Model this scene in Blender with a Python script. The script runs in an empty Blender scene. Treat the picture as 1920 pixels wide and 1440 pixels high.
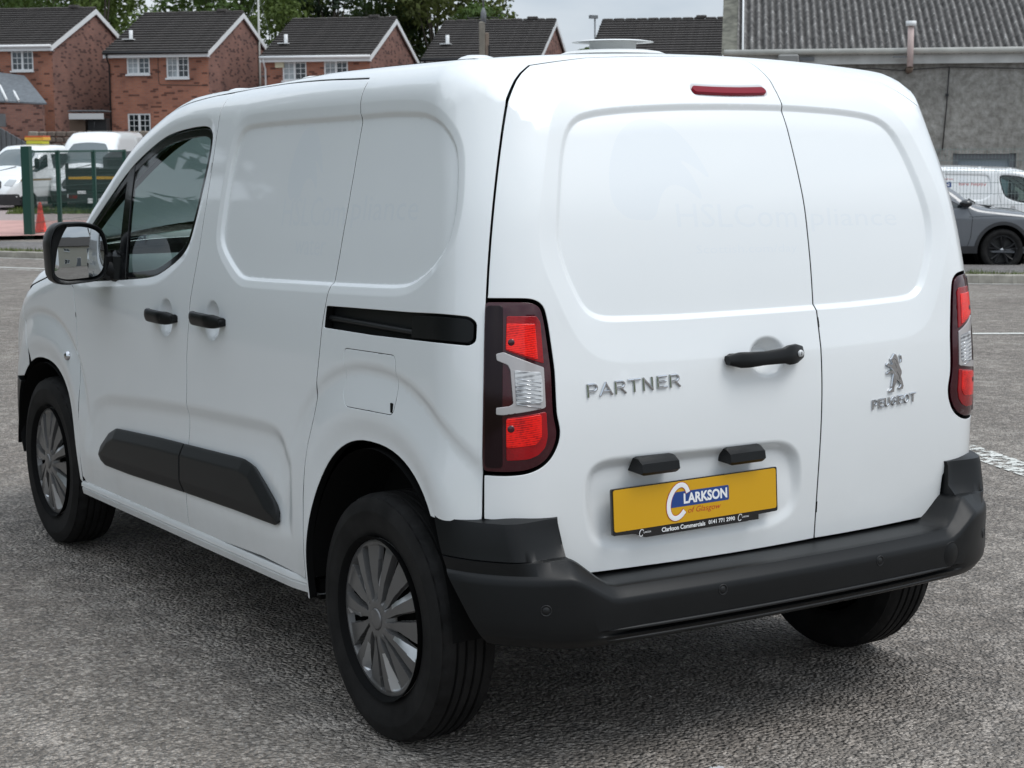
import bpy, bmesh, math, random
import numpy as np
from mathutils import Vector, Matrix, Euler
from mathutils.geometry import delaunay_2d_cdt
SC = bpy.context.scene
COL = SC.collection
PI = math.pi
# ---------------------------------------------------------------- camera
cam_d = bpy.data.cameras.new('camera'); CAM = bpy.data.objects.new('camera', cam_d); COL.objects.link(CAM)
cam_d.sensor_width = 36.0; cam_d.lens = 3234.54 / 1920 * 36; cam_d.clip_start = 0.1; cam_d.clip_end = 3000
YAW, PITCH, ROLL = 0.57239, -0.13776, -0.00388
CPOS = Vector((-2.99927, -3.26623, 1.58687))
_f = Vector((math.sin(YAW)*math.cos(PITCH), math.cos(YAW)*math.cos(PITCH), math.sin(PITCH)))
_r0 = Vector((math.cos(YAW), -math.sin(YAW), 0)); _u0 = _r0.cross(_f)
_r = math.cos(ROLL)*_r0 + math.sin(ROLL)*_u0; _u = -math.sin(ROLL)*_r0 + math.cos(ROLL)*_u0
CAM.matrix_world = Matrix(((_r.x, _u.x, -_f.x, CPOS.x), (_r.y, _u.y, -_f.y, CPOS.y), (_r.z, _u.z, -_f.z, CPOS.z), (0, 0, 0, 1)))
cam_d.dof.use_dof = True; cam_d.dof.focus_distance = 4.4; cam_d.dof.aperture_fstop = 16.0
SC.camera = CAM
# ---------------------------------------------------------------- sky and sun
SUN_EL, SUN_AZ = math.radians(58), math.radians(150)      # azimuth measured from +Y towards +X
w = bpy.data.worlds.new('World'); SC.world = w; w.use_nodes = True
nt = w.node_tree; nt.nodes.clear()
o = nt.nodes.new('ShaderNodeOutputWorld'); bg = nt.nodes.new('ShaderNodeBackground'); bg.inputs[1].default_value = 0.11
sky = nt.nodes.new('ShaderNodeTexSky'); sky.sky_type = 'NISHITA'; sky.sun_disc = False
sky.sun_elevation = SUN_EL; sky.sun_rotation = SUN_AZ; sky.air_density = 1.0; sky.dust_density = 2.0
tc = nt.nodes.new('ShaderNodeTexCoord'); mp = nt.nodes.new('ShaderNodeMapping'); mp.inputs['Scale'].default_value = (1, 1, 2.6)
n1 = nt.nodes.new('ShaderNodeTexNoise'); n1.inputs['Scale'].default_value = 3.2; n1.inputs['Detail'].default_value = 7; n1.inputs['Roughness'].default_value = 0.55
r1 = nt.nodes.new('ShaderNodeValToRGB'); r1.color_ramp.elements[0].position = 0.36; r1.color_ramp.elements[0].color = (4.3, 5.05, 5.9, 1)
r1.color_ramp.elements[1].position = 0.62; r1.color_ramp.elements[1].color = (6.6, 7.1, 7.6, 1)
mx = nt.nodes.new('ShaderNodeMix'); mx.data_type = 'RGBA'; mx.inputs[0].default_value = 0.92
nt.links.new(tc.outputs['Generated'], mp.inputs[0]); nt.links.new(mp.outputs[0], n1.inputs['Vector']); nt.links.new(n1.outputs['Fac'], r1.inputs[0])
# an overcast sky is brighter overhead than at the horizon (CIE overcast law, softened)
sz = nt.nodes.new('ShaderNodeSeparateXYZ'); nt.links.new(tc.outputs['Generated'], sz.inputs[0]); mrz = nt.nodes.new('ShaderNodeMapRange'); mrz.inputs[1].default_value = 0.0; mrz.inputs[2].default_value = 1.0; mrz.inputs[3].default_value = .84; mrz.inputs[4].default_value = 1.75
nt.links.new(sz.outputs['Z'], mrz.inputs[0]); mzz = nt.nodes.new('ShaderNodeMix'); mzz.data_type = 'RGBA'; mzz.blend_type = 'MULTIPLY'; mzz.inputs[0].default_value = 1; nt.links.new(r1.outputs[0], mzz.inputs[6]); nt.links.new(mrz.outputs[0], mzz.inputs[7])
nt.links.new(sky.outputs[0], mx.inputs[6]); nt.links.new(mzz.outputs[2], mx.inputs[7]); nt.links.new(mx.outputs[2], bg.inputs[0]); nt.links.new(bg.outputs[0], o.inputs[0])
sun_d = bpy.data.lights.new('sun', 'SUN'); sun_d.energy = 1.3; sun_d.angle = math.radians(28); sun_d.color = (1, 0.985, 0.96)
SUN = bpy.data.objects.new('sun', sun_d); COL.objects.link(SUN)
SUN.rotation_euler = Vector((-math.sin(SUN_AZ)*math.cos(SUN_EL), -math.cos(SUN_AZ)*math.cos(SUN_EL), -math.sin(SUN_EL))).to_track_quat('-Z', 'Y').to_euler()
SC.view_settings.view_transform = 'Standard'; SC.view_settings.look = 'None'; SC.view_settings.exposure = 0.22; SC.view_settings.gamma = 1.0
SC.view_settings.use_curve_mapping = False
SC.render.engine = 'CYCLES'
SC.cycles.max_bounces = 8; SC.cycles.transparent_max_bounces = 16; SC.cycles.sample_clamp_indirect = 6
try: SC.cycles.use_denoising = True
except Exception: pass
# ---------------------------------------------------------------- materials
def mat(name, col, rough=0.6, metal=0.0, coat=0.0, coat_rough=0.03, spec=0.5, noise=None, bump=None, alpha=None):
    """noise=(scale, amount, detail) varies the base colour; bump=(scale, strength, distance)"""
    m = bpy.data.materials.new(name); m.use_nodes = True
    t = m.node_tree; b = t.nodes['Principled BSDF']
    b.inputs['Base Color'].default_value = (*col, 1); b.inputs['Roughness'].default_value = rough; b.inputs['Metallic'].default_value = metal
    b.inputs['Coat Weight'].default_value = coat; b.inputs['Coat Roughness'].default_value = coat_rough; b.inputs['Specular IOR Level'].default_value = spec
    if noise or bump:
        tc = t.nodes.new('ShaderNodeTexCoord')
    if noise:
        n = t.nodes.new('ShaderNodeTexNoise'); n.inputs['Scale'].default_value = noise[0]; n.inputs['Detail'].default_value = noise[2] if len(noise) > 2 else 5
        t.links.new(tc.outputs['Object'], n.inputs['Vector'])
        r = t.nodes.new('ShaderNodeValToRGB'); a = noise[1]
        r.color_ramp.elements[0].position = 0.3; r.color_ramp.elements[1].position = 0.7
        r.color_ramp.elements[0].color = (*[c*(1-a) for c in col], 1); r.color_ramp.elements[1].color = (*[min(1, c*(1+a)) for c in col], 1)
        t.links.new(n.outputs['Fac'], r.inputs[0]); t.links.new(r.outputs[0], b.inputs['Base Color'])
    if bump:
        n2 = t.nodes.new('ShaderNodeTexNoise'); n2.inputs['Scale'].default_value = bump[0]; n2.inputs['Detail'].default_value = 4
        t.links.new(tc.outputs['Object'], n2.inputs['Vector'])
        bp = t.nodes.new('ShaderNodeBump'); bp.inputs['Strength'].default_value = bump[1]; bp.inputs['Distance'].default_value = bump[2]
        t.links.new(n2.outputs['Fac'], bp.inputs['Height']); t.links.new(bp.outputs[0], b.inputs['Normal'])
    return m
def nodes(m): return m.node_tree.nodes, m.node_tree.links, m.node_tree.nodes['Principled BSDF']
def glass(name, tint, refl=1.0):
    m = bpy.data.materials.new(name); m.use_nodes = True; t = m.node_tree; t.nodes.clear()
    o = t.nodes.new('ShaderNodeOutputMaterial'); tr = t.nodes.new('ShaderNodeBsdfTransparent'); tr.inputs[0].default_value = (*tint, 1)
    g = t.nodes.new('ShaderNodeBsdfGlossy'); g.inputs['Roughness'].default_value = 0.01; g.inputs[0].default_value = (refl, refl, refl, 1)
    fr = t.nodes.new('ShaderNodeFresnel'); fr.inputs[0].default_value = 1.52
    mx = t.nodes.new('ShaderNodeMixShader'); t.links.new(fr.outputs[0], mx.inputs[0]); t.links.new(tr.outputs[0], mx.inputs[1]); t.links.new(g.outputs[0], mx.inputs[2])
    t.links.new(mx.outputs[0], o.inputs[0]); return m
# ---------------------------------------------------------------- objects
def tag(o, label=None, cat=None, group=None, kind=None):
    if label: o['label'] = label
    if cat: o['category'] = cat
    if group: o['group'] = group
    if kind: o['kind'] = kind
    return o
def empty(name, loc=(0, 0, 0), rz=0.0, label=None, cat=None, group=None, parent=None):
    o = bpy.data.objects.new(name, None); COL.objects.link(o); o.location = loc; o.rotation_euler = (0, 0, rz); o.empty_display_size = 0.2
    if parent: o.parent = parent
    return tag(o, label, cat, group)
def link(name, me, m=None, parent=None, loc=(0, 0, 0), rot=(0, 0, 0), scale=(1, 1, 1)):
    o = bpy.data.objects.new(name, me); COL.objects.link(o)
    if m is not None and len(me.materials) == 0: me.materials.append(m)
    o.location = loc; o.rotation_euler = rot; o.scale = scale
    if parent: o.parent = parent
    return o
def copy_tree(o, parent=None):
    c = o.copy(); COL.objects.link(c); c.parent = parent
    for k in list(o.children): copy_tree(k, c)
    return c
class MB:
    """collects verts and faces; build() links them as one mesh object"""
    def __init__(s): s.v = []; s.f = []; s.sm = []
    def add(s, v, f, sm=False):
        n = len(s.v); s.v += [tuple(p) for p in v]; s.f += [tuple(i+n for i in q) for q in f]; s.sm += [sm]*len(f); return s
    def box(s, c, d, rz=0, bev=0.0, rx=0):
        x, y, z = [k/2 for k in d]; R = Euler((rx, 0, rz)).to_matrix()
        if bev <= 0:
            v = [(-x,-y,-z),(x,-y,-z),(x,y,-z),(-x,y,-z),(-x,-y,z),(x,-y,z),(x,y,z),(-x,y,z)]
            f = [(0,3,2,1),(4,5,6,7),(0,1,5,4),(1,2,6,5),(2,3,7,6),(3,0,4,7)]
        else:
            b = min(bev, x*.9, y*.9, z*.9); v = []; f = []
            for zz, i in ((-z, b), (-z+b, 0), (z-b, 0), (z, b)):
                X, Y = x-i, y-i; c0 = b
                v += [(-X+c0,-Y,zz),(X-c0,-Y,zz),(X,-Y+c0,zz),(X,Y-c0,zz),(X-c0,Y,zz),(-X+c0,Y,zz),(-X,Y-c0,zz),(-X,-Y+c0,zz)]
            f.append(tuple(range(7, -1, -1))); f.append(tuple(range(24, 32)))
            for k in range(3):
                for i in range(8): f.append((k*8+i, k*8+(i+1) % 8, k*8+8+(i+1) % 8, k*8+8+i))
        return s.add([Vector(c) + R @ Vector(p) for p in v], f)
    def tube(s, pts, r, n=8, cap=True, sm=True):
        pts = [Vector(p) for p in pts]; rs = r if hasattr(r, '__len__') else [r]*len(pts); v = []; f = []
        up = Vector((0, 0, 1))
        for i, p in enumerate(pts):
            t = (pts[min(i+1, len(pts)-1)] - pts[max(i-1, 0)]).normalized()
            a = t.cross(up) if abs(t.z) < 0.95 else t.cross(Vector((1, 0, 0)))
            a.normalize(); b = t.cross(a)
            for k in range(n):
                g = 2*PI*k/n; v.append(p + rs[i]*(math.cos(g)*a + math.sin(g)*b))
        for i in range(len(pts)-1):
            for k in range(n): f.append((i*n+k, i*n+(k+1) % n, (i+1)*n+(k+1) % n, (i+1)*n+k))
        s.add(v, f, sm)
        if cap: s.add(v[:n], [tuple(range(n-1, -1, -1))]); s.add(v[-n:], [tuple(range(n))])
        return s
    def lathe(s, prof, axis='z', c=(0, 0, 0), n=32, sm=True, closed=False):
        """prof: list of (radius, height)"""
        v = []; f = []; m = len(prof)
        for i in range(n):
            g = 2*PI*i/n; cs, sn = math.cos(g), math.sin(g)
            for r, h in prof:
                p = (r*cs, r*sn, h) if axis == 'z' else ((h, r*cs, r*sn) if axis == 'x' else (r*cs, h, r*sn))
                v.append((p[0]+c[0], p[1]+c[1], p[2]+c[2]))
        for i in range(n):
            j = (i+1) % n
            for k in range(m-1 if not closed else m):
                k2 = (k+1) % m; f.append((i*m+k, i*m+k2, j*m+k2, j*m+k))
        return s.add(v, f, sm)
    def prism(s, poly, z0, z1, fn=None):
        """poly (a,b) extruded along third axis; fn maps (a,b,h)->xyz"""
        fn = fn or (lambda a, b, h: (a, b, h)); n = len(poly)
        v = [fn(a, b, z0) for a, b in poly] + [fn(a, b, z1) for a, b in poly]
        f = [tuple(range(n-1, -1, -1)), tuple(range(n, 2*n))] + [(i, (i+1) % n, n+(i+1) % n, n+i) for i in range(n)]
        return s.add(v, f)
    def grid(s, P, sm=True, flip=False):
        """P: array rows x cols x 3"""
        r, c = len(P), len(P[0]); v = [tuple(p) for row in P for p in row]
        f = [(i*c+j, i*c+j+1, (i+1)*c+j+1, (i+1)*c+j) for i in range(r-1) for j in range(c-1)]
        if flip: f = [q[::-1] for q in f]
        return s.add(v, f, sm)
    def mesh(s, name, angle=None):
        me = bpy.data.meshes.new(name); me.from_pydata(s.v, [], s.f); me.polygons.foreach_set('use_smooth', s.sm)
        if angle: me.polygons.foreach_set('use_smooth', [True]*len(s.f)); 
        me.update()
        bm = bmesh.new(); bm.from_mesh(me); bmesh.ops.remove_doubles(bm, verts=bm.verts, dist=1e-5); bmesh.ops.recalc_face_normals(bm, faces=bm.faces); bm.to_mesh(me); bm.free()
        if angle: me.set_sharp_from_angle(angle=math.radians(angle))
        return me
    def build(s, name, m, parent=None, angle=None, **k): return link(name, s.mesh(name, angle), m, parent, **k)
def text_mesh(txt, size=1.0, extrude=0.0, bevel=0.0, offset=0.0, sx=1.0, spacing=1.0, shear=0.0, res=3):
    """a text as mesh centred on its bounds, width/height returned"""
    cu = bpy.data.curves.new('lettering', 'FONT'); cu.body = txt; cu.size = size; cu.extrude = extrude; cu.bevel_depth = bevel; cu.offset = offset
    cu.space_character = spacing; cu.shear = shear; cu.resolution_u = res; cu.bevel_resolution = 1
    ob = bpy.data.objects.new('lettering', cu); COL.objects.link(ob)
    dg = bpy.context.evaluated_depsgraph_get(); dg.update()
    me = bpy.data.meshes.new_from_object(ob.evaluated_get(dg)); COL.objects.unlink(ob); bpy.data.objects.remove(ob); bpy.data.curves.remove(cu)
    n = len(me.vertices); co = np.empty(n*3); me.vertices.foreach_get('co', co); co = co.reshape(-1, 3); co[:, 0] *= sx
    lo, hi = co.min(0), co.max(0); co[:, :2] -= (lo[:2]+hi[:2])/2
    me.vertices.foreach_set('co', co.ravel()); me.update(); me.materials.clear()
    return me, hi[0]-lo[0], hi[1]-lo[1]
def flat_text(txt, w, h, **k):
    me, a, b = text_mesh(txt, **k); n = len(me.vertices); co = np.empty(n*3); me.vertices.foreach_get('co', co); co = co.reshape(-1, 3); co[:, 0] *= w/a; co[:, 1] *= h/b; co[:, 2] = 0
    me.vertices.foreach_set('co', co.ravel()); me.update(); bm = bmesh.new(); bm.from_mesh(me)
    for _ in range(4):
        ee = [e for e in bm.edges if e.calc_length() > .02]
        if not ee: break
        bmesh.ops.subdivide_edges(bm, edges=ee, cuts=1); bmesh.ops.triangulate(bm, faces=bm.faces)
    bm.to_mesh(me); bm.free(); return me
def text_fit(txt, w, h, extrude=0.0, **k):
    """text scaled to width w and height h"""
    me, a, b = text_mesh(txt, extrude=0.5, **k)
    n = len(me.vertices); co = np.empty(n*3); me.vertices.foreach_get('co', co); co = co.reshape(-1, 3)
    co[:, 0] *= w/a; co[:, 1] *= h/b; z = co[:, 2]; z0, z1 = z.min(), z.max(); co[:, 2] = (z-z0)/max(z1-z0, 1e-9)*extrude
    me.vertices.foreach_set('co', co.ravel()); me.update(); return me
# ---------------------------------------------------------------- 2D helpers (numpy)
def chaikin(P, n=2, closed=True):
    P = np.array(P, float)
    for _ in range(n):
        if closed: Q = np.roll(P, -1, 0); P = np.stack([.75*P+.25*Q, .25*P+.75*Q], 1).reshape(-1, P.shape[1])
        else:
            A, B = P[:-1], P[1:]; M = np.stack([.75*A+.25*B, .25*A+.75*B], 1).reshape(-1, P.shape[1]); P = np.vstack([P[:1], M, P[-1:]])
    return P
def rounded(P, r):
    """polygon with per-corner radius r (number or list), straight edges kept"""
    P = np.array(P, float); n = len(P); rr = r if hasattr(r, '__len__') else [r]*n; out = []
    for i in range(n):
        a, b, c = P[i-1], P[i], P[(i+1) % n]; u, v = a-b, c-b; lu, lv = np.linalg.norm(u), np.linalg.norm(v); d = min(rr[i], lu*.48, lv*.48)
        if d <= 0: out.append(b); continue
        p, q = b+u/lu*d, b+v/lv*d
        for t in np.linspace(0, 1, 7): out.append((1-t)**2*p+2*t*(1-t)*b+t*t*q)
    return np.array(out)
def resample(P, step, closed=True):
    P = np.array(P, float); Q = np.vstack([P, P[:1]]) if closed else P; out = []
    for a, b in zip(Q[:-1], Q[1:]):
        n = max(1, int(math.ceil(np.linalg.norm(b-a)/step)))
        for t in range(n): out.append(a+(b-a)*t/n)
    if not closed: out.append(Q[-1])
    out = np.array(out)
    keep = [0]
    for i in range(1, len(out)):
        if np.linalg.norm(out[i]-out[keep[-1]]) > step*.35: keep.append(i)
    if closed and np.linalg.norm(out[keep[-1]]-out[0]) < step*.35: keep.pop()
    return out[keep]
def area(P): x, y = P[:, 0], P[:, 1]; return .5*np.sum(x*np.roll(y, -1)-np.roll(x, -1)*y)
def ccw(P): return P if area(P) > 0 else P[::-1]
def offset(P, d):
    """positive d shrinks a counter-clockwise polygon"""
    a = P-np.roll(P, 1, 0); b = np.roll(P, -1, 0)-P
    a /= np.linalg.norm(a, axis=1)[:, None]; b /= np.linalg.norm(b, axis=1)[:, None]
    na = np.stack([-a[:, 1], a[:, 0]], 1); nb = np.stack([-b[:, 1], b[:, 0]], 1); m = na+nb; L = np.linalg.norm(m, axis=1)[:, None]; m /= np.maximum(L, 1e-6)
    k = 1/np.maximum((m*na).sum(1), .5); return P+m*(d*k)[:, None]
def sdist(P, poly, closed=True):
    """distance to polyline, positive inside when closed"""
    poly = np.asarray(poly, float); A = poly if closed else poly[:-1]; B = np.roll(poly, -1, 0) if closed else poly[1:]
    out = np.empty(len(P))
    D = B-A; dd = np.maximum((D*D).sum(1), 1e-12)
    for s in range(0, len(P), 4000):
        Q = P[s:s+4000]; W = Q[:, None, :]-A[None]; t = np.clip((W*D).sum(2)/dd, 0, 1); e = W-t[..., None]*D
        d = np.sqrt((e*e).sum(2).min(1))
        if closed:
            y = Q[:, 1][:, None]; c = (A[:, 1] > y) != (B[:, 1] > y); den = np.where(np.abs(D[:, 1]) < 1e-12, 1e-12, D[:, 1])
            xi = A[:, 0]+(y-A[:, 1])/den*D[:, 0]; ins = ((xi > Q[:, 0][:, None]) & c).sum(1) % 2 == 1; d = np.where(ins, d, -d)
        out[s:s+4000] = d
    return out
def smooth_poly(P, step=.018, it=5):
    """even out a traced closed outline"""
    P = resample(P, step)
    for _ in range(it): P = P*.5+.25*(np.roll(P, 1, 0)+np.roll(P, -1, 0))
    return P
def clip_poly(P, axis, lim, keep_less):
    out = []; n = len(P)
    for i in range(n):
        a, b = P[i], P[(i+1) % n]; ia = (a[axis] <= lim) == keep_less; ib = (b[axis] <= lim) == keep_less
        if ia: out.append(a)
        if ia != ib: out.append(a+(b-a)*((lim-a[axis])/(b[axis]-a[axis])))
    return np.array(out)
def sst(x, a, b): t = np.clip((x-a)/(b-a), 0, 1); return t*t*(3-2*t)
def pw(x, knots, r=.0025):
    """piecewise linear through (x, y) knots, flat outside, corners rounded by r"""
    y = np.full_like(x, knots[0][1], dtype=float); sl = 0.0
    ramp = lambda t: np.where(t < -r, 0, np.where(t > r, t, (t+r)**2/(4*r)))
    for i in range(len(knots)):
        nx = (knots[i+1][1]-knots[i][1])/(knots[i+1][0]-knots[i][0]) if i+1 < len(knots) else 0.0
        y += (nx-sl)*ramp(x-knots[i][0]); sl = nx
    return y
def herm(xk, yk):
    xk = np.array(xk, float); yk = np.array(yk, float); h = np.diff(xk); d = np.diff(yk)/h; m = np.zeros(len(xk)); m[0] = d[0]; m[-1] = d[-1]
    for i in range(1, len(xk)-1):
        if d[i-1]*d[i] > 0:
            w1 = 2*h[i]+h[i-1]; w2 = h[i]+2*h[i-1]; m[i] = (w1+w2)/(w1/d[i-1]+w2/d[i])
    def f(x):
        x = np.asarray(x, float); xc = np.clip(x, xk[0], xk[-1]); i = np.clip(np.searchsorted(xk, xc, side='right')-1, 0, len(xk)-2); t = (xc-xk[i])/h[i]
        r = (1+2*t)*(1-t)**2*yk[i]+t*(1-t)**2*h[i]*m[i]+t*t*(3-2*t)*yk[i+1]+t*t*(t-1)*h[i]*m[i+1]
        return r+np.where(x < xk[0], (x-xk[0])*m[0], 0)+np.where(x > xk[-1], (x-xk[-1])*m[-1], 0)
    return f
# ================================================================ the setting; (r, d): metres to the right of and ahead of the spot the photographer stood on
_c, _s = math.cos(YAW), math.sin(YAW)
def E(r, d, z=0.0): return (CPOS.x+r*_c+d*_s, CPOS.y-r*_s+d*_c, z)
RZ = -YAW                                          # turns local x to "right", local y to "away"
def zf(d): return float(np.interp(d, [-1e3, 5, 7.2, 10, 15, 27, 40, 52, 66, 400], [.012, .012, .020, .0, -.12, -.42, -.58, -.57, -.4, -.4]))
def asphalt(name, base, dark, scale=1.0, worn=True):
    m = bpy.data.materials.new(name); m.use_nodes = True; n, l, b = nodes(m); tc = n.new('ShaderNodeTexCoord')
    def noise(sc, det, rough=.55):
        t = n.new('ShaderNodeTexNoise'); t.inputs['Scale'].default_value = sc*scale; t.inputs['Detail'].default_value = det; t.inputs['Roughness'].default_value = rough; l.new(tc.outputs['Object'], t.inputs['Vector']); return t
    def ramp(src, p0, c0, p1, c1):
        r = n.new('ShaderNodeValToRGB'); r.color_ramp.elements[0].position = p0; r.color_ramp.elements[0].color = (*c0, 1); r.color_ramp.elements[1].position = p1; r.color_ramp.elements[1].color = (*c1, 1); l.new(src, r.inputs[0]); return r
    def mixc(kind, f, a, c):
        q = n.new('ShaderNodeMix'); q.data_type = 'RGBA'; q.blend_type = kind; q.inputs[0].default_value = f; l.new(a, q.inputs[6]); l.new(c, q.inputs[7]); return q.outputs[2]
    big = noise(.55, 6); mid = noise(9, 4); v = n.new('ShaderNodeTexVoronoi'); v.inputs['Scale'].default_value = 82*scale; l.new(tc.outputs['Object'], v.inputs['Vector'])
    v2 = n.new('ShaderNodeTexVoronoi'); v2.inputs['Scale'].default_value = 30*scale; v2.feature = 'DISTANCE_TO_EDGE'; l.new(tc.outputs['Object'], v2.inputs['Vector'])
    c1 = ramp(big.outputs['Fac'], .35, dark, .68, base).outputs[0]
    sep = n.new('ShaderNodeSeparateColor'); l.new(v.outputs['Color'], sep.inputs[0])
    agg = ramp(sep.outputs[0], .05, (.68, .68, .68), .95, (1.3, 1.28, 1.25)).outputs[0]
    c2 = mixc('MULTIPLY', 1.0, c1, agg); c3 = mixc('MULTIPLY', .7, c2, ramp(mid.outputs['Fac'], .3, (.72, .72, .72), .7, (1.2, 1.18, 1.16)).outputs[0])
    pm = noise(6.5, 5, .6); pk_ = n.new('ShaderNodeMath'); pk_.operation = 'MULTIPLY_ADD'; pk_.inputs[1].default_value = 1.15; pk_.inputs[2].default_value = -.44; l.new(pm.outputs['Fac'], pk_.inputs[0])
    lt_ = n.new('ShaderNodeMath'); lt_.operation = 'SUBTRACT'; l.new(v2.outputs['Distance'], lt_.inputs[0]); l.new(pk_.outputs[0], lt_.inputs[1])          # open joints between chippings where the binder has worn
    pit = ramp(lt_.outputs[0], -.12, (.36, .345, .33), .10, (1, 1, 1)).outputs[0]; c4 = mixc('MULTIPLY', .55, c3, pit); l.new(c4, b.inputs['Base Color'])
    b.inputs['Roughness'].default_value = .82; b.inputs['Specular IOR Level'].default_value = .35
    add = n.new('ShaderNodeMath'); add.operation = 'MULTIPLY_ADD'; add.inputs[1].default_value = -1.4; l.new(v.outputs['Distance'], add.inputs[0]); 
    m2 = n.new('ShaderNodeMath'); m2.operation = 'MULTIPLY_ADD'; m2.inputs[1].default_value = 1.3; l.new(mid.outputs['Fac'], m2.inputs[0]); l.new(add.outputs[0], m2.inputs[2])
    m3 = n.new('ShaderNodeMath'); m3.operation = 'MULTIPLY_ADD'; m3.inputs[1].default_value = 1.6; clp = n.new('ShaderNodeClamp'); clp.inputs[1].default_value = -.15; clp.inputs[2].default_value = .12; l.new(lt_.outputs[0], clp.inputs[0]); l.new(clp.outputs[0], m3.inputs[0]); l.new(m2.outputs[0], m3.inputs[2])
    bp = n.new('ShaderNodeBump'); bp.inputs['Strength'].default_value = 1.0; bp.inputs['Distance'].default_value = .016/scale; l.new(m3.outputs[0], bp.inputs['Height']); l.new(bp.outputs[0], b.inputs['Normal']); return m
G = {}
G['asphalt'] = asphalt('coarse_asphalt', (.47, .43, .39), (.35, .315, .285))
G['pave'] = asphalt('footway_asphalt', (.36, .34, .335), (.28, .27, .265), 1.0)
G['forecourt'] = mat('pink_block_paving', (.46, .27, .24), .9, noise=(1.2, .18, 6), bump=(30, .5, .01))
G['gravel'] = mat('pinkish_gravel', (.33, .27, .255), .95, noise=(26, .4, 6), bump=(40, .8, .03))
G['kerb'] = mat('kerb_concrete', (.33, .31, .27), .85, noise=(6, .22, 6), bump=(60, .3, .004))
G['grass'] = mat('verge_grass', (.085, .12, .025), .9, noise=(3, .4))
def paint_mat(name, wear, col=(.62, .62, .58)):
    m = mat(name, col, .7); n, l, b = nodes(m); o = n['Material Output']; tc = n.new('ShaderNodeTexCoord')
    t = n.new('ShaderNodeTexNoise'); t.inputs['Scale'].default_value = 22; t.inputs['Detail'].default_value = 6; t.inputs['Roughness'].default_value = .7; l.new(tc.outputs['Object'], t.inputs['Vector'])
    r = n.new('ShaderNodeValToRGB'); r.color_ramp.elements[0].position = wear-.035; r.color_ramp.elements[1].position = wear+.035; l.new(t.outputs['Fac'], r.inputs[0])
    tr = n.new('ShaderNodeBsdfTransparent'); mx = n.new('ShaderNodeMixShader'); l.new(r.outputs[0], mx.inputs[0]); l.new(tr.outputs[0], mx.inputs[1]); l.new(b.outputs[0], mx.inputs[2]); l.new(mx.outputs[0], o.inputs[0]); return m
G['line'] = paint_mat('road_paint', .38); G['worn'] = paint_mat('worn_road_paint', .50)
rs = sorted(set(np.linspace(-30, 30, 31).tolist()+[-700, -400, -220, -120, -70, -45, 45, 70, 120, 220, 400, 700])); ds = sorted(set(np.linspace(-8, 80, 89).tolist()+[-400, -200, -100, -50, -25, -15, 95, 120, 160, 220, 320, 500, 900]))
gb = MB().grid([[E(r, d, zf(d)) for r in rs] for d in ds]); tag(gb.build('ground', G['asphalt']), kind='structure')
KERB = np.array([(-60, 66), (-40, 52), (-20, 39.6), (-14, 35.3), (-9.2, 32.4), (-7.8, 31.6), (-4, 29.4), (0, 27.3), (3.2, 25.4), (5.0, 24.4), (6.2, 23.9), (7.6, 23.6), (12, 23.5), (25, 23.7), (60, 24.5)], float)
def along(line, off, lift, w0, w1, name, m, r0=None, r1=None, step=.8):
    """a ribbon beside a line: from w0 to w1 metres beyond it"""
    L = resample(chaikin(line, 2, False), step, False)
    if r0 is not None: L = L[(L[:, 0] > r0) & (L[:, 0] < r1)]
    t = np.gradient(L, axis=0); t /= np.linalg.norm(t, axis=1)[:, None]; nn = np.stack([-t[:, 1], t[:, 0]], 1); A, B = L+nn*w0, L+nn*w1
    P = []
    for k in np.linspace(0, 1, max(2, int((w1-w0)/1.5)+1)): P.append([E(*(a+(b-a)*k), zf((a+(b-a)*k)[1])+lift) for a, b in zip(A, B)])
    o = MB().grid(P).build(name, m); return tag(o, kind='structure')
# footway, verge, forecourt
along(KERB, 0, .10, .128, 3.6, 'footway', G['pave'], -32, 60)
along(KERB, 0, .108, .30, .95, 'verge_soil', mat('verge_soil', (.16, .14, .09), .95, noise=(8, .35)), -14.5, 60)
kr = empty('kerb', (0, 0, 0)); tag(kr, kind='structure')
L = resample(chaikin(KERB, 2, False), .915, False); ks = MB().box((0, .064, .02), (.905, .125, .20), bev=.012).mesh('kerbstone')
for a, b_ in zip(L[:-1], L[1:]):
    if a[0] < -16 or a[0] > 13: continue
    c = (a+b_)/2; t = b_-a; link('kerbstone', ks, G['kerb'], kr, loc=E(c[0], c[1], zf(c[1])+random.Random(int(c[0]*77)).uniform(-.004, .004)), rot=(0, 0, RZ+math.atan2(t[1], t[0])))
def sheet(name, poly, lift, m):
    """flat area laid on the ground: polygon in (r, d)"""
    P = resample(np.array(poly, float), 1.5); lo, hi = P.min(0), P.max(0); X, Y = np.meshgrid(np.arange(lo[0], hi[0], 3.0), np.arange(lo[1], hi[1], 1.5)); Q = np.stack([X.ravel(), Y.ravel()], 1); Q = Q[sdist(Q, ccw(P)) > .4]
    V = np.vstack([ccw(P), Q]); k = len(P); r = delaunay_2d_cdt([Vector(v) for v in V.tolist()], [(i, (i+1) % k) for i in range(k)], [], 1, 1e-6)
    return tag(MB().add([E(v[0], v[1], zf(v[1])+lift) for v in r[0]], [tuple(f) for f in r[2]]).build(name, m), kind='structure')
sheet('forecourt', [(-30, 47.5), (-13.0, 39.9), (-11.3, 40.6), (-9.0, 41.2), (-5, 46), (-8, 48), (-30, 51)], .106, G['forecourt'])
sheet('yard', [(-32, 50), (-8, 47.6), (-4, 44), (3, 34), (6.0, 29.6), (20, 27.5), (40, 28), (40, 66), (-32, 66)], .102, G['gravel'])
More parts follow.
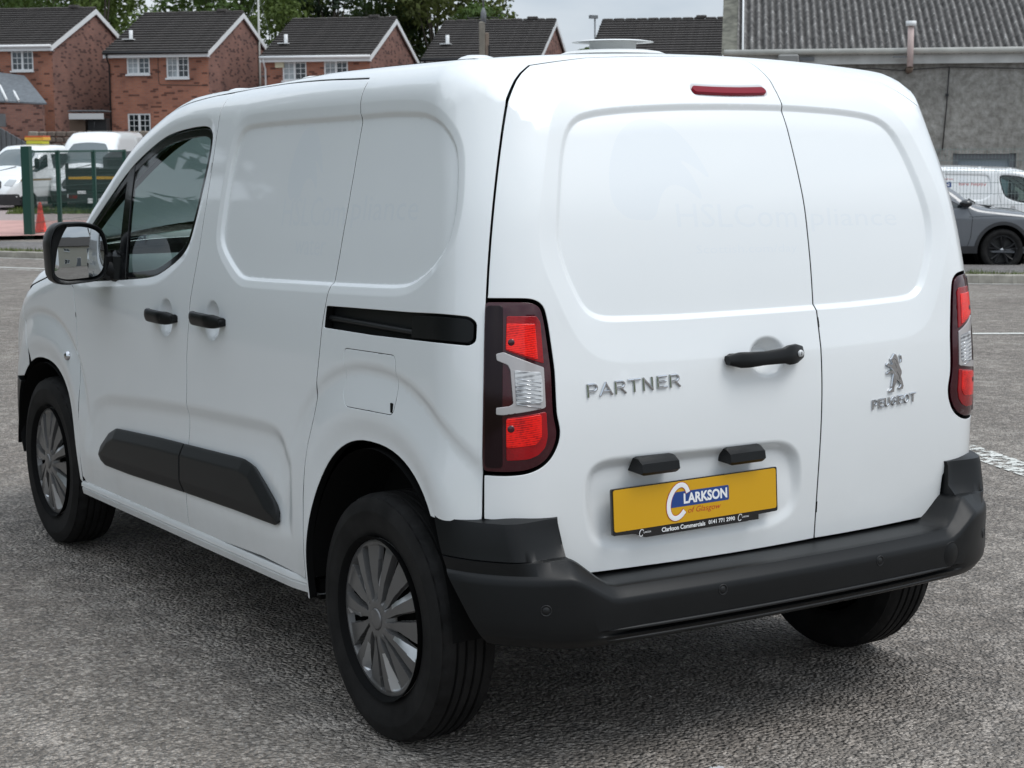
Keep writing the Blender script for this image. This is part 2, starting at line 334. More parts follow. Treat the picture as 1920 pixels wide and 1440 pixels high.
# road markings
def stripe(name, pts, w, m, lift=.005):
    L = np.array(pts, float); t = np.gradient(L, axis=0); t /= np.linalg.norm(t, axis=1)[:, None]; nn = np.stack([-t[:, 1], t[:, 0]], 1)
    return tag(MB().grid([[E(*(p+q*w*k), zf((p+q*w*k)[1])+lift) for p, q in zip(L, nn)] for k in (-.5, .5)]).build(name, m), kind='structure')
stripe('road_marking', [(r, 15.62) for r in np.linspace(-4, 16, 30)], .13, G['line'])
stripe('road_marking', np.stack([np.linspace(2.15, 3.2, 20), np.linspace(9.75, 5.1, 20)], 1), .20, G['worn'])
LL = resample(chaikin(KERB, 2, False), .5, False); t_ = np.gradient(LL, axis=0); t_ /= np.linalg.norm(t_, axis=1)[:, None]; LN = LL-np.stack([-t_[:, 1], t_[:, 0]], 1)*2.35
LN = LN[(LN[:, 0] > -18) & (LN[:, 0] < -5)]; stripe('road_marking', LN, .13, G['line']); stripe('road_marking', LN-np.array([.12, .36]), .10, G['worn'])
LN2 = LL-np.stack([-t_[:, 1], t_[:, 0]], 1)*.12; stripe('gutter_line', LN2[(LN2[:, 0] > -18) & (LN2[:, 0] < 14)], .14, mat('gutter_concrete', (.42, .41, .38), .85, noise=(5, .3)))
# loose grit and pebbles on the near tarmac, grass on the verge
rnd = random.Random(4); gr = MB()
def pebble(b, x, y, s, z=0.0):
    a = rnd.uniform(0, 6.28); v = []
    for k in range(5): v.append((x+s*math.cos(a+k*1.257)*rnd.uniform(.7, 1.1), y+s*math.sin(a+k*1.257)*rnd.uniform(.5, .9), z-.001))
    v.append((x+s*.1, y, z+s*rnd.uniform(.5, .8))); b.add(v, [(i, (i+1) % 5, 5) for i in range(5)])
for _ in range(2600):
    d = 2.6+rnd.random()**1.6*9; r = rnd.uniform(-.32, .32)*d; p = E(r, d); pebble(gr, p[0], p[1], rnd.uniform(.002, .0065), zf(d))
tag(gr.build('grit', mat('grit_stone', (.26, .245, .23), .85, noise=(40, .6))), kind='stuff')
for nm, (r, d), s, col, lab in (('pebble', (-.172, 4.07), .017, (.34, .17, .13), 'small pinkish pebble on the asphalt just in front of the near rear tyre'), ('pebble', (-.10, 4.05), .019, (.25, .235, .215), 'small grey flat pebble beside the pinkish pebble near the rear tyre')):
    b = MB(); p = E(r, d)
    for ring_, (hz, k) in enumerate(((0, .9), (.4, 1.0), (.75, .7), (.9, .25))): b.v += [(s*k*math.cos(g)*(1+.12*math.sin(2*g+ring_)), s*.7*k*math.sin(g), s*hz*.75) for g in np.linspace(0, 2*PI, 11)[:-1]]
    b.f = [(q*10+i, q*10+(i+1) % 10, q*10+10+(i+1) % 10, q*10+10+i) for q in range(3) for i in range(10)]+[tuple(range(30, 40))]; b.sm = [True]*len(b.f)
    tag(b.build(nm, mat('pebble_stone', col, .8, noise=(60, .3)), loc=(p[0], p[1], .012), rot=(0, 0, rnd.uniform(0, 3))), lab, 'pebble')
lt = MB()
for _ in range(26):
    a = rnd.uniform(-.5, .5); x, y = a*.16+rnd.uniform(-.02, .02), rnd.uniform(-.018, .018); s = rnd.uniform(.004, .016); lt.box((x, y, .002), (s*2, s, .002), rz=rnd.uniform(0, 3))
p = E(.46, 4.17, .012); tag(lt.build('scrap_of_paper', mat('torn_paper', (.55, .56, .56), .8), loc=p), 'torn scrap of pale paper lying on the asphalt behind the van', 'litter')
gm = MB()
def blade(b, p, h, w):
    a = rnd.uniform(0, 6.28); dx, dy = math.cos(a)*w, math.sin(a)*w; lx, ly = rnd.uniform(-.5, .5)*h, rnd.uniform(-.5, .5)*h
    b.add([(p[0]-dx, p[1]-dy, p[2]), (p[0]+dx, p[1]+dy, p[2]), (p[0]+lx, p[1]+ly, p[2]+h)], [(0, 1, 2)])
VL = resample(chaikin(KERB, 2, False), .25, False); tv = np.gradient(VL, axis=0); tv /= np.linalg.norm(tv, axis=1)[:, None]; nv = np.stack([-tv[:, 1], tv[:, 0]], 1)
for p, q in zip(VL, nv):
    if not (-15 < p[0] < 13): continue
    dens = 46 if (p[0] > 5.4 and p[0] < 6.8) or p[0] < -8.9 else 20
    for _ in range(dens):
        c = p+q*(.22+abs(rnd.gauss(0, .26))); c = c+tv[0]*rnd.uniform(-.2, .2); blade(gm, E(c[0]+rnd.uniform(-.13, .13), c[1], zf(c[1])+.10), rnd.uniform(.03, .10), .008)
for _ in range(2500):
    r, d = rnd.uniform(-15.5, -10.5), rnd.uniform(53.0, 54.6); blade(gm, E(r, d, zf(d)+.1), rnd.uniform(.05, .22), .02)
tag(gm.build('verge_grass', G['grass']), kind='stuff')
tag(MB().grid([[(x, y, .02+.10*min(1, (-6.2-x)/2)) for y in np.linspace(-60, 33, 40)] for x in (-6.2, -8, -14, -60)]).build('roadside_verge', mat('roadside_turf', (.06, .085, .025), .95, noise=(2, .4, 6))), kind='structure')
# ================================================================ houses
def brick_mat(name, c1, c2, mortar, spots=.12):
    m = bpy.data.materials.new(name); m.use_nodes = True; n, l, b = nodes(m); tc = n.new('ShaderNodeTexCoord'); uv = n.new('ShaderNodeUVMap')
    bt = n.new('ShaderNodeTexBrick'); bt.inputs['Scale'].default_value = 1; bt.inputs['Brick Width'].default_value = .225; bt.inputs['Row Height'].default_value = .075; bt.inputs['Mortar Size'].default_value = .008
    bt.inputs['Color1'].default_value = (*c1, 1); bt.inputs['Color2'].default_value = (*c2, 1); bt.inputs['Mortar'].default_value = (*mortar, 1); bt.inputs['Bias'].default_value = -.2; l.new(uv.outputs[0], bt.inputs['Vector'])
    # a second brick pattern of the same size gives the scattered burnt bricks
    def mth(op, a, c):
        q = n.new('ShaderNodeMath'); q.operation = op
        for i, x in enumerate((a, c)):
            if x is None: continue
            if isinstance(x, (int, float)): q.inputs[i].default_value = x
            else: l.new(x, q.inputs[i])
        return q.outputs[0]
    su = n.new('ShaderNodeSeparateXYZ'); l.new(uv.outputs[0], su.inputs[0]); row = mth('FLOOR', mth('DIVIDE', su.outputs[1], .075), None); colm = mth('FLOOR', mth('ADD', mth('DIVIDE', su.outputs[0], .225), mth('MULTIPLY', row, .5)), None)
    cv = n.new('ShaderNodeCombineXYZ'); l.new(colm, cv.inputs[0]); l.new(row, cv.inputs[1]); b2 = n.new('ShaderNodeTexWhiteNoise'); b2.noise_dimensions = '2D'; l.new(cv.outputs[0], b2.inputs['Vector'])
    r = n.new('ShaderNodeValToRGB'); r.color_ramp.elements[0].position = 1-spots-.04; r.color_ramp.elements[0].color = (1, 1, 1, 1); r.color_ramp.elements[1].position = 1-spots; r.color_ramp.elements[1].color = (.40, .38, .40, 1); l.new(b2.outputs['Value'], r.inputs[0])
    mx = n.new('ShaderNodeMix'); mx.data_type = 'RGBA'; mx.blend_type = 'MULTIPLY'; mx.inputs[0].default_value = 1; l.new(bt.outputs['Color'], mx.inputs[6]); l.new(r.outputs[0], mx.inputs[7])
    ns = n.new('ShaderNodeTexNoise'); ns.inputs['Scale'].default_value = 1.1; ns.inputs['Detail'].default_value = 5; l.new(tc.outputs['Object'], ns.inputs['Vector'])
    r2 = n.new('ShaderNodeValToRGB'); r2.color_ramp.elements[0].position = .3; r2.color_ramp.elements[0].color = (.72, .72, .74, 1); r2.color_ramp.elements[1].position = .7; r2.color_ramp.elements[1].color = (1.12, 1.1, 1.08, 1); l.new(ns.outputs['Fac'], r2.inputs[0])
    m2 = n.new('ShaderNodeMix'); m2.data_type = 'RGBA'; m2.blend_type = 'MULTIPLY'; m2.inputs[0].default_value = 1; l.new(mx.outputs[2], m2.inputs[6]); l.new(r2.outputs[0], m2.inputs[7]); l.new(m2.outputs[2], b.inputs['Base Color'])
    b.inputs['Roughness'].default_value = .9; bp = n.new('ShaderNodeBump'); bp.inputs['Strength'].default_value = .6; bp.inputs['Distance'].default_value = .01; bp.invert = True; l.new(bt.outputs['Fac'], bp.inputs['Height']); l.new(bp.outputs[0], b.inputs['Normal']); return m
B = {}
B['brick'] = brick_mat('red_brick', (.40, .160, .098), (.32, .125, .080), (.27, .19, .155), .10); B['gable'] = brick_mat('darker_brick', (.275, .130, .098), (.215, .100, .080), (.20, .15, .13), .16)  # gable walls in a darker, duller brick
B['tile'] = mat('roof_tile', (.066, .059, .055), .9, noise=(7, .35, 6)); B['white'] = mat('white_upvc', (.74, .75, .75), .45); B['black'] = mat('black_gutter', (.012, .012, .013), .5)
B['cream'] = mat('cream_wall', (.5, .47, .4), .8); B['lead'] = mat('lead_grey', (.16, .17, .18), .7)
def pane_mat(name, col):
    m = mat(name, col, .06, spec=.8, noise=(1.5, .5)); return m
B['pane'] = pane_mat('window_pane', (.055, .068, .075)); B['panel'] = pane_mat('curtained_pane', (.34, .37, .38)); B['pane2'] = pane_mat('dark_pane', (.02, .026, .028))
def uv_box(me):
    """box-projected UVs in metres"""
    uv = me.uv_layers.new(name='UVMap')
    for p in me.polygons:
        n = p.normal
        for li in p.loop_indices:
            c = me.vertices[me.loops[li].vertex_index].co
            uv.data[li].uv = (c.x, c.z) if abs(n.y) >= abs(n.x) and abs(n.z) < .9 else ((c.y, c.z) if abs(n.z) < .9 else (c.x, c.y))
def wall(w, z0, z1, openings, t=.10):
    """front wall in the x-z plane at y=0 with window openings and reveals"""
    b = MB(); xs = sorted({0, w}|{v for o in openings for v in (o[0], o[1])}); zs = sorted({z0, z1}|{v for o in openings for v in (o[2], o[3])})
    for xa, xb in zip(xs[:-1], xs[1:]):
        for za, zb in zip(zs[:-1], zs[1:]):
            if any(o[0] <= xa and xb <= o[1] and o[2] <= za and zb <= o[3] for o in openings): continue
            b.add([(xa, 0, za), (xb, 0, za), (xb, 0, zb), (xa, 0, zb)], [(0, 1, 2, 3)])
    for xa, xb, za, zb in openings:
        for q in ([(xa, 0, za), (xa, t, za), (xa, t, zb), (xa, 0, zb)], [(xb, 0, za), (xb, 0, zb), (xb, t, zb), (xb, t, za)], [(xa, 0, za), (xb, 0, za), (xb, t, za), (xa, t, za)], [(xa, 0, zb), (xa, t, zb), (xb, t, zb), (xb, 0, zb)]): b.add(q, [(0, 1, 2, 3)])
    return b
def window(par, xa, xb, za, zb, mats, off, cols=2, rows=3, sill=True):
    """two-light casement with glazing bars; local origin = house"""
    b = MB(); f = .055; xm = (xa+xb)/2; y = .05
    for c, d in (((xa+f/2, y, (za+zb)/2), (f, .07, zb-za)), ((xb-f/2, y, (za+zb)/2), (f, .07, zb-za)), ((xm, y, (za+zb)/2), (f*1.5, .075, zb-za-2*f)), (((xa+xb)/2, y, za+f/2), (xb-xa-2*f, .07, f)), (((xa+xb)/2, y, zb-f/2), (xb-xa-2*f, .07, f))): b.box(c, d)
    W = b.build('window', B['white'], par)
    for k, (p, q) in enumerate(((xa+f, xm-f*.75), (xm+f*.75, xb-f))):
        MB().box(((p+q)/2, y+.012, (za+zb)/2), (q-p, .012, zb-za-2*f)).build('pane', mats[k], W)
        g = MB()
        for i in range(1, cols): g.box((p+(q-p)*i/cols, y-.004, (za+zb)/2), (.022, .02, zb-za-2*f))
        for i in range(1, rows+1): g.box(((p+q)/2, y-.0035, za+f+(zb-za-2*f)*i/(rows+1)), (q-p, .019, .022))
        g.build('glazing_bars', B['white'], W)
    if sill: MB().box(((xa+xb)/2, -.02, za-.035), (xb-xa+.06, .14, .06)).build('sill', B['white'], W)
    return W
def house(label, r, d, rot, w, eave, ridge, base, depth, wins, flue=None, black_gutter=False, seed=0, brick_z=None):
    """gabled brick house: origin at its front right corner on the ground, x runs left to right (0..w -> shifted), y away"""
    ca_, sa_ = math.cos(RZ-rot), math.sin(RZ-rot); o = E(r, d, base); o = (o[0]-w*ca_, o[1]-w*sa_, o[2]); H0 = empty('brick_house', o, RZ-rot, label, 'house', 'brick houses in a row behind the yard'); ez, rz = eave-base, ridge-base; k = depth/2
    ops = [(w+a, w+b_, z0-base, z1-base) for a, b_, z0, z1, *_ in wins]
    f = wall(w, 0, ez, ops); me = f.mesh('wall'); uv_box(me); link('wall', me, B['brick'], H0)
    g = MB()
    for x, fl in ((w, 1), (0, -1)): g.add([(x, 0, 0), (x, depth, 0), (x, depth, ez), (x, k, rz-.03), (x, 0, ez)], [(0, 1, 2, 3, 4) if fl > 0 else (4, 3, 2, 1, 0)])
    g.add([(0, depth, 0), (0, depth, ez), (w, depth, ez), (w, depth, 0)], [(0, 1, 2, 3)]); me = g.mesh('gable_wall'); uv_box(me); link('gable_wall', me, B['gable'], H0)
    sl = math.atan2(rz-ez, k); ov = .28; L = math.hypot(rz-ez, k)+ov; rf = MB(); x0, x1 = -.10, w+.10
    P = lambda s: (k-(L-ov-0)*math.cos(sl)+0*s, 0)
    def slope_pt(x, s, n, back=False):          # s metres down from the ridge, n above the deck
        y = k-s*math.cos(sl)-n*math.sin(sl)*1 if not back else k+s*math.cos(sl)+n*math.sin(sl); return (x, y, rz-s*math.sin(sl)+n*math.cos(sl))
    rf.add([slope_pt(x0, 0, 0), slope_pt(x1, 0, 0), slope_pt(x1, L, 0), slope_pt(x0, L, 0), slope_pt(x0, L, 0, True), slope_pt(x1, L, 0, True)], [(0, 3, 2, 1), (0, 1, 5, 4)])
    RO = rf.build('roof', B['tile'], H0)
    n = int(round(L/.30)); hgt = L/n; q = MB(); lap = .06
    q.add([(x0, 0, 0), (x1, 0, 0), (x1, 0, .016), (x0, 0, .016), (x0, 0, .058), (x1, 0, .058)], [])
    q = MB(); c, s_ = math.cos(sl), math.sin(sl)
    def loc(x, s, nn): return (x, -s*c-nn*s_, -s*s_+nn*c)
    q.add([loc(x0, -.02, .012), loc(x1, -.02, .012), loc(x1, hgt, .085), loc(x0, hgt, .085), loc(x0, hgt, .012), loc(x1, hgt, .012), loc(x0, -.02, .0), loc(x1, -.02, .0)], [(0, 3, 2, 1), (3, 4, 5, 2), (0, 6, 4, 3), (1, 2, 5, 7)])
    qm = q.mesh('tile_course'); rn = random.Random(seed)
    for i in range(n):
        t = link('tile_course', qm, B['tile'], RO, loc=(rn.uniform(-.012, .012), k-i*hgt*c, rz-i*hgt*s_+rn.uniform(-.004, .004)), rot=(0, rn.uniform(-.0012, .0012), 0))
    rg = MB(); nr = int(w/.45)
    for i in range(nr):
        x = x0+(x1-x0)*(i+.5)/nr; rg.box((x, k, rz+.045+rn.uniform(-.006, .006)), ((x1-x0)/nr-.012, .22, .10), bev=.04)
    rg.build('ridge_tiles', B['tile'], RO)
    MB().box((w*.80, k, rz+.11), (.42, .26, .12), bev=.02).build('ridge_vent', B['tile'], RO)
    # bargeboards, fascia, gutter
    bb = MB()
    for x in (x1-.02, x0+.02):
        for back in (False, True):
            a, b_ = slope_pt(x, 0, .0, back), slope_pt(x, L, .0, back); v = []
            for p in (a, b_): v += [(p[0]-.03, p[1], p[2]-.21), (p[0]+.03, p[1], p[2]-.21), (p[0]+.03, p[1], p[2]-.002), (p[0]-.03, p[1], p[2]-.002)]
            bb.add(v, [(0, 1, 5, 4), (1, 2, 6, 5), (2, 3, 7, 6), (3, 0, 4, 7), (3, 2, 1, 0), (4, 5, 6, 7)])
    bb.build('bargeboard', B['white'], H0)
    fy = k-L*c; fz = rz-L*s_
    MB().box((w/2, fy+.04, fz-.10), (w+.14, .05, .19)).build('fascia', B['white'], H0); MB().box((w/2, fy+.20, fz-.19), (w+.1, .32, .02)).build('soffit', B['white'], H0)
    MB().tube([(x0, fy-.06, fz-.02), (x1, fy-.06, fz-.02)], .058, 8).build('gutter', B['black'] if black_gutter else B['white'], H0)
    dp = MB(); xx = .05; dp.tube([(xx, fy-.05, fz-.05), (xx, fy+.02, fz-.25), (xx, -.06, fz-.45), (xx, -.06, .1)], .036, 8); dp.build('downpipe', B['black'] if black_gutter else B['white'], H0)
    for (a, b_, z0, z1, ma, mb) in wins: window(H0, w+a, w+b_, z0-base, z1-base, (B[ma], B[mb]), 0)
    if flue:
        s = flue[1]; p = slope_pt(flue[0], s, .05); fl = MB().tube([(p[0], p[1], p[2]-.1), (p[0], p[1], p[2]+.36)], .075, 10); fl.box((p[0]-.05, p[1]-.12, p[2]+.0), (.42, .36, .03)); fl.build('flue', B['white'], H0)
    return H0
A10 = math.radians(10)
h1 = house('red brick house farthest left, lean-to roof against its front wall', -17.77, 68, A10, 4.2, 5.56, 7.16, .3, 8.2, [(-1.72, -.80, 4.52, 5.50, 'pane', 'pane')], seed=1)
h2 = house('red brick house with black gutter and three white windows, left of the aerial mast', -11.73, 68, A10, 4.1, 5.31, 6.98, .3, 8.2, [(-3.35, -2.40, 4.38, 5.24, 'panel', 'pane'), (-1.72, -.80, 4.22, 5.22, 'panel', 'pane2'), (-3.38, -2.44, 1.90, 2.86, 'pane2', 'pane2'), (-1.6, -.7, 1.90, 2.86, 'pane2', 'pane')], (.55, 3.3), True, 2)
h3 = house('red brick house with pale alarm box under its eaves, right of the aerial mast', -5.47, 68, A10, 4.25, 5.12, 6.72, .2, 8.2, [(-3.52, -2.55, 4.12, 5.04, 'panel', 'pane2'), (-1.84, -.88, 4.12, 5.04, 'panel', 'pane2')], (.55, 3.2), False, 3)
h4 = house('brick house behind the concrete pole, only roof and small gable showing', 1.08, 68, A10, 4.5, 5.0, 6.63, .2, 8.2, [(-3.6, -2.6, 3.9, 4.85, 'pane', 'pane')], (.62, 3.0), True, 4)
h5 = house('brick house farthest right, its tiled roof against the grey workshop', 8.11, 68, A10, 5.0, 5.0, 6.66, .2, 8.2, [(-3.6, -2.6, 3.9, 4.85, 'pane', 'pane')], None, True, 5)
def houseparts(H0, w):
    return w
MB().box((.62, -.03, 4.70-.2+.02), (.36, .07, .22), bev=.01).build('alarm_box', mat('alarm_box_cream', (.62, .58, .42), .5), h3)
ca = MB(); ca.tube([(2.05, -.012, 4.9), (2.05, -.012, 3.75), (2.12, -.012, 3.66), (4.08, -.012, 3.62)], .009, 5); ca.build('cable', B['black'], h2)
sd_ = MB(); sd_.lathe([(0, .02), (.15, .0), (.26, -.05), (.265, -.055), (.15, -.012), (0, .005)], n=20); dish = sd_.build('satellite_dish', B['lead'], h2, loc=(4.10+.42, 6.2, 4.25), rot=(math.radians(70), 0, math.radians(-50)))
ab = MB().tube([(4.10, 6.2, 4.2), (4.42, 6.2, 4.22)], .02, 6).build('dish_bracket', B['lead'], h2)
# lean-to conservatory against house 1
ct = empty('conservatory', E(-19.3, 66.2, .3), RZ, 'white raftered lean-to roof with slate edge against the far left house', 'conservatory')
b = MB(); b.add([(-2.0, 1.7, 4.35), (.45, 1.7, 4.02), (1.75, -.1, 2.92), (-2.0, -.1, 3.12)], [(0, 1, 2, 3)]); b.add([(-2.0, 1.7, 4.29), (.45, 1.7, 3.96), (1.75, -.1, 2.86), (-2.0, -.1, 3.06)], [(3, 2, 1, 0)]); b.add([(.45, 1.7, 4.02), (.45, 1.7, 3.96), (1.75, -.1, 2.86), (1.75, -.1, 2.92)], [(0, 1, 2, 3)]); b.add([(-2.0, -.1, 3.12), (1.75, -.1, 2.92), (1.75, -.1, 2.86), (-2.0, -.1, 3.06)], [(0, 1, 2, 3)])
b.build('roof', mat('slate_grey', (.13, .145, .16), .7, noise=(8, .2)), ct)
for t, x0 in enumerate((-1.9, -1.45, -1.0, -.55)): MB().tube([(x0+.35*1.2, 1.4, 4.16-.1*t), (x0+1.25, -.13, 3.06-.02*t)], .055, 6).build('rafter', B['white'], ct)
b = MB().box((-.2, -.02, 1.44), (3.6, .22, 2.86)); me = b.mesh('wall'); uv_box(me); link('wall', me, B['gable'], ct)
# garden shed between houses, its own small roof
sh = empty('lean_to_shed', E(-16.2, 66.6, .3), RZ, 'dark open lean-to with white board and corrugated top between brick houses', 'shed')
b = MB()
for i in range(17): b.box((-.55+i*.082, .1, 2.62+(.018 if i % 2 else 0)), (.083, 1.1, .03))
b.build('roof', B['lead'], sh); MB().box((.10, -.42, 2.42), (1.32, .05, .22)).build('fascia', mat('pale_board', (.5, .5, .5), .6), sh); MB().box((.42, .2, 1.35), (.70, .6, 2.0)).build('opening_shade_block', B['black'], sh); MB().box((-.33, .2, 1.35), (.6, .6, 2.0)).build('board_wall', mat('old_board', (.16, .11, .08), .9), sh)  # the opening's shade is a solid black block
# grey flat-roofed cabin with sloping side
cb = empty('grey_cabin', E(-18.6, 61.5, -.45), RZ, 'dark grey canopy and long sloping panelled side behind the parked pickup', 'canopy')
gm_ = mat('grey_cladding', (.105, .112, .118), .7, noise=(2, .12))
MB().box((-1.6, 1.0, 3.0), (3.3, 3.2, .46)).build('canopy_roof', gm_, cb)
cp = MB()
for i in range(24):
    xa, xb = .06+i*.16, .06+(i+1)*.16; za, zb = 3.10-.115*i*.9, 3.10-.115*(i+1)*.9; cp.add([(xa, -.55+.06*i, 0), (xb-.012, -.55+.06*i, 0), (xb-.012, -.55+.06*i, max(1.5, zb)), (xa, -.55+.06*i, max(1.5, za)), (xa, -.45+.06*i, 0), (xb-.012, -.45+.06*i, 0), (xb-.012, -.45+.06*i, max(1.5, zb)), (xa, -.45+.06*i, max(1.5, za))], [(0, 1, 2, 3), (5, 4, 7, 6), (1, 5, 6, 2), (4, 0, 3, 7), (3, 2, 6, 7)])
o = cp.build('side_cladding', gm_, cb); o['kind'] = 'stuff'
for x in (-.08, -1.7): MB().box((x, -.5, 1.4), (.16, .16, 2.8)).build('post', B['black'], cb)
MB().box((-1.6, 1.9, 1.4), (3.2, .1, 2.8)).build('back_wall', mat('brown_boarding', (.14, .07, .035), .9, noise=(5, .5)), cb)
# rubble garden wall
gw = empty('stone_garden_wall', E(-16.9, 65.4, -.2), RZ, 'low rubble stone wall with uneven top in front of the houses', 'wall')
rn = random.Random(9); ms_ = [mat('rubble_stone', c, .95, noise=(9, .3), bump=(30, .5, .01)) for c in ((.20, .17, .14), (.27, .24, .20), (.15, .12, .10))]
sm = [MB().box((0, 0, 0), (1, 1, 1), bev=.16).mesh('stone') for _ in range(1)]
for row in range(11):
    x = -1.2
    while x < 4.4:
        wd = rn.uniform(.22, .46); hh = .22; s = link('stone', sm[0].copy() if False else sm[0], None, gw, loc=(x+wd/2, rn.uniform(-.02, .02), .10+row*.215), scale=(wd-.015, .3, hh*rn.uniform(.85, 1.0)), rot=(rn.uniform(-.05, .05), rn.uniform(-.05, .05), 0)); x += wd
        if len(s.data.materials) == 0: s.data.materials.append(ms_[0])
        s.material_slots[0].link = 'OBJECT'; s.material_slots[0].material = rn.choice(ms_)
# aerial mast and poles
mb = MB(); mb.tube([(0, 0, 0), (0, 0, 8.6)], .045, 8); AM = mb.build('aerial_mast', mat('mast_grey', (.42, .43, .40), .6), None, loc=E(-10.6, 74, -.3)); tag(AM, 'tall thin pale aerial mast rising between two brick house roofs', 'mast')
for s in (-1, 1): MB().tube([(0, 0, 8.2), (s*1.3, .6, 4.9)], .008, 4).build('stay_wire', B['lead'], AM)
MB().tube([(-.5, 0, 8.55), (.5, 0, 8.55)], .015, 5).build('aerial_bar', B['lead'], AM)
PO = empty('street_pole', E(-.77, 50, -.5), RZ, 'concrete street pole with short curled cross arm and thin steel top', 'pole')
con = mat('pole_concrete', (.20, .185, .155), .9, noise=(4, .3, 7), bump=(40, .5, .01))
MB().box((-.045, 0, 2.75), (.17, .2, 5.62), bev=.03).build('concrete_post', con, PO); MB().box((.095, 0, 2.63), (.105, .16, 5.24), bev=.02).build('concrete_post', mat('pole_concrete_rusty', (.21, .165, .13), .9, noise=(3, .35, 7)), PO)
MB().tube([(-.0, 0, 5.5), (-.0, 0, 5.80), (-.0, 0, 5.95)], [.085, .085, .03], 10).build('pole_cap', B['lead'], PO); MB().tube([(0, 0, 5.9), (0, 0, 8.5)], .024, 8).build('steel_top', B['lead'], PO)
q = [(-.02, 0, 5.68), (-.30, 0, 5.66), (-.42, 0, 5.655), (-.46, 0, 5.70), (-.44, 0, 5.745)]; MB().tube(q, .018, 6).build('cross_arm', B['black'], PO); MB().tube([(-x, 0, z+.01) for x, y, z in q], .018, 6).build('cross_arm', B['black'], PO)
MB().box((.155, -.02, 4.72), (.05, .12, .34)).build('junction_box', B['black'], PO)
LP = MB().tube([(0, 0, 0), (0, 0, 6.95)], .035, 8).build('flood_mast', B['lead'], None, loc=E(3.55, 74, -.1)); tag(LP, 'distant thin mast with a small floodlight head right of the pole', 'lamp post'); MB().box((-.08, 0, 7.0), (.36, .16, .14)).build('lamp_head', B['lead'], LP)
# ================================================================ grey workshop with corrugated roof
WS = empty('workshop', E(4.43, 36, -.55), RZ-.13, 'grey pebble-dashed workshop with dark corrugated roof and white gutter', 'workshop')
def roughcast():
    m = mat('pebbledash', (.30, .29, .265), .95); n, l, b = nodes(m); tc = n.new('ShaderNodeTexCoord')
    def nz(sc, de, ro):
        t = n.new('ShaderNodeTexNoise'); t.inputs['Scale'].default_value = sc; t.inputs['Detail'].default_value = de; t.inputs['Roughness'].default_value = ro; l.new(tc.outputs['Object'], t.inputs['Vector']); return t
    a, c = nz(7, 8, .7), nz(.7, 5, .6); r = n.new('ShaderNodeValToRGB'); r.color_ramp.elements[0].position = .36; r.color_ramp.elements[0].color = (.185, .175, .155, 1); r.color_ramp.elements[1].position = .66; r.color_ramp.elements[1].color = (.36, .35, .325, 1); l.new(a.outputs['Fac'], r.inputs[0])
    r2 = n.new('ShaderNodeValToRGB'); r2.color_ramp.elements[0].position = .35; r2.color_ramp.elements[0].color = (.78, .78, .78, 1); r2.color_ramp.elements[1].position = .65; r2.color_ramp.elements[1].color = (1.1, 1.1, 1.1, 1); l.new(c.outputs['Fac'], r2.inputs[0])
    mx = n.new('ShaderNodeMix'); mx.data_type = 'RGBA'; mx.blend_type = 'MULTIPLY'; mx.inputs[0].default_value = 1; l.new(r.outputs[0], mx.inputs[6]); l.new(r2.outputs[0], mx.inputs[7]); l.new(mx.outputs[2], b.inputs['Base Color'])
    bp = n.new('ShaderNodeBump'); bp.inputs['Strength'].default_value = .9; bp.inputs['Distance'].default_value = .03; l.new(a.outputs['Fac'], bp.inputs['Height']); l.new(bp.outputs[0], b.inputs['Normal']); return m
RC_ = roughcast(); wl_ = 26.0
f = wall(wl_, 0, 4.0, [(4.6, 5.85, .0, 1.93)], t=.2); f.add([(0, 0, 0), (0, 0, 4.0), (0, 6.5, 7.2), (0, 13, 4.0), (0, 13, 0)], [(0, 1, 2, 3, 4)]); f.build('wall', RC_, WS)
def asb():
    m = mat('asbestos_sheet', (.075, .070, .066), .95); n, l, b = nodes(m); tc = n.new('ShaderNodeTexCoord')
    a = n.new('ShaderNodeTexNoise'); a.inputs['Scale'].default_value = 5; a.inputs['Detail'].default_value = 9; a.inputs['Roughness'].default_value = .72; l.new(tc.outputs['Object'], a.inputs['Vector'])
    r = n.new('ShaderNodeValToRGB'); e = r.color_ramp.elements; e[0].position = .34; e[0].color = (.026, .024, .023, 1); e[1].position = .58; e[1].color = (.115, .11, .105, 1); e2 = e.new(.72); e2.color = (.36, .36, .345, 1); l.new(a.outputs['Fac'], r.inputs[0])
    # colour darkens in the troughs and pales on the crests
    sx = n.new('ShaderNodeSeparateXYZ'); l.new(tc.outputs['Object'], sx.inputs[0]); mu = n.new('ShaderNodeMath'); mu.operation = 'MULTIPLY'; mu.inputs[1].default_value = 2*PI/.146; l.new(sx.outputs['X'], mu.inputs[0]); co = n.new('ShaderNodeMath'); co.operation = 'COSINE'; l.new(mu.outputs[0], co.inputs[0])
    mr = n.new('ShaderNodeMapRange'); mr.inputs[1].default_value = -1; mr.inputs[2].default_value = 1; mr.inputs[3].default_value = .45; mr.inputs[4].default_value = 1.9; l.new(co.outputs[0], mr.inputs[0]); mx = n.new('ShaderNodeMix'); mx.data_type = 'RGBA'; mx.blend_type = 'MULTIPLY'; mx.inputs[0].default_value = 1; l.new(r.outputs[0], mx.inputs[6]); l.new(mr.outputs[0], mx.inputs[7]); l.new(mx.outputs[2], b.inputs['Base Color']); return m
AS = asb(); rise, run = 3.2, 6.5; ang = math.atan2(rise, run); Ls = math.hypot(rise, run)+.25
pitch_ = .146; per = 7
def sheet_mesh(w, L, name):
    b = MB(); P = []
    nx = int(round(w/pitch_*10)); xs = np.linspace(0, w, nx+1)
    for k, s in enumerate((0, L)): P.append([(x, s, .034*math.cos(2*PI*x/pitch_)) for x in xs])
    b.grid(P, sm=True); return b.mesh(name)
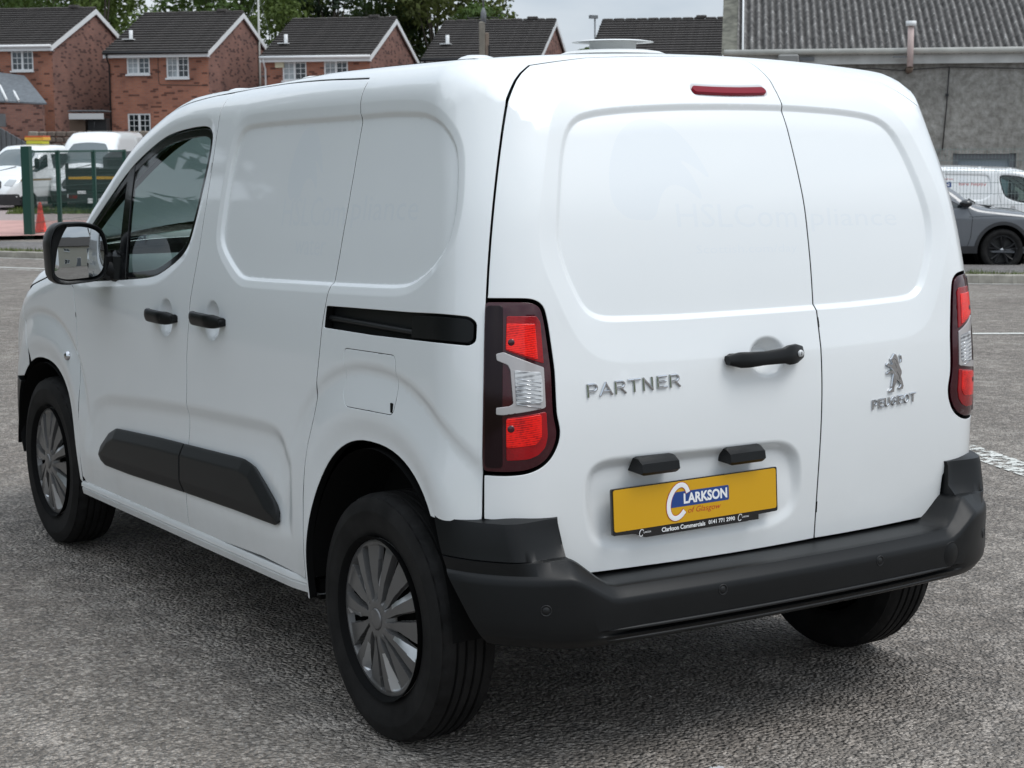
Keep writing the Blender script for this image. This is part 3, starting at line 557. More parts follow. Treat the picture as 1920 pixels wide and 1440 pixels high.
shm = sheet_mesh(pitch_*per, 2.45, 'corrugated_sheet'); rr_ = random.Random(3); WR = MB().box((wl_/2, 0, 0), (.02, .02, .02)); 
WRO = empty('x'); bpy.data.objects.remove(WRO)
ridge_m = MB().box((wl_/2, 6.5, 7.26), (wl_+.3, .5, .08), bev=.03).build('roof', AS, WS)
nsh = int(wl_/(pitch_*per))+1
for c in range(nsh):
    for rw in range(3):
        s0 = -.25+rw*2.32; x0 = .22+c*pitch_*per
        link('corrugated_sheet', shm, AS, ridge_m, loc=(x0, s0*math.cos(ang), 4.0+s0*math.sin(ang)+.03+.012*(2-rw)), rot=(ang+rr_.uniform(-.002, .002)+.006, 0, 0))
MB().add([(0, 13.2, 3.9), (wl_, 13.2, 3.9), (wl_, 6.5, 7.22), (0, 6.5, 7.22)], [(0, 1, 2, 3)]).build('rear_slope', AS, ridge_m)
vm = mat('mossy_verge', (.12, .118, .095), .95, noise=(5, .5, 7)); MB().add([(-.1, -.24, 3.93), (.24, -.24, 3.97), (.24, 6.5, 7.26), (-.1, 6.5, 7.22), (-.1, -.24, 3.80), (-.1, 6.5, 7.08)], [(0, 1, 2, 3), (4, 0, 3, 5)]).build('verge_flashing', vm, WS)
MB().tube([(.33, -.22, 4.02), (.33, 6.4, 7.27)], .022, 6).build('verge_trim', B['white'], ridge_m)
MB().box((wl_/2, -.10, 3.83), (wl_+.1, .06, .20)).build('fascia', mat('grey_white_fascia', (.50, .50, .48), .7, noise=(3, .15)), WS)
MB().tube([(-.05, -.22, 3.98), (wl_, -.22, 3.98)], .062, 10).build('gutter', mat('cream_gutter', (.47, .46, .42), .6, noise=(3, .15)), WS)
vp = empty('v'); bpy.data.objects.remove(vp)
pk = mat('pinkish_pipe', (.55, .43, .40), .6, noise=(6, .1)); VPp = MB().tube([(3.66, -.36, 3.66), (3.66, -.36, 4.50)], .062, 12).build('vent_pipe', pk, WS); MB().tube([(3.66, -.36, 4.46), (3.66, -.36, 4.56)], .105, 12).build('pipe_cap', B['white'], VPp); MB().tube([(3.66, -.36, 3.66), (3.66, -.30, 3.60), (3.66, 0, 3.60)], .066, 10).build('pipe_elbow', mat('rusty_elbow', (.14, .10, .075), .8), VPp); MB().box((3.5, -.28, 3.86), (.34, .10, .02)).build('pipe_bracket', B['lead'], VPp)
FLb = MB().box((1.25, -.25, 3.83), (.42, .22, .20), bev=.03).build('floodlight', mat('flood_grey', (.22, .22, .21), .5), WS); MB().box((1.62, -.15, 3.84), (.30, .08, .07)).build('floodlight_arm', B['lead'], FLb)
w_ = MB(); w_.tube([(1.5, -.04, 3.66), (2.1, -.05, 3.60), (2.9, -.05, 3.65), (3.5, -.05, 3.60), (4.47, -.05, 3.66), (6.2, -.05, 3.61), (9, -.05, 3.68)], .010, 5); w_.tube([(4.47, -.03, 3.66), (4.44, -.03, 2.9), (4.38, -.03, 2.0)], .012, 5); w_.box((4.44, -.03, 3.1), (.06, .05, .06)); w_.build('cable', B['black'], WS)
wf = MB()
for c, d in (((4.66, .10, .97), (.11, .10, 1.92)), ((5.79, .10, .97), (.11, .10, 1.92)), ((5.225, .10, 1.87), (1.02, .10, .11))): wf.box(c, d)
WF = wf.build('door_frame', mat('grey_door_frame', (.13, .14, .15), .6), WS); MB().box((5.225, .14, .92), (1.03, .03, 1.80)).build('glazed_door', mat('grey_blue_glazing', (.24, .29, .33), .3), WF)
# ================================================================ fences
gn = mat('fence_green', (.008, .055, .040), .5)
def mesh_panel(w, h, name, m, par, step=.05, t=.005, **k):
    b = MB()
    for x in np.arange(step/2, w, step): b.box((x, 0, h/2), (t, t, h))
    for z in np.linspace(.05, h-.03, int(h/.2)+1): b.box((w/2, -t, z), (w, t, t*1.6))
    o = b.build(name, m, par, **k); o['kind'] = 'stuff'; return o
a0, a1 = np.array((-11.42, 41.0)), np.array((-10.66, 48.0)); fl = np.linalg.norm(a1-a0); fr = RZ+math.atan2(a1[1]-a0[1], a1[0]-a0[0])
GF = empty('green_mesh_gate', E(*a0, -.6), fr, 'dark green mesh gate with thick post standing open beside the orange cone', 'gate')
MB().box((0, 0, 1.10), (.20, .20, 2.20), rz=0).build('gate_post', gn, GF)
for x in (2.0, 4.55, 7.0): MB().box((x, 0, 1.06), (.09, .09, 2.08)).build('post', gn, GF)
MB().box((3.55, 0, 2.07), (6.9, .05, .05)).build('top_rail', gn, GF); MB().box((3.55, 0, .12), (6.9, .05, .05)).build('bottom_rail', gn, GF); mesh_panel(6.85, 1.95, 'mesh_panel', gn, GF, loc=(.1, 0, .13))
gg = mat('fence_grey_green', (.17, .22, .21), .5)
RFc = empty('mesh_fence', E(4.2, 30.2, -.52), RZ, 'pale grey green wire mesh fence in front of the lettered white van', 'fence')
for x in (0, 2.5, 6.6, 9.2): MB().box((x, 0, 1.0), (.06, .06, 2.05)).build('post', gg, RFc)
for x0 in (0, 2.5, 5.05, 7.6): mesh_panel(2.5, 2.0, 'mesh_panel', gg, RFc, step=.06, t=.0045, loc=(x0, 0, .03))
# traffic cone
cn = MB(); cn.lathe([(.0, .80), (.028, .80), (.032, .78), (.15, .06), (.155, .05)], n=24)
CO = cn.build('traffic_cone', mat('cone_orange', (.75, .07, .05), .55, noise=(4, .12)), None, loc=E(-11.42, 42.0, -.545), angle=40); tag(CO, 'tall orange traffic cone standing beside the dark green gate post', 'traffic cone')
MB().box((0, 0, .025), (.40, .40, .05), bev=.015).build('cone_base', CO.data.materials[0], CO); MB().lathe([(.0355, .76), (.062, .62), (.066, .62), (.040, .76)], n=24).build('cone_collar', mat('cone_collar', (.78, .10, .08), .45), CO)
# a pale rendered house across the road behind the photographer (shows in the van's door mirror)
BH = empty('rendered_house', (3.0, -34.0, 0), PI, 'cream rendered house with slate roof behind the photographer across the road', 'house')
f = wall(9, 0, 5.0, [(1.0, 2.2, .9, 2.1), (3.6, 4.5, 0.05, 2.1), (6.2, 7.6, .9, 2.1), (1.0, 2.2, 3.2, 4.3), (6.2, 7.6, 3.2, 4.3)]); f.add([(0, 0, 0), (0, 0, 5), (0, 4, 7.4), (0, 8, 5), (0, 8, 0)], [(0, 1, 2, 3, 4)]); f.add([(9, 0, 0), (9, 8, 0), (9, 8, 5), (9, 4, 7.4), (9, 0, 5)], [(0, 1, 2, 3, 4)])
f.build('wall', B['cream'], BH); MB().prism([(-.4, 4.85), (4, 7.55), (8.4, 4.85), (8.4, 4.7), (4, 7.35), (-.4, 4.7)], -.3, 9.3, lambda a, c, h: (h, a, c)).build('roof', B['tile'], BH)
for q in ((1.0, 2.2, .9, 2.1), (6.2, 7.6, .9, 2.1), (1.0, 2.2, 3.2, 4.3), (6.2, 7.6, 3.2, 4.3)): window(BH, *q, (B['pane'], B['pane2']), 0)
MB().box((4.05, .06, 1.05), (.86, .06, 2.0), bev=.01).build('door', B['lead'], BH)
# ================================================================ the white van
M = {}
M['paint'] = mat('white_paint', (.80, .82, .825), .38, coat=1.0, coat_rough=.035, noise=(2.0, .012, 3))
_n, _l, _b = nodes(M['paint'])        # thin road film low on the body, blotchy
_src = _b.inputs['Base Color'].links[0].from_socket; _tc = _n.new('ShaderNodeTexCoord'); _sx = _n.new('ShaderNodeSeparateXYZ'); _l.new(_tc.outputs['Object'], _sx.inputs[0])
_mr = _n.new('ShaderNodeMapRange'); _mr.inputs[1].default_value = .80; _mr.inputs[2].default_value = .34; _mr.inputs[3].default_value = 0; _mr.inputs[4].default_value = .55; _l.new(_sx.outputs['Z'], _mr.inputs[0])
_nz = _n.new('ShaderNodeTexNoise'); _nz.inputs['Scale'].default_value = 5; _nz.inputs['Detail'].default_value = 8; _nz.inputs['Roughness'].default_value = .65; _l.new(_tc.outputs['Object'], _nz.inputs['Vector'])
_mu = _n.new('ShaderNodeMath'); _mu.operation = 'MULTIPLY'; _l.new(_mr.outputs[0], _mu.inputs[0]); _l.new(_nz.outputs['Fac'], _mu.inputs[1])
_mx = _n.new('ShaderNodeMix'); _mx.data_type = 'RGBA'; _l.new(_mu.outputs[0], _mx.inputs[0]); _l.new(_src, _mx.inputs[6]); _mx.inputs[7].default_value = (.50, .48, .44, 1); _l.new(_mx.outputs[2], _b.inputs['Base Color'])
M['ghost'] = mat('faded_lettering_mark', (.768, .797, .815), .33, coat=1.0, coat_rough=.033)
M['plastic'] = mat('black_bumper_plastic', (.0070, .0075, .0080), .38, spec=.24, bump=(900, .12, .0006), noise=(6, .15))
M['plastic2'] = mat('dark_grey_plastic', (.013, .0135, .014), .45, spec=.32)
M['gloss'] = mat('gloss_black', (.006, .006, .007), .12, coat=.6)
M['rubber'] = mat('tyre_rubber', (.0115, .011, .0108), .74, spec=.22, bump=(160, .25, .001), noise=(14, .45, 6))
M['trim'] = mat('wheel_trim_grey', (.15, .147, .145), .36, metal=.45, coat=.25, coat_rough=.2, noise=(12, .08))
M['trimlight'] = mat('wheel_trim_facet', (.50, .51, .52), .28, metal=.7, coat=.3)
M['chrome'] = mat('chrome', (.62, .63, .65), .10, metal=1.0)
M['dark'] = mat('underbody_black', (.006, .006, .006), .8, spec=.1)
M['redlens'] = mat('tail_light_dark_red', (.040, .0, .005), .08, coat=.4, coat_rough=.01)
M['amberlens'] = mat('tail_light_smoked', (.008, .001, .003), .10, spec=.35)
M['silver'] = mat('sill_silver', (.55, .56, .56), .3, coat=.8)
M['plate'] = mat('plate_yellow', (.62, .33, .0), .35, coat=.3)
M['glass'] = glass('tinted_window_glass', (.66, .80, .76))
M['screen'] = glass('windscreen_glass', (.78, .86, .83))
M['seat'] = mat('seat_cloth', (.018, .019, .02), .9, noise=(60, .3))
M['dash'] = mat('dash_plastic', (.035, .036, .038), .6)
M['dashlight'] = mat('skylit_dash_grey', (.34, .36, .36), .5)  # grey raised to carry sky light coming through the windscreen
M['doortrim'] = mat('door_trim_grey', (.42, .44, .45), .6)
M['white'] = mat('white_print', (.82, .82, .82), .4)
M['blue'] = mat('blue_print', (.012, .05, .22), .4)
M['red'] = mat('red_print', (.45, .02, .015), .4)
M['vent'] = mat('vent_white', (.74, .75, .74), .45, noise=(8, .06))
def lens_mat(name, col, dark, sc, emis=None):
    """moulded lamp lens: fine ribs in relief, hot spots and dim parts painted by noise"""
    m = mat(name, col, .16, coat=.5, coat_rough=.02, spec=.3); n, l, b = nodes(m)
    tc = n.new('ShaderNodeTexCoord'); mp = n.new('ShaderNodeMapping'); mp.inputs['Rotation'].default_value = (0, .12, 0)
    wv = n.new('ShaderNodeTexWave'); wv.bands_direction = 'Z'; wv.inputs['Scale'].default_value = sc; wv.inputs['Distortion'].default_value = 1.2
    vo = n.new('ShaderNodeTexVoronoi'); vo.inputs['Scale'].default_value = sc*2.2
    l.new(tc.outputs['Object'], mp.inputs[0]); l.new(mp.outputs[0], wv.inputs['Vector']); l.new(mp.outputs[0], vo.inputs['Vector'])
    lo_ = n.new('ShaderNodeTexNoise'); lo_.inputs['Scale'].default_value = 17; lo_.inputs['Detail'].default_value = 2; l.new(tc.outputs['Object'], lo_.inputs['Vector'])
    r = n.new('ShaderNodeValToRGB'); r.color_ramp.elements[0].color = (*dark, 1); r.color_ramp.elements[1].color = (*col, 1)
    r.color_ramp.elements[0].position = .40; r.color_ramp.elements[1].position = .68
    mt = n.new('ShaderNodeMath'); mt.operation = 'MULTIPLY_ADD'; mt.inputs[1].default_value = .22; l.new(wv.outputs['Fac'], mt.inputs[0])
    mt2 = n.new('ShaderNodeMath'); mt2.operation = 'MULTIPLY_ADD'; mt2.inputs[1].default_value = .25; l.new(vo.outputs['Distance'], mt2.inputs[0]); lq = n.new('ShaderNodeMath'); lq.operation = 'MULTIPLY'; lq.inputs[1].default_value = .75; l.new(lo_.outputs['Fac'], lq.inputs[0]); l.new(lq.outputs[0], mt2.inputs[2]); l.new(mt2.outputs[0], mt.inputs[2])
    l.new(mt.outputs[0], r.inputs[0]); l.new(r.outputs[0], b.inputs['Base Color'])
    bp = n.new('ShaderNodeBump'); bp.inputs['Strength'].default_value = .5; bp.inputs['Distance'].default_value = .0015; l.new(mt.outputs[0], bp.inputs['Height']); l.new(bp.outputs[0], b.inputs['Normal'])
    return m
M['lensbright'] = lens_mat('red_lens_bright', (1.0, .014, .006), (.50, .0, .002), 60)
M['lensred'] = lens_mat('red_lens', (.34, .0, .004), (.20, .0, .003), 90)
M['lensbot'] = lens_mat('red_lens_lower', (.90, .010, .006), (.34, .0, .002), 60)
M['lensclear'] = lens_mat('clear_lens', (.60, .61, .62), (.16, .16, .17), 30)
M['lensframe'] = mat('clear_lens_frame', (.42, .40, .40), .15, coat=1.0)
M['brake'] = mat('brake_lens', (.20, .0, .012), .35, spec=.2)

# ---------------------------------------------------------------- the shape of the bodywork: one smooth closed hull
class Hull: pass
H = Hull()
H.W = herm([.2, .5, .8, 1.1, 1.3, 1.55, 1.8], [.89, .9154, .902, .8906, .8676, .8277, .7858])
H.R = herm([.2, .6, 1.2, 1.8, 2.2, 2.6, 3.0, 3.35, 3.7, 4.0, 4.3], [1.82, 1.8313, 1.826, 1.8012, 1.7866, 1.6908, 1.4605, 1.2317, 1.1478, .9656+.06, .93])
H.G = herm([.3, .6, .9, 1.15, 1.4, 1.65, 1.9], [.1481, .1275, .1124, .1299, .1673, .2523, .3603])
def rint(a, b, r):
    u = np.maximum(a+r, 0); v = np.maximum(b+r, 0); return np.minimum(np.maximum(a, b), -r)+np.sqrt(u*u+v*v)
def Fbody(x, y, z):
    a = np.sqrt(x*x+1e-8)
    wd = H.W(z)-.0427*np.clip((y-3.0)/1.4, 0, None)**2+.026*sst(z, .95, 1.5)*np.clip((y-1.6)/1.6, 0, None)**2
    side = a-wd; ye = y+.1363*a*a; R = H.R(ye); sl = (H.R(ye+.02)-H.R(ye-.02))/.04
    top = (z-(R-.0622*a*a))/np.sqrt(1+sl*sl); f = rint(side, top, .083+(.1269-.083)*sst(y, 2.0, 3.0))
    rear = H.G(z)+.0588*a*a-y; f = rint(f, rear, .1935+(.1904-.1935)*sst(z, 1.45, 1.78))
    front = y-(4.40-.1*np.clip((z-.75)/.35, 0, None)**2-.06*np.clip((.5-z)/.3, 0, None)**2)
    return rint(f, front, .7488)
def raycast(F, o, d, t0=.04, t1=1.9):
    lo = np.full(len(o), t0); hi = np.full(len(o), t1)
    for _ in range(22):
        m = .5*(lo+hi); p = o+d*m[:, None]; inside = F(p[:, 0], p[:, 1], p[:, 2]) < 0; lo = np.where(inside, m, lo); hi = np.where(inside, hi, m)
    return o+d*((lo+hi)*.5)[:, None]
def grad(F, p, e=2e-4):
    g = np.stack([F(p[:, 0]+e, p[:, 1], p[:, 2])-F(p[:, 0]-e, p[:, 1], p[:, 2]), F(p[:, 0], p[:, 1]+e, p[:, 2])-F(p[:, 0], p[:, 1]-e, p[:, 2]),
                  F(p[:, 0], p[:, 1], p[:, 2]+e)-F(p[:, 0], p[:, 1], p[:, 2]-e)], 1); return g/np.linalg.norm(g, axis=1)[:, None]
RC = np.array([0, 1.2, 1.1])
def dom_side(Q):      # (y, v): v runs round the body section from the left sill over the roof to the right sill
    a = Q[:, 1]/.88; o = np.stack([0*a, Q[:, 0], 0*a+1.0], 1); return o, np.stack([-np.cos(a), 0*a, np.sin(a)], 1)
def dom_rear(Q):      # (azimuth, elevation)*1.1 about a point inside the load space
    a = Q[:, 0]/1.1; e = Q[:, 1]/1.1; return np.tile(RC, (len(Q), 1)), np.stack([np.sin(a)*np.cos(e), -np.cos(a)*np.cos(e), np.sin(e)], 1)
def dom_front(Q):     # (x, phi*.9) about a cross axis under the bonnet
    f = Q[:, 1]/.9; return np.stack([Q[:, 0], 0*f+3.2, 0*f+.6], 1), np.stack([0*f, np.cos(f), np.sin(f)], 1)
def to_side(P): P = np.atleast_2d(P); return np.stack([P[:, 1], .88*np.arctan2(P[:, 2]-1, -P[:, 0])], 1)
def to_rear(P):
    d = np.atleast_2d(P)-RC; return np.stack([np.arctan2(d[:, 0], -d[:, 1]), np.arctan2(d[:, 2], np.hypot(d[:, 0], d[:, 1]))], 1)*1.1
def surf(dom, Q, disp=None, F=Fbody):
    o, d = dom(Q); p = raycast(F, o, d)
    if disp is None: return p, grad(F, p)
    n = grad(F, p); return p-n*disp(Q)[:, None], n
def surf_n(dom, Q, disp=None, F=Fbody, e=.0012):
    p, n = surf(dom, Q, disp, F)
    if disp is None: return p, n
    ex, ey = np.array([e, 0]), np.array([0, e])
    a = surf(dom, Q+ex, disp, F)[0]-surf(dom, Q-ex, disp, F)[0]; b = surf(dom, Q+ey, disp, F)[0]-surf(dom, Q-ey, disp, F)[0]
    c = np.cross(a, b); c /= np.maximum(np.linalg.norm(c, axis=1), 1e-12)[:, None]; c *= np.sign((c*n).sum(1))[:, None]; return p, c
def panel(name, dom, outline, m, parent, holes=(), disp=None, feats=(), h=.02, gap=.004, flange=.022, r=.0016, F=Fbody, lift=0.0, bstep=.009, marks=()):
    """a pressed sheet trimmed to an outline on the hull: triangulated with the lines of its relief, edges rolled inwards"""
    out = offset(ccw(resample(outline, bstep)), gap/2+r); hs = [offset(ccw(resample(q, bstep)), -(gap/2+r)) for q in holes]
    lo, hi = out.min(0), out.max(0); gx = np.arange(lo[0], hi[0], h); gy = np.arange(lo[1], hi[1], h*.9)
    X, Y = np.meshgrid(gx, gy); X[1::2] += h/2; G = np.stack([X.ravel(), Y.ravel()], 1); cand = []
    for line, closed, offs, band in feats:
        L = resample(line, .009, closed)
        if closed: L = ccw(L)
        if band > 0: G = G[np.abs(sdist(G, L, False) if not closed else sdist(G, L)) > band]
        for of in offs:
            if closed: q = offset(L, of)
            else:
                t = np.gradient(L, axis=0); t /= np.maximum(np.linalg.norm(t, axis=1), 1e-9)[:, None]; q = L+np.stack([-t[:, 1], t[:, 0]], 1)*of
            cand.append(q)
    P = np.vstack([G]+cand) if cand else G
    keep = sdist(P, out) > bstep*.55
    for q in hs: keep &= sdist(P, q) < -bstep*.55
    if len(marks):
        for q in marks: keep &= sdist(P, q, False) > .003
    P = P[keep]
    key = np.round(P/.0021).astype(int); _, idx = np.unique(key, axis=0, return_index=True); P = P[np.sort(idx)]
    V = [out]+hs+list(marks)+[P]; E = []; n = 0
    for q in [out]+hs+list(marks):
        k = len(q); E += [(n+i, n+(i+1) % k) for i in range(k)]; n += k
    V = np.vstack(V); res = delaunay_2d_cdt([Vector(p) for p in V.tolist()], E, [], 0, 1e-6)
    V = np.array([tuple(v) for v in res[0]]); T = np.array([f for f in res[2] if len(f) == 3])
    c = V[T].mean(1); ok = sdist(c, out) > 0
    for q in hs: ok &= sdist(c, q) < 0
    T = T[ok]; mk = np.zeros(len(T), bool)
    for q in marks: mk ^= sdist(V[T].mean(1), q) > 0
    p, nn = surf_n(dom, V, disp, F); p = p+nn*lift
    t = p[T]; fl = (np.cross(t[:, 1]-t[:, 0], t[:, 2]-t[:, 0])*nn[T[:, 0]]).sum(1) < 0; T[fl] = T[fl][:, ::-1]
    ed = {}
    for a, b, cc in T.tolist():
        for i, j in ((a, b), (b, cc), (cc, a)): ed[(i, j)] = 1
    bd = [(i, j) for (i, j) in ed if (j, i) not in ed]
    vs = sorted({i for e in bd for i in e}); ix = {v: k for k, v in enumerate(vs)}; tan = np.zeros((len(vs), 3))
    for i, j in bd:
        d = p[j]-p[i]; d = d/max(np.linalg.norm(d), 1e-9); tan[ix[i]] += d; tan[ix[j]] += d
    tan /= np.maximum(np.linalg.norm(tan, axis=1), 1e-9)[:, None]
    A, N = p[vs], nn[vs]; B = np.cross(tan, N); r1 = A+B*r*.7-N*r*.3; r2 = A+B*r-N*r; r3 = r2-N*flange; k = len(p); q = len(vs)
    verts = np.vstack([p, r1, r2, r3]); n45 = B+N; n45 /= np.linalg.norm(n45, axis=1)[:, None]; norms = np.vstack([nn, n45, B, B])
    used = np.zeros(len(verts), bool); F4 = T.tolist()
    for i, j in bd:
        a, b = ix[i], ix[j]; F4 += [(j, i, k+a, k+b), (k+b, k+a, k+q+a, k+q+b), (k+q+b, k+q+a, k+2*q+a, k+2*q+b)]
    me = bpy.data.meshes.new(name); me.from_pydata(verts.tolist(), [], F4); me.polygons.foreach_set('use_smooth', [True]*len(F4)); me.update()
    me.normals_split_custom_set_from_vertices(norms.tolist())
    if m is M['paint']:                       # folded edges coloured black to put shade into the shut lines
        me.materials.append(m); me.materials.append(M['dark']); nf = len(T); me.materials.append(M['ghost']); me.polygons.foreach_set('material_index', [2 if k else 0 for k in mk]+[1 if (i % 3) == 2 else 0 for i in range(len(F4)-nf)])
    return link(name, me, m, parent)
def mark_loops(me, fn, step=.012):
    """outline loops of flat lettering, taken into a panel's own coordinates by fn"""
    cnt = {}
    for pl in me.polygons:
        vs = list(pl.vertices)
        for a, b in zip(vs, vs[1:]+vs[:1]): cnt[(a, b)] = 1
    nxt = {a: b for (a, b) in cnt if (b, a) not in cnt}; loops = []; seen = set()
    for s in list(nxt):
        if s in seen: continue
        L = []; k = s
        while k not in seen and k in nxt: seen.add(k); L.append(me.vertices[k].co[:2]); k = nxt[k]
        if len(L) > 2: loops.append(np.array([fn(x, y) for x, y in L]))
    return loops
VAN = empty('panel_van', (0, 2.1, 0), label='large white panel van in the foreground with yellow dealer plate on its back door', cat='van')
def part(o):
    o.location = (o.location.x, o.location.y-2.1, o.location.z); return o
def mirror(o, parent=None):
    """the same part on the other flank"""
    c = o.copy(); COL.objects.link(c); c.scale.x = -c.scale.x; c.location.x = -c.location.x
    if parent: c.parent = parent
    return c
# ---------------------------------------------------------------- outlines, side: (y, v)
RECESS = chaikin([(.889,.63),(1.193,.626),(1.428,.622),(1.576,.618),(1.645,.612),(1.681,.590),(1.708,.554),(1.725,.484),(1.733,.383),(1.738,.314),(1.728,.277),(1.69,.24),(1.583,.184),(1.535,.168),(1.49,.165),(1.226,.175),(.948,.185),(.713,.195),(.572,.202),(.518,.209),(.472,.223),(.403,.257),(.344,.304),(.326,.345),(.32,.40),(.326,.451),(.337,.493),(.35,.535),(.374,.575),(.425,.607),(.518,.628),(.568,.632),(.748,.634)], 2)
LINE_A = [(1.925,-.548),(1.925,-.08),(1.902,.087),(1.878,.17),(1.857,.257),(1.838,.40),(1.828,.52),(1.823,.60)]
LINE_B = [(1.06,-.535),(1.06,-.36),(1.052,-.285),(1.043,-.23),(1.02,-.165),(.996,-.07),(.979,.017),(.967,.091),(.952,.156),(.944,.19),(.925,.30),(.912,.40),(.900,.52),(.888,.62),(.888,.672)]
SEAM = [(2.86,.375),(2.72,.455),(2.56,.548),(2.45,.607),(2.35,.637),(2.257,.651),(2.12,.668),(1.948,.686),(1.823,.696),(1.695,.703),(1.45,.704),(1.169,.697),(.972,.691),(.90,.689)]
ARCH_R = (.664, .345, .385, .470); ARCH_F = (3.385, .345, .400, .415)   # centre y, centre z, half width, height above centre
def zv(z, x=.905): return .88*math.atan2(z-1, x)
def arch_poly(a, grow=0.0, n=40, low=.30):
    cy, cz, hw, hh = a; P = []
    for t in np.linspace(0, PI, n):
        c, s = math.cos(t), math.sin(t); e = 2/2.35
        P.append((cy+(hw+grow)*np.sign(c)*abs(c)**e, zv(cz+(hh+grow)*s**e)))
    P = [(P[0][0], zv(low))]+P+[(P[-1][0], zv(low))]; return np.array(P)
WINDOW = chaikin([(1.922,.593),(1.878,.582),(1.866,.565),(1.866,.53),(1.875,.489),(1.902,.397),(1.922,.339),(1.949,.277),(1.996,.236),(2.078,.201),(2.177,.167),(2.255,.150),(2.503,.127),(2.677,.113),(2.883,.097),(2.975,.097),(3.012,.108),(3.004,.165),(2.942,.239),(2.86,.291),(2.721,.371),(2.549,.473),(2.425,.52),(2.278,.563),(2.17,.579),(2.028,.590)], 2)
STRIP = [(2.55,.602),(2.149,.626),(1.904,.637),(1.656,.648),(1.46,.657),(1.39,.648),(1.306,.603),(1.235,.558),(1.217,.535),(1.215,.500),(1.24,.492),(1.542,.486),(1.907,.474),(2.437,.451),(2.675,.446),(2.72,.458),(2.738,.49),(2.712,.519),(2.625,.575)]
STRIP = np.array([(y, zv(z, .914)) for y, z in STRIP])
SCAL = chaikin([(2.90,.50),(2.86,.60),(2.80,.665),(2.727,.693),(2.624,.711),(2.292,.737),(1.926,.761),(1.551,.777),(1.358,.785),(1.25,.782),(1.19,.75),(1.15,.68),(1.13,.58),(1.13,.42),(2.90,.42)], 2)
SCAL = np.array([(y, zv(z, .908)) for y, z in SCAL])
def flare(Q, a, s1, s2):
    """stamped wheel-arch ridges: depth (+ in) from the distance outside the opening"""
    d = -sdist(Q, arch_poly(a)); cy, cz, hw, hh = a; th = np.arctan2(Q[:, 1]-zv(cz), Q[:, 0]-cy); k = sst(th, .15, .75)*(1-sst(th, PI-.75, PI-.15))
    prof = pw(d, [(-.01, .006), (.012, .006), (s1-.012, -.0035), (s1+.012, -.004), (s1+.05, .0015), (s2-.018, .0095), (s2+.006, 0.0)], .010)
    rim = pw(d, [(0, -.004), (.05, 0)], .012)
    return prof*k+rim*(1-k)*.6
HANDLE_C = [(2.105, .030), (1.722, .050)]
def bowl(Q, c, rx=.060, ry=.058, dep=.034):
    q = np.hypot((Q[:, 0]-c[0])/rx, (Q[:, 1]-c[1])/ry); return dep*(1-sst(q, .45, 1.0)**.8)
FLAP = rounded([(.834,.050),(.55,.058),(.543,-.04),(.553,-.094),(.815,-.103),(.838,-.074),(.83,-.02)], .02)
def d_side(Q):
    Q = np.stack([Q[:, 0], np.where(Q[:, 1] > 1.382, 2.764-Q[:, 1], Q[:, 1])], 1); d = np.zeros(len(Q))
    m = (Q[:, 1] > .08) & (Q[:, 0] < 1.85)
    if m.any(): d[m] += pw(sdist(Q[m], RECESS), [(0, 0), (.021, .0055), (.030, .0155)], .0018)
    m = Q[:, 1] < .2
    if m.any():
        q = Q[m]; s = sdist(q, SCAL); zz = q[:, 1]
        dd = pw(s, [(0, 0), (.034, .0125), (.075, .0135), (.20, .003), (.30, 0)], .010)*sst(zz, -.50, -.38)
        dd += flare(q, ARCH_R, .070, .195)+flare(q, ARCH_F, .070, .185)
        for c in HANDLE_C: dd += bowl(q, c, .064, .064, .040)
        d[m] += dd
    # a soft sill in the glasshouse under the front window
    m = (Q[:, 0] > 1.75) & (Q[:, 1] < .7)
    if m.any(): d[m] += pw(-sdist(Q[m], WINDOW), [(-.004, .008), (.028, 0)], .004)
    return d
ARF = [(arch_poly(ARCH_R), True, [-.012, -.03, -.058, -.07, -.082, -.10, -.12, -.14, -.16, -.177, -.19, -.201, -.215], 0), (arch_poly(ARCH_F), True, [-.012, -.03, -.058, -.07, -.082, -.10, -.12, -.14, -.16, -.177, -.19, -.201], 0)]
RECF = (RECESS, True, [-.004, -.001, .0012, .006, .011, .016, .0195, .021, .0225, .025, .028, .030, .0318, .036], .042)
SCALF = (SCAL, True, [-.012, -.005, 0, .008, .016, .026, .036, .05, .07], .0)
BOWLF = [(np.array([(c[0]+.064*k*math.cos(t), c[1]+.064*k*math.sin(t)) for t in np.linspace(0, 2*PI, 30)[:-1]]), True, [0], 0) for c in HANDLE_C for k in (.3, .5, .7, .85, 1.0, 1.1)]
WINF = (WINDOW, True, [-.004, -.009, -.015, -.022, -.030, -.036], .0)
# ---------------------------------------------------------------- outlines, rear: points on the hull (x, y, z)
def _dense(P):
    P = resample(P, .03); d = (P-RC)/np.linalg.norm(P-RC, axis=1)[:, None]; return raycast(Fbody, np.tile(RC, (len(P), 1)), d)
def sym(P): P = np.array(P, float); return np.vstack([P, (P*np.array([-1, 1, 1]))[::-1]])
REARSHUT = np.array([(-.563,.427,1.786),(-.627,.383,1.756),(-.682,.334,1.711),(-.708,.313,1.67),(-.735,.293,1.60),(-.770,.266,1.48),(-.803,.242,1.323),(-.820,.228,1.2),(-.836,.212,1.0),(-.843,.210,.81),(-.843,.212,.687)])
REARSHUT = resample(chaikin(REARSHUT, 1, False), .025, False); _d = (REARSHUT-RC)/np.linalg.norm(REARSHUT-RC, axis=1)[:, None]; REARSHUT = raycast(Fbody, np.tile(RC, (len(_d), 1)), _d); RS_R = to_rear(REARSHUT); RS_S = to_side(REARSHUT)
TOPEDGE = np.array([REARSHUT[0], (-.366,.457,1.811),(0,.470,1.822)])
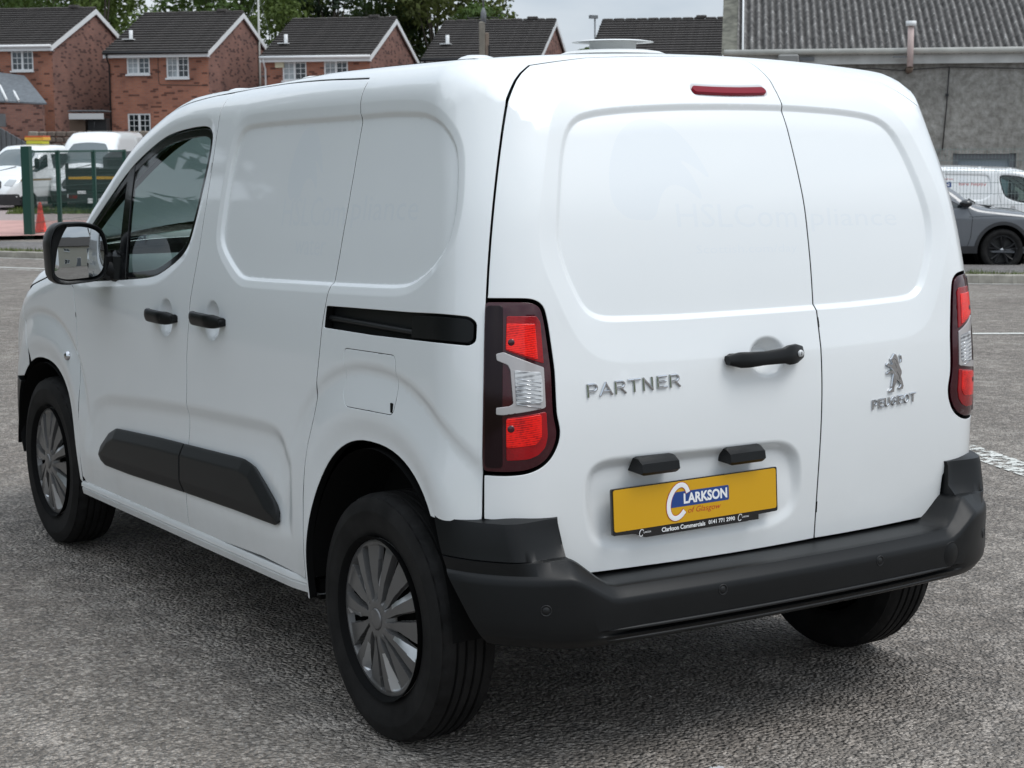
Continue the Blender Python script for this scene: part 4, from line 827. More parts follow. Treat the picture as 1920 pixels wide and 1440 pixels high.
RREC = to_rear(_dense(sym([(-.001,.284,1.699),(-.20,.285,1.697),(-.36,.287,1.689),(-.455,.286,1.680),(-.515,.281,1.668),(-.548,.271,1.645),(-.570,.258,1.615),(-.590,.243,1.575),(-.606,.226,1.528),(-.626,.204,1.45),(-.640,.190,1.38),(-.640,.181,1.335),(-.628,.170,1.28),(-.598,.157,1.21),(-.578,.152,1.180),(-.553,.149,1.162),(-.51,.147,1.155),(-.30,.135,1.150),(0,.131,1.150)])))
RCRE = to_rear(_dense(sym([(-.001,.346,1.760),(-.22,.346,1.757),(-.38,.344,1.748),(-.46,.338,1.737),(-.52,.323,1.715),(-.562,.303,1.69),(-.592,.285,1.66),(-.616,.262,1.62),(-.640,.240,1.555),(-.664,.22,1.49),(-.688,.20,1.41),(-.698,.186,1.34),(-.688,.176,1.29),(-.665,.166,1.235),(-.637,.157,1.17),(-.608,.150,1.115),(-.575,.143,1.078),(-.53,.138,1.058),(-.47,.133,1.050),(-.30,.127,1.047),(0,.121,1.044)])))
RREC = smooth_poly(chaikin(RREC, 1), .02, 6); RCRE = smooth_poly(chaikin(RCRE, 1), .02, 8); RECESS = smooth_poly(RECESS, .02, 4)
PREC = smooth_poly(rounded(to_rear(resample(np.array([(-.596,.138,.72),(-.590,.138,.800),(-.549,.132,.817),(.035,.115,.812),(.092,.117,.775),(.104,.123,.665),(.085,.127,.605),(0,.129,.578),(-.50,.143,.575),(-.572,.146,.600)]), .06)), .0), .012, 14)
_pa, _pb = to_rear(np.array([(-.115,.312,1.735),(.115,.312,1.735)])); _pr = .0165
PILL = np.array([(_pa[0]+_pr*math.cos(t), _pa[1]+_pr*math.sin(t)) for t in np.linspace(PI/2, 3*PI/2, 12)]+[(_pb[0]+_pr*math.cos(t), _pb[1]+_pr*math.sin(t)) for t in np.linspace(-PI/2, PI/2, 12)])
LAMP = rounded([(-.775,.100),(-.677,.100),(-.657,.090),(-.648,.046),(-.635,-.048),(-.631,-.141),(-.622,-.175),(-.626,-.200),(-.642,-.228),(-.662,-.240),(-.690,-.246),(-.735,-.246),(-.778,-.244)], .012)
LAMP = resample(LAMP, .006)
for _ in range(10): LAMP[1:-1] = np.where((LAMP[1:-1, :1] > -.765), LAMP[1:-1]*.5+.25*(LAMP[:-2]+LAMP[2:]), LAMP[1:-1])
def d_rear(Q):
    sc = sdist(Q, RCRE); sr = sdist(Q, RREC); d = np.zeros(len(Q))
    t = np.where(sr < 0, sc/np.maximum(sc-sr, 1e-6), 1.0); t = np.where(sc < 0, 0, t)
    d += .0105*pw(t, [(0, 0), (1, 1)], .05)*np.where(sc > -.02, 1, 0)
    d += pw(sr, [(0, 0), (.013, .0125)], .0018)
    sp = sdist(Q, PREC); low = sst(Q[:, 1], -.47, -.33)
    d += pw(sp, [(0, 0), (.022, .021), (.030, .022)], .006)*(.42+.58*low)
    d += bowl(Q, (-.026, -.062), .066, .054, .036)
    d += pw(sdist(Q, PILL), [(-.004, 0), (.003, .006)], .0015)
    return d
RF = [(RREC, True, [-.008, -.003, -.0008, .0012, .005, .009, .012, .0138, .016, .022], .026), (RCRE, True, [-.012, -.006, -.003, 0, .003, .006, .012], .014),
      (PREC, True, [-.008, -.003, 0, .004, .009, .015, .021, .027, .034, .042], .05), (PILL, True, [-.007, -.004, -.001, .002, .004], .008)]
RF += [(np.array([(-.026+.064*k*math.cos(t), -.062+.052*k*math.sin(t)) for t in np.linspace(0, 2*PI, 34)[:-1]]), True, [0], 0) for k in (.2, .35, .5, .65, .8, .92, 1.0, 1.1)]
# faint marks left where vinyl lettering was peeled off: outlines cut into the panels themselves
def glyphs(t, wd, h, fn):
    me, a, b = text_mesh(t, res=2); L = mark_loops(me, lambda x, y: fn(x*wd/a, y*h/b)); bpy.data.meshes.remove(me); return L
CREST = chaikin([(-.16,-.06),(-.165,.0),(-.14,.08),(-.09,.15),(-.02,.185),(.05,.18),(.10,.15),(.15,.09),(.19,.0),(.13,.05),(.08,.07),(.12,.03),(.15,-.06),(.09,-.01),(.04,.0),(0,-.03),(-.03,-.10),(-.07,-.10),(-.12,-.095)], 2)
fs = lambda y0, v0, ro: (lambda x, y: (y0-x, v0+y+ro*x))
def fr_(x0, z0, ro):
    def g(x, y):
        X, Z = x0+x-y*ro, z0+y+x*ro; p = raycast(Fbody, np.array([[X, 1.0, Z]]), np.array([[0, -1.0, 0]]), .1, 1.6); return to_rear(p)[0]
    return g
MK_SD = glyphs('HSLCom', .388, .074, fs(1.116, .391, .03))+glyphs('water', .19, .045, fs(1.11, .300, .03))+[resample(np.array([fs(1.20, .475, 0)(*(q*.62)) for q in CREST]), .01)]
MK_SH = glyphs('pliance', .358, .078, fs(.706, .402, .03))
MK_RL = glyphs('HSLCom', .40, .062, fr_(-.07, 1.408, -.03))+glyphs('Scottish.com/day', .34, .028, fr_(-.05, 1.318, -.02))+[resample(np.array([fr_(-.31, 1.495, 0)(*(q*.92)) for q in CREST]), .012)]
MK_RR = glyphs('pliance', .33, .064, fr_(.345, 1.386, -.03))
# ---------------------------------------------------------------- body shell (quarters, roof, pillars), one sheet of steel
SILLB = zv(.318)
left = [(1.06,-.575)]+LINE_B+[(.90,.689)]+SEAM[::-1][1:]+[(2.99,.30),(3.10,.20),(3.19,.145)]
wl = [(3.27,.168),(3.12,.315),(2.97,.455),(2.83,.575),(2.70,.69),(2.58,.80)]            # windscreen edge: foot of the pillar, up to the header
wl = wl+[(2.50,.92),(2.43,1.08),(2.395,1.24),(2.385,1.382)]
half = left+wl
full = np.array(half+[(y, 2.764-v) for y, v in half[::-1][1:]])
rear_half = [(a, b) for a, b in RS_S[::-1]]                          # from bumper height up to the roof
te = to_side(TOPEDGE)
rear_line = rear_half+[tuple(q) for q in te[1:]]
rear_full = rear_line+[(y, 2.764-v) for y, v in rear_line[::-1][1:]]
ar = arch_poly(ARCH_R); ar = ar[(ar[:, 1] > zv(.655)) | (ar[:, 0] > ARCH_R[0])]
ar = ar[np.argsort(-np.arctan2(ar[:, 0]-ARCH_R[0], ar[:, 1]+.9))]
ar = [tuple(q) for q in ar]; ar = [(ar[0][0], -.575)]+ar[1:]
arr = [(y, 2.764-v) for y, v in ar]
bumpline = [(RS_S[-1][0], RS_S[-1][1]), (ar[-1][0]-.002, zv(.655))]
outline = list(full)+arr+[(y, 2.764-v) for y, v in bumpline[::-1]][1:-1]+rear_full[::-1][0:]+ar[::-1]
SLOT = rounded([(.962,.156),(.483,.170),(.480,.167),(.258,.181),(.243,.170),(.240,.124),(.252,.113),(.67,.098),(.972,.091)], [0, 0, 0, .02, .02, .015, .015, 0, 0])
SLOT_L = [(y, v) for y, v in SLOT if y < .955]; SLOT_R = None
shell = part(panel('body_shell', dom_side, outline, M['paint'], VAN, holes=[offset(ccw(resample(FLAP, .009)), .0022), rounded([(.943,.150),(.483,.168),(.258,.180),(.243,.170),(.240,.124),(.252,.113),(.67,.099),(.950,.095)], [.003, 0, .02, .015, .015, .015, 0, .003])],
    disp=d_side, feats=[RECF]+ARF[:1]+[(FLAP, True, [-.006, -.012, -.02, -.03], 0)], h=.026, marks=MK_SH))
sd = LINE_A+[(1.823,.694)]+SEAM[9:]+LINE_B[::-1]
sd_out = [(1.925,-.548),(1.35,-.531)]+LINE_B+[(.892,.688)]+[q for q in SEAM[::-1] if .89 < q[0] < 1.82]+[(1.823,.694)]+LINE_A[::-1]
sdoor = part(panel('sliding_door', dom_side, sd_out, M['paint'], VAN, disp=d_side, feats=[RECF, SCALF]+ARF[:1]+BOWLF, h=.022, marks=MK_SD))
AF = arch_poly(ARCH_F)
fd_out = LINE_A[:]+[(1.823,.692)]+[q for q in SEAM[::-1] if q[0] > 1.83]+[(2.99,.29),(3.08,.19),(3.09,.10),(3.02,.063),(2.992,-.05),(2.985,-.167),(2.958,-.271),(2.955,-.35),(2.965,-.43),(2.955,-.54),(2.92,-.553)]
fdoor = part(panel('front_door', dom_side, fd_out, M['paint'], VAN, holes=[WINDOW], disp=d_side, feats=[SCALF, WINF]+ARF[1:]+BOWLF, h=.022))
fw_out = [(2.96,-.56)]+[(2.958,-.271),(2.985,-.167),(2.992,-.05),(3.02,.063),(3.09,.10),(3.19,.140),(3.243,.109),(3.561,.042),(3.68,-.020),(3.672,-.108),(3.60,-.205)]
afp = [tuple(q) for q in AF if q[0] < 3.60 and q[1] > -.48][::-1]
afp = sorted([tuple(q) for q in AF if q[0] < 3.60 and q[1] > -.56], key=lambda q: -q[0])
wing = part(panel('front_wing', dom_side, fw_out+afp, M['paint'], VAN, disp=d_side, feats=ARF[1:], h=.024))
fb_up = [(3.60,-.205),(3.672,-.108),(3.68,-.020),(3.80,-.03),(3.98,-.06),(4.15,-.10),(4.18,-.335),(3.80,-.335)]
afp2 = sorted([tuple(q) for q in AF if q[0] >= 3.60 and q[1] > -.33], key=lambda q: -q[0])
fbu = part(panel('front_bumper_corner', dom_side, fb_up+afp2, M['paint'], VAN, disp=d_side, h=.03))
afp3 = sorted([tuple(q) for q in AF if q[0] >= 3.60 and q[1] <= -.335], key=lambda q: q[1])
fbl = part(panel('front_bumper_valance', dom_side, [(3.80,-.335),(4.18,-.335),(4.15,-.50),(4.0,-.56),(3.84,-.57)]+afp3, M['plastic'], VAN, h=.03))
for o in (sdoor, fdoor, wing, fbu, fbl): mirror(o)
# front face and bonnet
dom_hood = lambda Q: (np.stack([0*Q[:, 0], Q[:, 0], 0*Q[:, 0]+.55], 1), np.stack([-np.cos(Q[:, 1]/.88), 0*Q[:, 1], np.sin(Q[:, 1]/.88)], 1))
bl = [(3.36,1.382),(3.34,1.0),(3.28,.72),(3.215,.525),(3.243,.500),(3.561,.453),(3.80,.432),(4.02,.425),(4.10,.80),(4.14,1.382)]
bon = part(panel('bonnet', dom_hood, np.array(bl+[(y, 2.764-v) for y, v in bl[::-1][1:-1]]), M['paint'], VAN, h=.04, bstep=.02))
hlp = part(panel('headlamp', dom_side, np.array([(3.685,-.022),(3.685,.010),(3.85,-.002),(4.05,-.045),(4.05,-.075),(3.80,-.036)]), M['lensframe'], VAN, h=.02)); mirror(hlp)
nose = part(panel('front_bumper', dom_front, rounded([(-.80,-.28),(.80,-.28),(.80,.60),(-.80,.60)], .03), M['plastic'], VAN, h=.05, bstep=.03))
scr = part(panel('windscreen', dom_side, np.array(wl+[(y, 2.764-v) for y, v in wl[::-1][1:]]), M['screen'], VAN, h=.06, bstep=.03, flange=.002))
# fuel flap, sill, sliding-rail channel
flap = part(panel('fuel_flap', dom_side, FLAP, M['paint'], VAN, disp=d_side, feats=ARF[:1], h=.012, gap=.0032, r=.001))
notch = MB().box((-.8985, .562, .922), (.004, .012, .026), bev=.0015).build('finger_notch', M['dark'], VAN); part(notch)
sill_pts = []
sill = MB(); P = []
for y in np.linspace(1.055, 2.95, 40):
    zt = .372-.029*(y-1.03)/1.92*1.0; row = []
    for dx, dz in ((-.885, .004), (-.909, .002), (-.915, -.006), (-.915, -.016), (-.910, -.020), (-.913, -.024), (-.908, -.045), (-.895, -.052), (-.80, -.055)): row.append((dx+.012*max(0, 1-(y-1.055)/.10), y, zt+dz))
    P.append(row)
sill.grid(P); sl = part(sill.build('sill', M['paint'], VAN, angle=40)); mirror(sl)
chan = part(panel('door_rail_channel', dom_side, rounded([(.98,.165),(.235,.19),(.23,.10),(.98,.083)], .005), M['plastic2'], VAN, disp=lambda Q: np.full(len(Q), .030), h=.03, flange=.004))
rail = MB()
o_, d_ = dom_side(np.array([(y, .118) for y in np.linspace(.98, .26, 14)])); pr = raycast(Fbody, o_, d_)+np.array([.020, 0, 0])
rail.tube(pr, .009, 6); part(rail.build('door_rail', M['plastic2'], VAN))
cov = part(panel('rail_cover', dom_side, rounded([(.481,.164),(.262,.177),(.246,.168),(.243,.126),(.256,.116),(.481,.107)], [.002, .015, .012, .012, .012, .002]), M['plastic'], VAN, disp=lambda Q: np.full(len(Q), .004), h=.03, gap=.003, flange=.01))
for o in (flap, chan, cov): mirror(o)
# rub strips on the doors
def d_strip(Q): s = sdist(Q, STRIP_A); return -pw(s, [(0, .002), (.004, .006), (.030, .020), (.034, .021)], .002)
STRIP_A = STRIP
for nm, lo_, hi_ in (('rub_strip', 1.929, 3), ('rub_strip', 0, 1.923)):
    R_ = resample(rounded(STRIP, .02), .008); q = clip_poly(clip_poly(R_, 0, lo_, False), 0, hi_, True)
    kq = [0]
    for i in range(1, len(q)):
        if np.linalg.norm(q[i]-q[kq[-1]]) > .003: kq.append(i)
    so = part(panel(nm, dom_side, q[kq], M['plastic2'], VAN, disp=d_strip, feats=[(STRIP, True, [.002, .005, .008, .015, .022, .028, .031, .034, .038], .04)], h=.03, gap=.001, flange=.03)); mirror(so)
# ---------------------------------------------------------------- rear doors
GAPX = .163
def split_line(): return np.array([(.163, H.G(z)+.0588*.163**2, z) for z in (1.822, 1.74, 1.65, 1.5, 1.35, 1.2, 1.05, .9, .75, .6, .526)])
SPL = split_line(); SPL[0, 1] = .475; SPL[1, 1] = .325
SPL_R = to_rear(raycast(Fbody, np.tile(RC, (len(SPL), 1)), (SPL-RC)/np.linalg.norm(SPL-RC, axis=1)[:, None]))
bot = np.array([(.163,.134,.526),(-.419,.143,.526),(-.62,.156,.529),(-.655,.156,.541),(-.666,.155,.57),(-.670,.152,.640),(-.690,.151,.672),(-.716,.153,.680),(-.79,.176,.684),(-.842,.211,.688)])
bot = resample(bot, .05, False); BOT_L = to_rear(bot); botr = np.array([(.842,.211,.688),(.79,.176,.684),(.716,.153,.680),(.690,.151,.672),(.670,.152,.640),(.666,.155,.57),(.655,.156,.541),(.62,.156,.529),(.419,.143,.526),(.163,.134,.526)]); botr = resample(botr, .05, False); BOT_R = to_rear(botr)
TE_L = to_rear(resample(np.vstack([TOPEDGE, [(.163,.468,1.8215)]]), .06, False)); SPL_R = SPL_R[1:] if False else SPL_R; TE_R = to_rear(resample(TOPEDGE*np.array([-1, 1, 1]), .06, False)); TE_R = TE_R[TE_R[:, 0] > SPL_R[0][0]+.02]; te_l = None
LAMPR = LAMP*np.array([-1, 1]); rs_rr = RS_R*np.array([-1, 1])
def carve(outl_, lamp, side):
    """the lamp's bay is open to the shut line: walk round it"""
    return outl_
rdl = [tuple(q) for q in SPL_R]+[tuple(q) for q in BOT_L[1:]]
_lo = offset(ccw(LAMP), -.0045)
_lo = _lo if _lo[0][1] < 0 else _lo
lampin_old = [(-.735,-.250),(-.690,-.250),(-.660,-.244),(-.639,-.231),(-.622,-.202),(-.618,-.175),(-.627,-.141),(-.631,-.048),(-.644,.046),(-.653,.093),(-.676,.1045),(-.735,.1045)]
lampin = sorted([tuple(q) for q in _lo if q[0] > -.755], key=lambda q: math.atan2(q[1]+.07, q[0]+.79))
rs_low = [tuple(q) for q in RS_R if q[1] < -.26]; rs_up = [tuple(q) for q in RS_R if q[1] > .11]
xl = -.776
rdl = rdl[:-1]+[tuple(RS_R[-1]), (xl,-.2490)]+lampin+[(-.772,.1045)]+rs_up[::-1]+[tuple(q) for q in TE_L[1:-1]]
ldoor = part(panel('rear_door', dom_rear, rdl, M['paint'], VAN, disp=d_rear, feats=RF, h=.022, marks=MK_RL))
mi = lambda L: [(-a, b) for a, b in L]
rdr = [tuple(q) for q in SPL_R[::-1]]+[(q[0], q[1]*1.003) for q in TE_R[::-1][:-1]]+[(a*1.0045, b*1.0045) if b > .42 else (a, b) for a, b in mi(rs_up)]+[(.772,.1045)]+mi(lampin[::-1])+[(-xl,-.2490), (-RS_R[-1][0], RS_R[-1][1])]+[tuple(q) for q in BOT_R[1:-1]]
rdoor = part(panel('rear_door', dom_rear, rdr, M['paint'], VAN, disp=d_rear, feats=RF[:2], h=.022, marks=MK_RR))
# unseen dark block added in the load space, keeps the gaps dark
lin = MB(); lin.box((0, 1.06, .98), (1.40, 1.25, 1.0)); part(lin.build('dark_load_block', M['dark'], VAN))
brk = part(panel('brake_light', dom_rear, offset(ccw(resample(PILL, .006)), .004), M['brake'], ldoor, disp=lambda Q: np.full(len(Q), .002), h=.012, gap=.001, flange=.008, bstep=.005)); brk.location = (0, 0, 0)
# ---------------------------------------------------------------- tail lights
def lamp_side(mirrored):
    f = (lambda L: [(-a, b) for a, b in L]) if mirrored else (lambda L: list(L))
    base = part(panel('tail_light', dom_rear, np.array(f(LAMP)), M['redlens'], VAN, disp=lambda Q: -.004*sst(sdist(Q, np.array(f(LAMP))), 0, .016), h=.014, gap=.002, flange=.025, bstep=.006))
    cells = [('smoked_lens', [(-.772,.092),(-.735,.092),(-.735,-.236),(-.773,-.236)], 'amberlens', -.0052, .01),
      ('brake_lens', [(-.729,.070),(-.668,.070),(-.660,.057),(-.653,-.031),(-.731,-.001)], 'lensred', -.0062, .004), ('brake_lens', [(-.729,.055),(-.671,.054),(-.665,-.022),(-.730,.001)], 'lensbright', -.0078, .003),
      ('reversing_lens', [(-.750,-.007),(-.734,-.003),(-.653,-.037),(-.649,-.119),(-.653,-.122),(-.734,-.131),(-.749,-.130),(-.749,-.115),(-.722,-.112),(-.715,-.108),(-.721,-.040),(-.726,-.030),(-.748,-.021)], 'lensframe', -.0066, .003),
      ('reversing_lens', [(-.713,-.040),(-.660,-.046),(-.656,-.068),(-.655,-.108),(-.665,-.111),(-.709,-.111)], 'lensclear', -.0080, .004),
      ('fog_lens', [(-.729,-.136),(-.648,-.128),(-.645,-.180),(-.650,-.202),(-.664,-.216),(-.684,-.222),(-.729,-.222)], 'lensred', -.0062, .006), ('fog_lens', [(-.729,-.138),(-.658,-.132),(-.657,-.180),(-.668,-.194),(-.729,-.197)], 'lensbot', -.0076, .006)]
    for nm, P, mm, dd, rr in cells:
        c = panel(nm, dom_rear, np.array(f(rounded(P, rr))), M[mm], base, disp=(lambda Q, dd=dd: np.full(len(Q), dd)), h=.02, gap=.0005, flange=.004, bstep=.004)
    rib = MB()
    for k in range(7):                                  # fine vanes of the reversing lens
        v0 = -.058-.0085*k; q = np.array(f([(-.708, v0), (-.684, v0-.005), (-.660, v0-.011)])); pq, nq = surf(dom_rear, q); rib.tube(pq+nq*.0082, .0011, 5)
    if rib.v: rib.build('lens_vanes', M['chrome'], base)
    bl = MB()
    for a_, b_ in ((-.719, .016), (-.719, -.158)):
        pq, nq = surf(dom_rear, np.array(f([(a_, b_)]))); c = pq[0]+nq[0]*.0055; bl = MB()
        bl.lathe([(.0001, .0035), (.006, .003), (.0095, .0015), (.0105, -.003)], n=16); bl.build('bulb', M['redlens'], base, loc=tuple(c), rot=Vector(nq[0]).to_track_quat('Z', 'Y').to_euler())
    return base
lamp_side(False); lamp_side(True)
# ---------------------------------------------------------------- rear bumper: a moulding lofted round the back
def Fbump(x, y, z):
    a = np.sqrt(x*x+1e-8); side = a-(.928-.02*np.clip((.45-z)/.1, 0, 1)**2); rear = .0+.066*a*a+.03*np.clip((.42-z)/.06, 0, None)**2-y; return rint(side, rear, .31)
def bump_pt(u, z, inset):
    az = u*math.radians(np.interp(z, [.34, .40, .48, .56, .66, .72], [38.0, 40.3, 42.6, 44.6, 46.3, 46.6])); d = np.array([math.sin(az), -math.cos(az), 0.0]); o = np.array([0, 1.2, z])
    p = raycast(lambda X, Y, Z: Fbump(X, Y, Z)+inset, o[None], d[None], .1, 1.9)[0]; return p
US = sorted(set(np.linspace(-1, 1, 101).tolist()+[s*v for s in (-1, 1) for v in np.linspace(.66, .90, 44)]))
rows = []
for u in US:
    x0 = abs(bump_pt(u, .50, 0)[0]); au = abs(u)
    ear = 1.0 if x0 > .674 else 0.0; rise = float(sst(np.array(x0), .575, .680))
    zl = .496+.060*rise; zu = .518+.073*rise; cor = float(sst(np.array(x0), .675, .79)); iu = .022+.022*rise*(1-cor)-.012*cor; lipk = 1-float(sst(np.array(x0), .55, .70))
    zb = .366+.012*float(sst(np.array(x0), .72, .9))
    pr = [(zb+.006, .10), (zb, .035), (zb+.003, .020), (zb+.012, .012-.006*(1-lipk)), (zb+.027, .012-.009*(1-lipk)), (zb+.031, .002), (zb+.035, .001), (zb+.038, .001+.018*lipk), (zb+.048, .001+.019*lipk), (zb+.053, 0), (.45, 0), (zl-.02, 0), (zl-.006, .002), (zl, .006), (zl+.005, .012)]
    pr = pr+[(zu, iu), (zu+.002, iu+.006)]
    row = [bump_pt(u, z, i) for z, i in pr]
    ie = iu+.004+.045*(1-cor)
    if ear > .02:
        p_low = [bump_pt(u, zu+.004, ie*.75), bump_pt(u, zu+.03, ie), bump_pt(u, .672, ie+.006), bump_pt(u, .684, ie+.010), bump_pt(u, .693, ie+.05), bump_pt(u, .695, ie+.10)]
    s0 = bump_pt(u, zu+.003, iu+.02); dv = np.array([0, 1, 0.])
    yin = .185+.02*(x0 > .6)
    shelf = [s0, np.array([s0[0], s0[1]+(yin-s0[1])*.3, zu+.003]), np.array([s0[0], s0[1]+(yin-s0[1])*.6, zu+.003]), np.array([s0[0], yin, zu+.004]), np.array([s0[0], yin+.01, zu+.004]), np.array([s0[0], yin+.02, zu+.0])]
    row += [s*(1-ear)+q*ear for s, q in zip(shelf, p_low)] if ear > .02 else shelf
    rows.append(row)
bmp = MB(); bmp.grid(rows); BUMP = part(bmp.build('rear_bumper', M['plastic'], VAN, angle=32))
def on_bump(x, z):
    o = np.array([[x, 1.0, z]]); return raycast(Fbump, o, np.array([[0, -1.0, 0]]), .1, 1.6)[0]
for x in (-.755, -.262, .284, .755):
    p = on_bump(x, .475 if abs(x) < .5 else .480); g = grad(Fbump, p[None])[0]; zr = Vector(g).to_track_quat('Z', 'Y').to_euler()
    s = MB().lathe([(0, .0005), (.0085, .0005), (.0098, -.002), (.0105, -.001), (.0128, .0016), (.0145, .0006), (.0145, -.004)], n=24).build('parking_sensor', M['plastic2'], BUMP, loc=p, rot=zr)
for z_, r_ in ((.4165, .0048), (.389, .0042)):        # the ribbed lip along the bottom edge
    P = [on_bump(x, z_)+np.array([0, -.0015+.004*abs(x/.6)**6, 0]) for x in np.linspace(-.60, .575, 40)]; MB().tube(P, [r_*min(1, .3+8*min(k, 39-k)/39) for k in range(40)], 8).build('bumper_lip', M['plastic2'], BUMP)
p = on_bump(.575, .452); g = grad(Fbump, p[None])[0]
MB().lathe([(0, .0012), (.027, .0012), (.0285, .0002), (.0295, .0012), (.031, -.001)], n=32).build('towing_eye_cover', M['plastic'], BUMP, loc=p, rot=Vector(g).to_track_quat('Z', 'Y').to_euler(), scale=(1, 1.15, 1))
# ---------------------------------------------------------------- wheels
def tyre_mesh():
    R, ri, wd = .333, .218, .205; b = MB()
    prof = [(ri-.004, -.080), (ri+.004, -.092), (ri+.018, -.100), (ri+.045, -.1055), (ri+.065, -.106), (ri+.068, -.1068), (ri+.071, -.106), (ri+.092, -.100), (ri+.104, -.0935), (R-.010, -.086), (R-.0035, -.076)]
    gr = []
    for c in (-.047, -.016, .016, .047): gr += [(R-.0005, c-.0055), (R-.008, c-.0035), (R-.008, c+.0035), (R-.0005, c+.0055)]
    pr = prof+[(R-.001, -.062)]+gr+[(R-.001, .062)]+[(r, -h) for r, h in prof[::-1]]
    n = 144; v = []; f = []; m = len(pr)
    for i in range(n):
        g = 2*PI*i/n; cs, sn = math.cos(g), math.sin(g)
        for k, (r, h) in enumerate(pr):
            sip = (.0042 if (i % 4 == 0) else 0) if (R-.012 < r and abs(h) > .055 and abs(h) < .09) else 0
            v.append((h, (r-sip)*cs, (r-sip)*sn))
    for i in range(n):
        j = (i+1) % n
        for k in range(m-1): f.append((i*m+k, i*m+k+1, j*m+k+1, j*m+k))
    b.add(v, f, True)
    # raised blocks of sidewall lettering-like ribs are left plain; a fine rim-protector ring
    return b.mesh('tyre', 38)
def trim_mesh():
    """hub cap: seven pairs of straight blades with slots between, the second blade of each pair with one turned-up flank; outward is -x"""
    R = .214; na = 7*96; rr = np.concatenate([np.linspace(.030, .060, 7), np.linspace(.064, R, 48)]); TH = np.linspace(0, 2*PI, na, endpoint=False)
    r, th = np.meshgrid(rr, TH, indexing='ij'); s = 2*PI/7; k = sst(r, .06, .20)
    ph = ((th+.10*sst(r, .045, .11)) % s)/s
    a1, b1 = .03+.05*(1-k), .39-.03*(1-k); a2, b2 = .53-.02*(1-k), .87
    d1 = np.maximum(a1-ph, ph-b1); d2 = np.maximum(a2-ph, ph-b2)
    u1 = (ph-a1)/(b1-a1); u2 = (ph-a2)/(b2-a2)
    top1 = -.0015-.003*u1; top2 = np.where(u2 < .40, .0035-.020*(.40-u2)/.40*k, .0035-.002*(u2-.4))
    h = np.full_like(r, -.017); h = np.where(d1 < 0, top1, h); h = np.where(d2 < 0, top2, h)
    hub = 1-sst(r, .046, .070); rim = sst(r, .192, .198); h = h*(1-hub)+.003*hub; h = h*(1-rim)+(.001-.004*sst(r, .206, .214))*rim
    depth = -(h+.016*(1-(r/R)**2)); hole = (d1 > .012) & (d2 > .012) & (r > .074) & (r < .190)
    v = np.stack([depth, r*np.cos(th), r*np.sin(th)], -1); F = []; mats = []; facet = (d2 < 0) & (u2 < .40) & (r > .090) & (r < .195)
    for i in range(len(rr)-1):
        for j in range(na):
            j2 = (j+1) % na
            if hole[i, j] and hole[i, j2] and hole[i+1, j] and hole[i+1, j2]: continue
            F.append((i*na+j, i*na+j2, (i+1)*na+j2, (i+1)*na+j)); mats.append(1 if facet[i, j] and facet[i+1, j] and facet[i, j2] else 0)
    me = bpy.data.meshes.new('wheel_trim'); me.from_pydata(v.reshape(-1, 3).tolist(), [], F); me.polygons.foreach_set('material_index', mats)
    me.polygons.foreach_set('use_smooth', [True]*len(F)); me.update(); me.set_sharp_from_angle(angle=math.radians(24))
    me.materials.append(M['trim']); me.materials.append(M['trimlight']); return me
TY, TR = tyre_mesh(), trim_mesh()
def wheel(x, y, z, rot, outer):
    b = MB(); b.lathe([(.20, -.03), (.218, -.085), (.221, -.092), (.215, -.088), (.19, -.02), (.06, -.01), (.0, -.012)], axis='x', n=48); b.lathe([(0, -.045), (.12, -.045), (.125, -.03), (.06, -.028)], axis='x', n=32)
    b.lathe([(.205, -.03), (.205, .08)], axis='x', n=48)
    o = part(b.build('wheel', M['dark'], VAN, angle=40)); o.location = (x, y-2.1, z); o.rotation_euler = (rot, 0, 0)
    if outer > 0: o.rotation_euler = (rot, 0, PI)
    t = link('tyre', TY, M['rubber'], o, scale=(.84, 1, 1))
    tr = link('wheel_trim', TR, None, o, loc=(-.072, 0, 0))
    em = MB().lathe([(0, -.0065), (.020, -.006), (.0265, -.004), (.029, 0)], axis='x', n=28).build('centre_cap', M['trim'], o, loc=(-.091, 0, 0), angle=30)
    return o
WHX = .793
WHX = .808
wheel(-WHX, .661, .345, .35, -1); wheel(-WHX+.002, 3.392, .352, -.5, -1); wheel(WHX-.05, .661, .345, 1.1, 1); wheel(WHX, 3.392, .352, 2.0, 1)
# wheel-arch liners and underbody
def liner(cy, hw, hh, s):
    P = []
    for x in (.895, .885, .56):
        row = []
        for t in np.linspace(.06, PI-.06, 30): row.append((s*x, cy+(hw+.004)*math.cos(t), .345+(hh-.004)*math.sin(t)))
        P.append(row)
    b = MB().grid(P); c = [(s*.56, cy, .345)]+P[2]; b.add(c, [(0, i, i+1) for i in range(1, 30)]); return part(b.build('arch_liner', M['dark'], VAN))
for s in (-1, 1): liner(.664, .388, .458, s); liner(3.385, .402, .405, s)
ub = MB(); ub.box((0, 2.2, .42), (1.10, 3.0, .18)); ub.box((0, 2.02, .33), (1.72, 1.9, .06)); ub.box((0, .28, .53), (1.3, .14, .12)); ub.tube([(-.55, .661, .339), (.55, .661, .339)], .05, 10)
ub.tube([(.35, 2.4, .29), (.36, 1.2, .30), (.42, .45, .40)], .03, 10); ub.box((.42, .48, .42), (.24, .30, .12), bev=.03); part(ub.build('underbody', M['dark'], VAN))
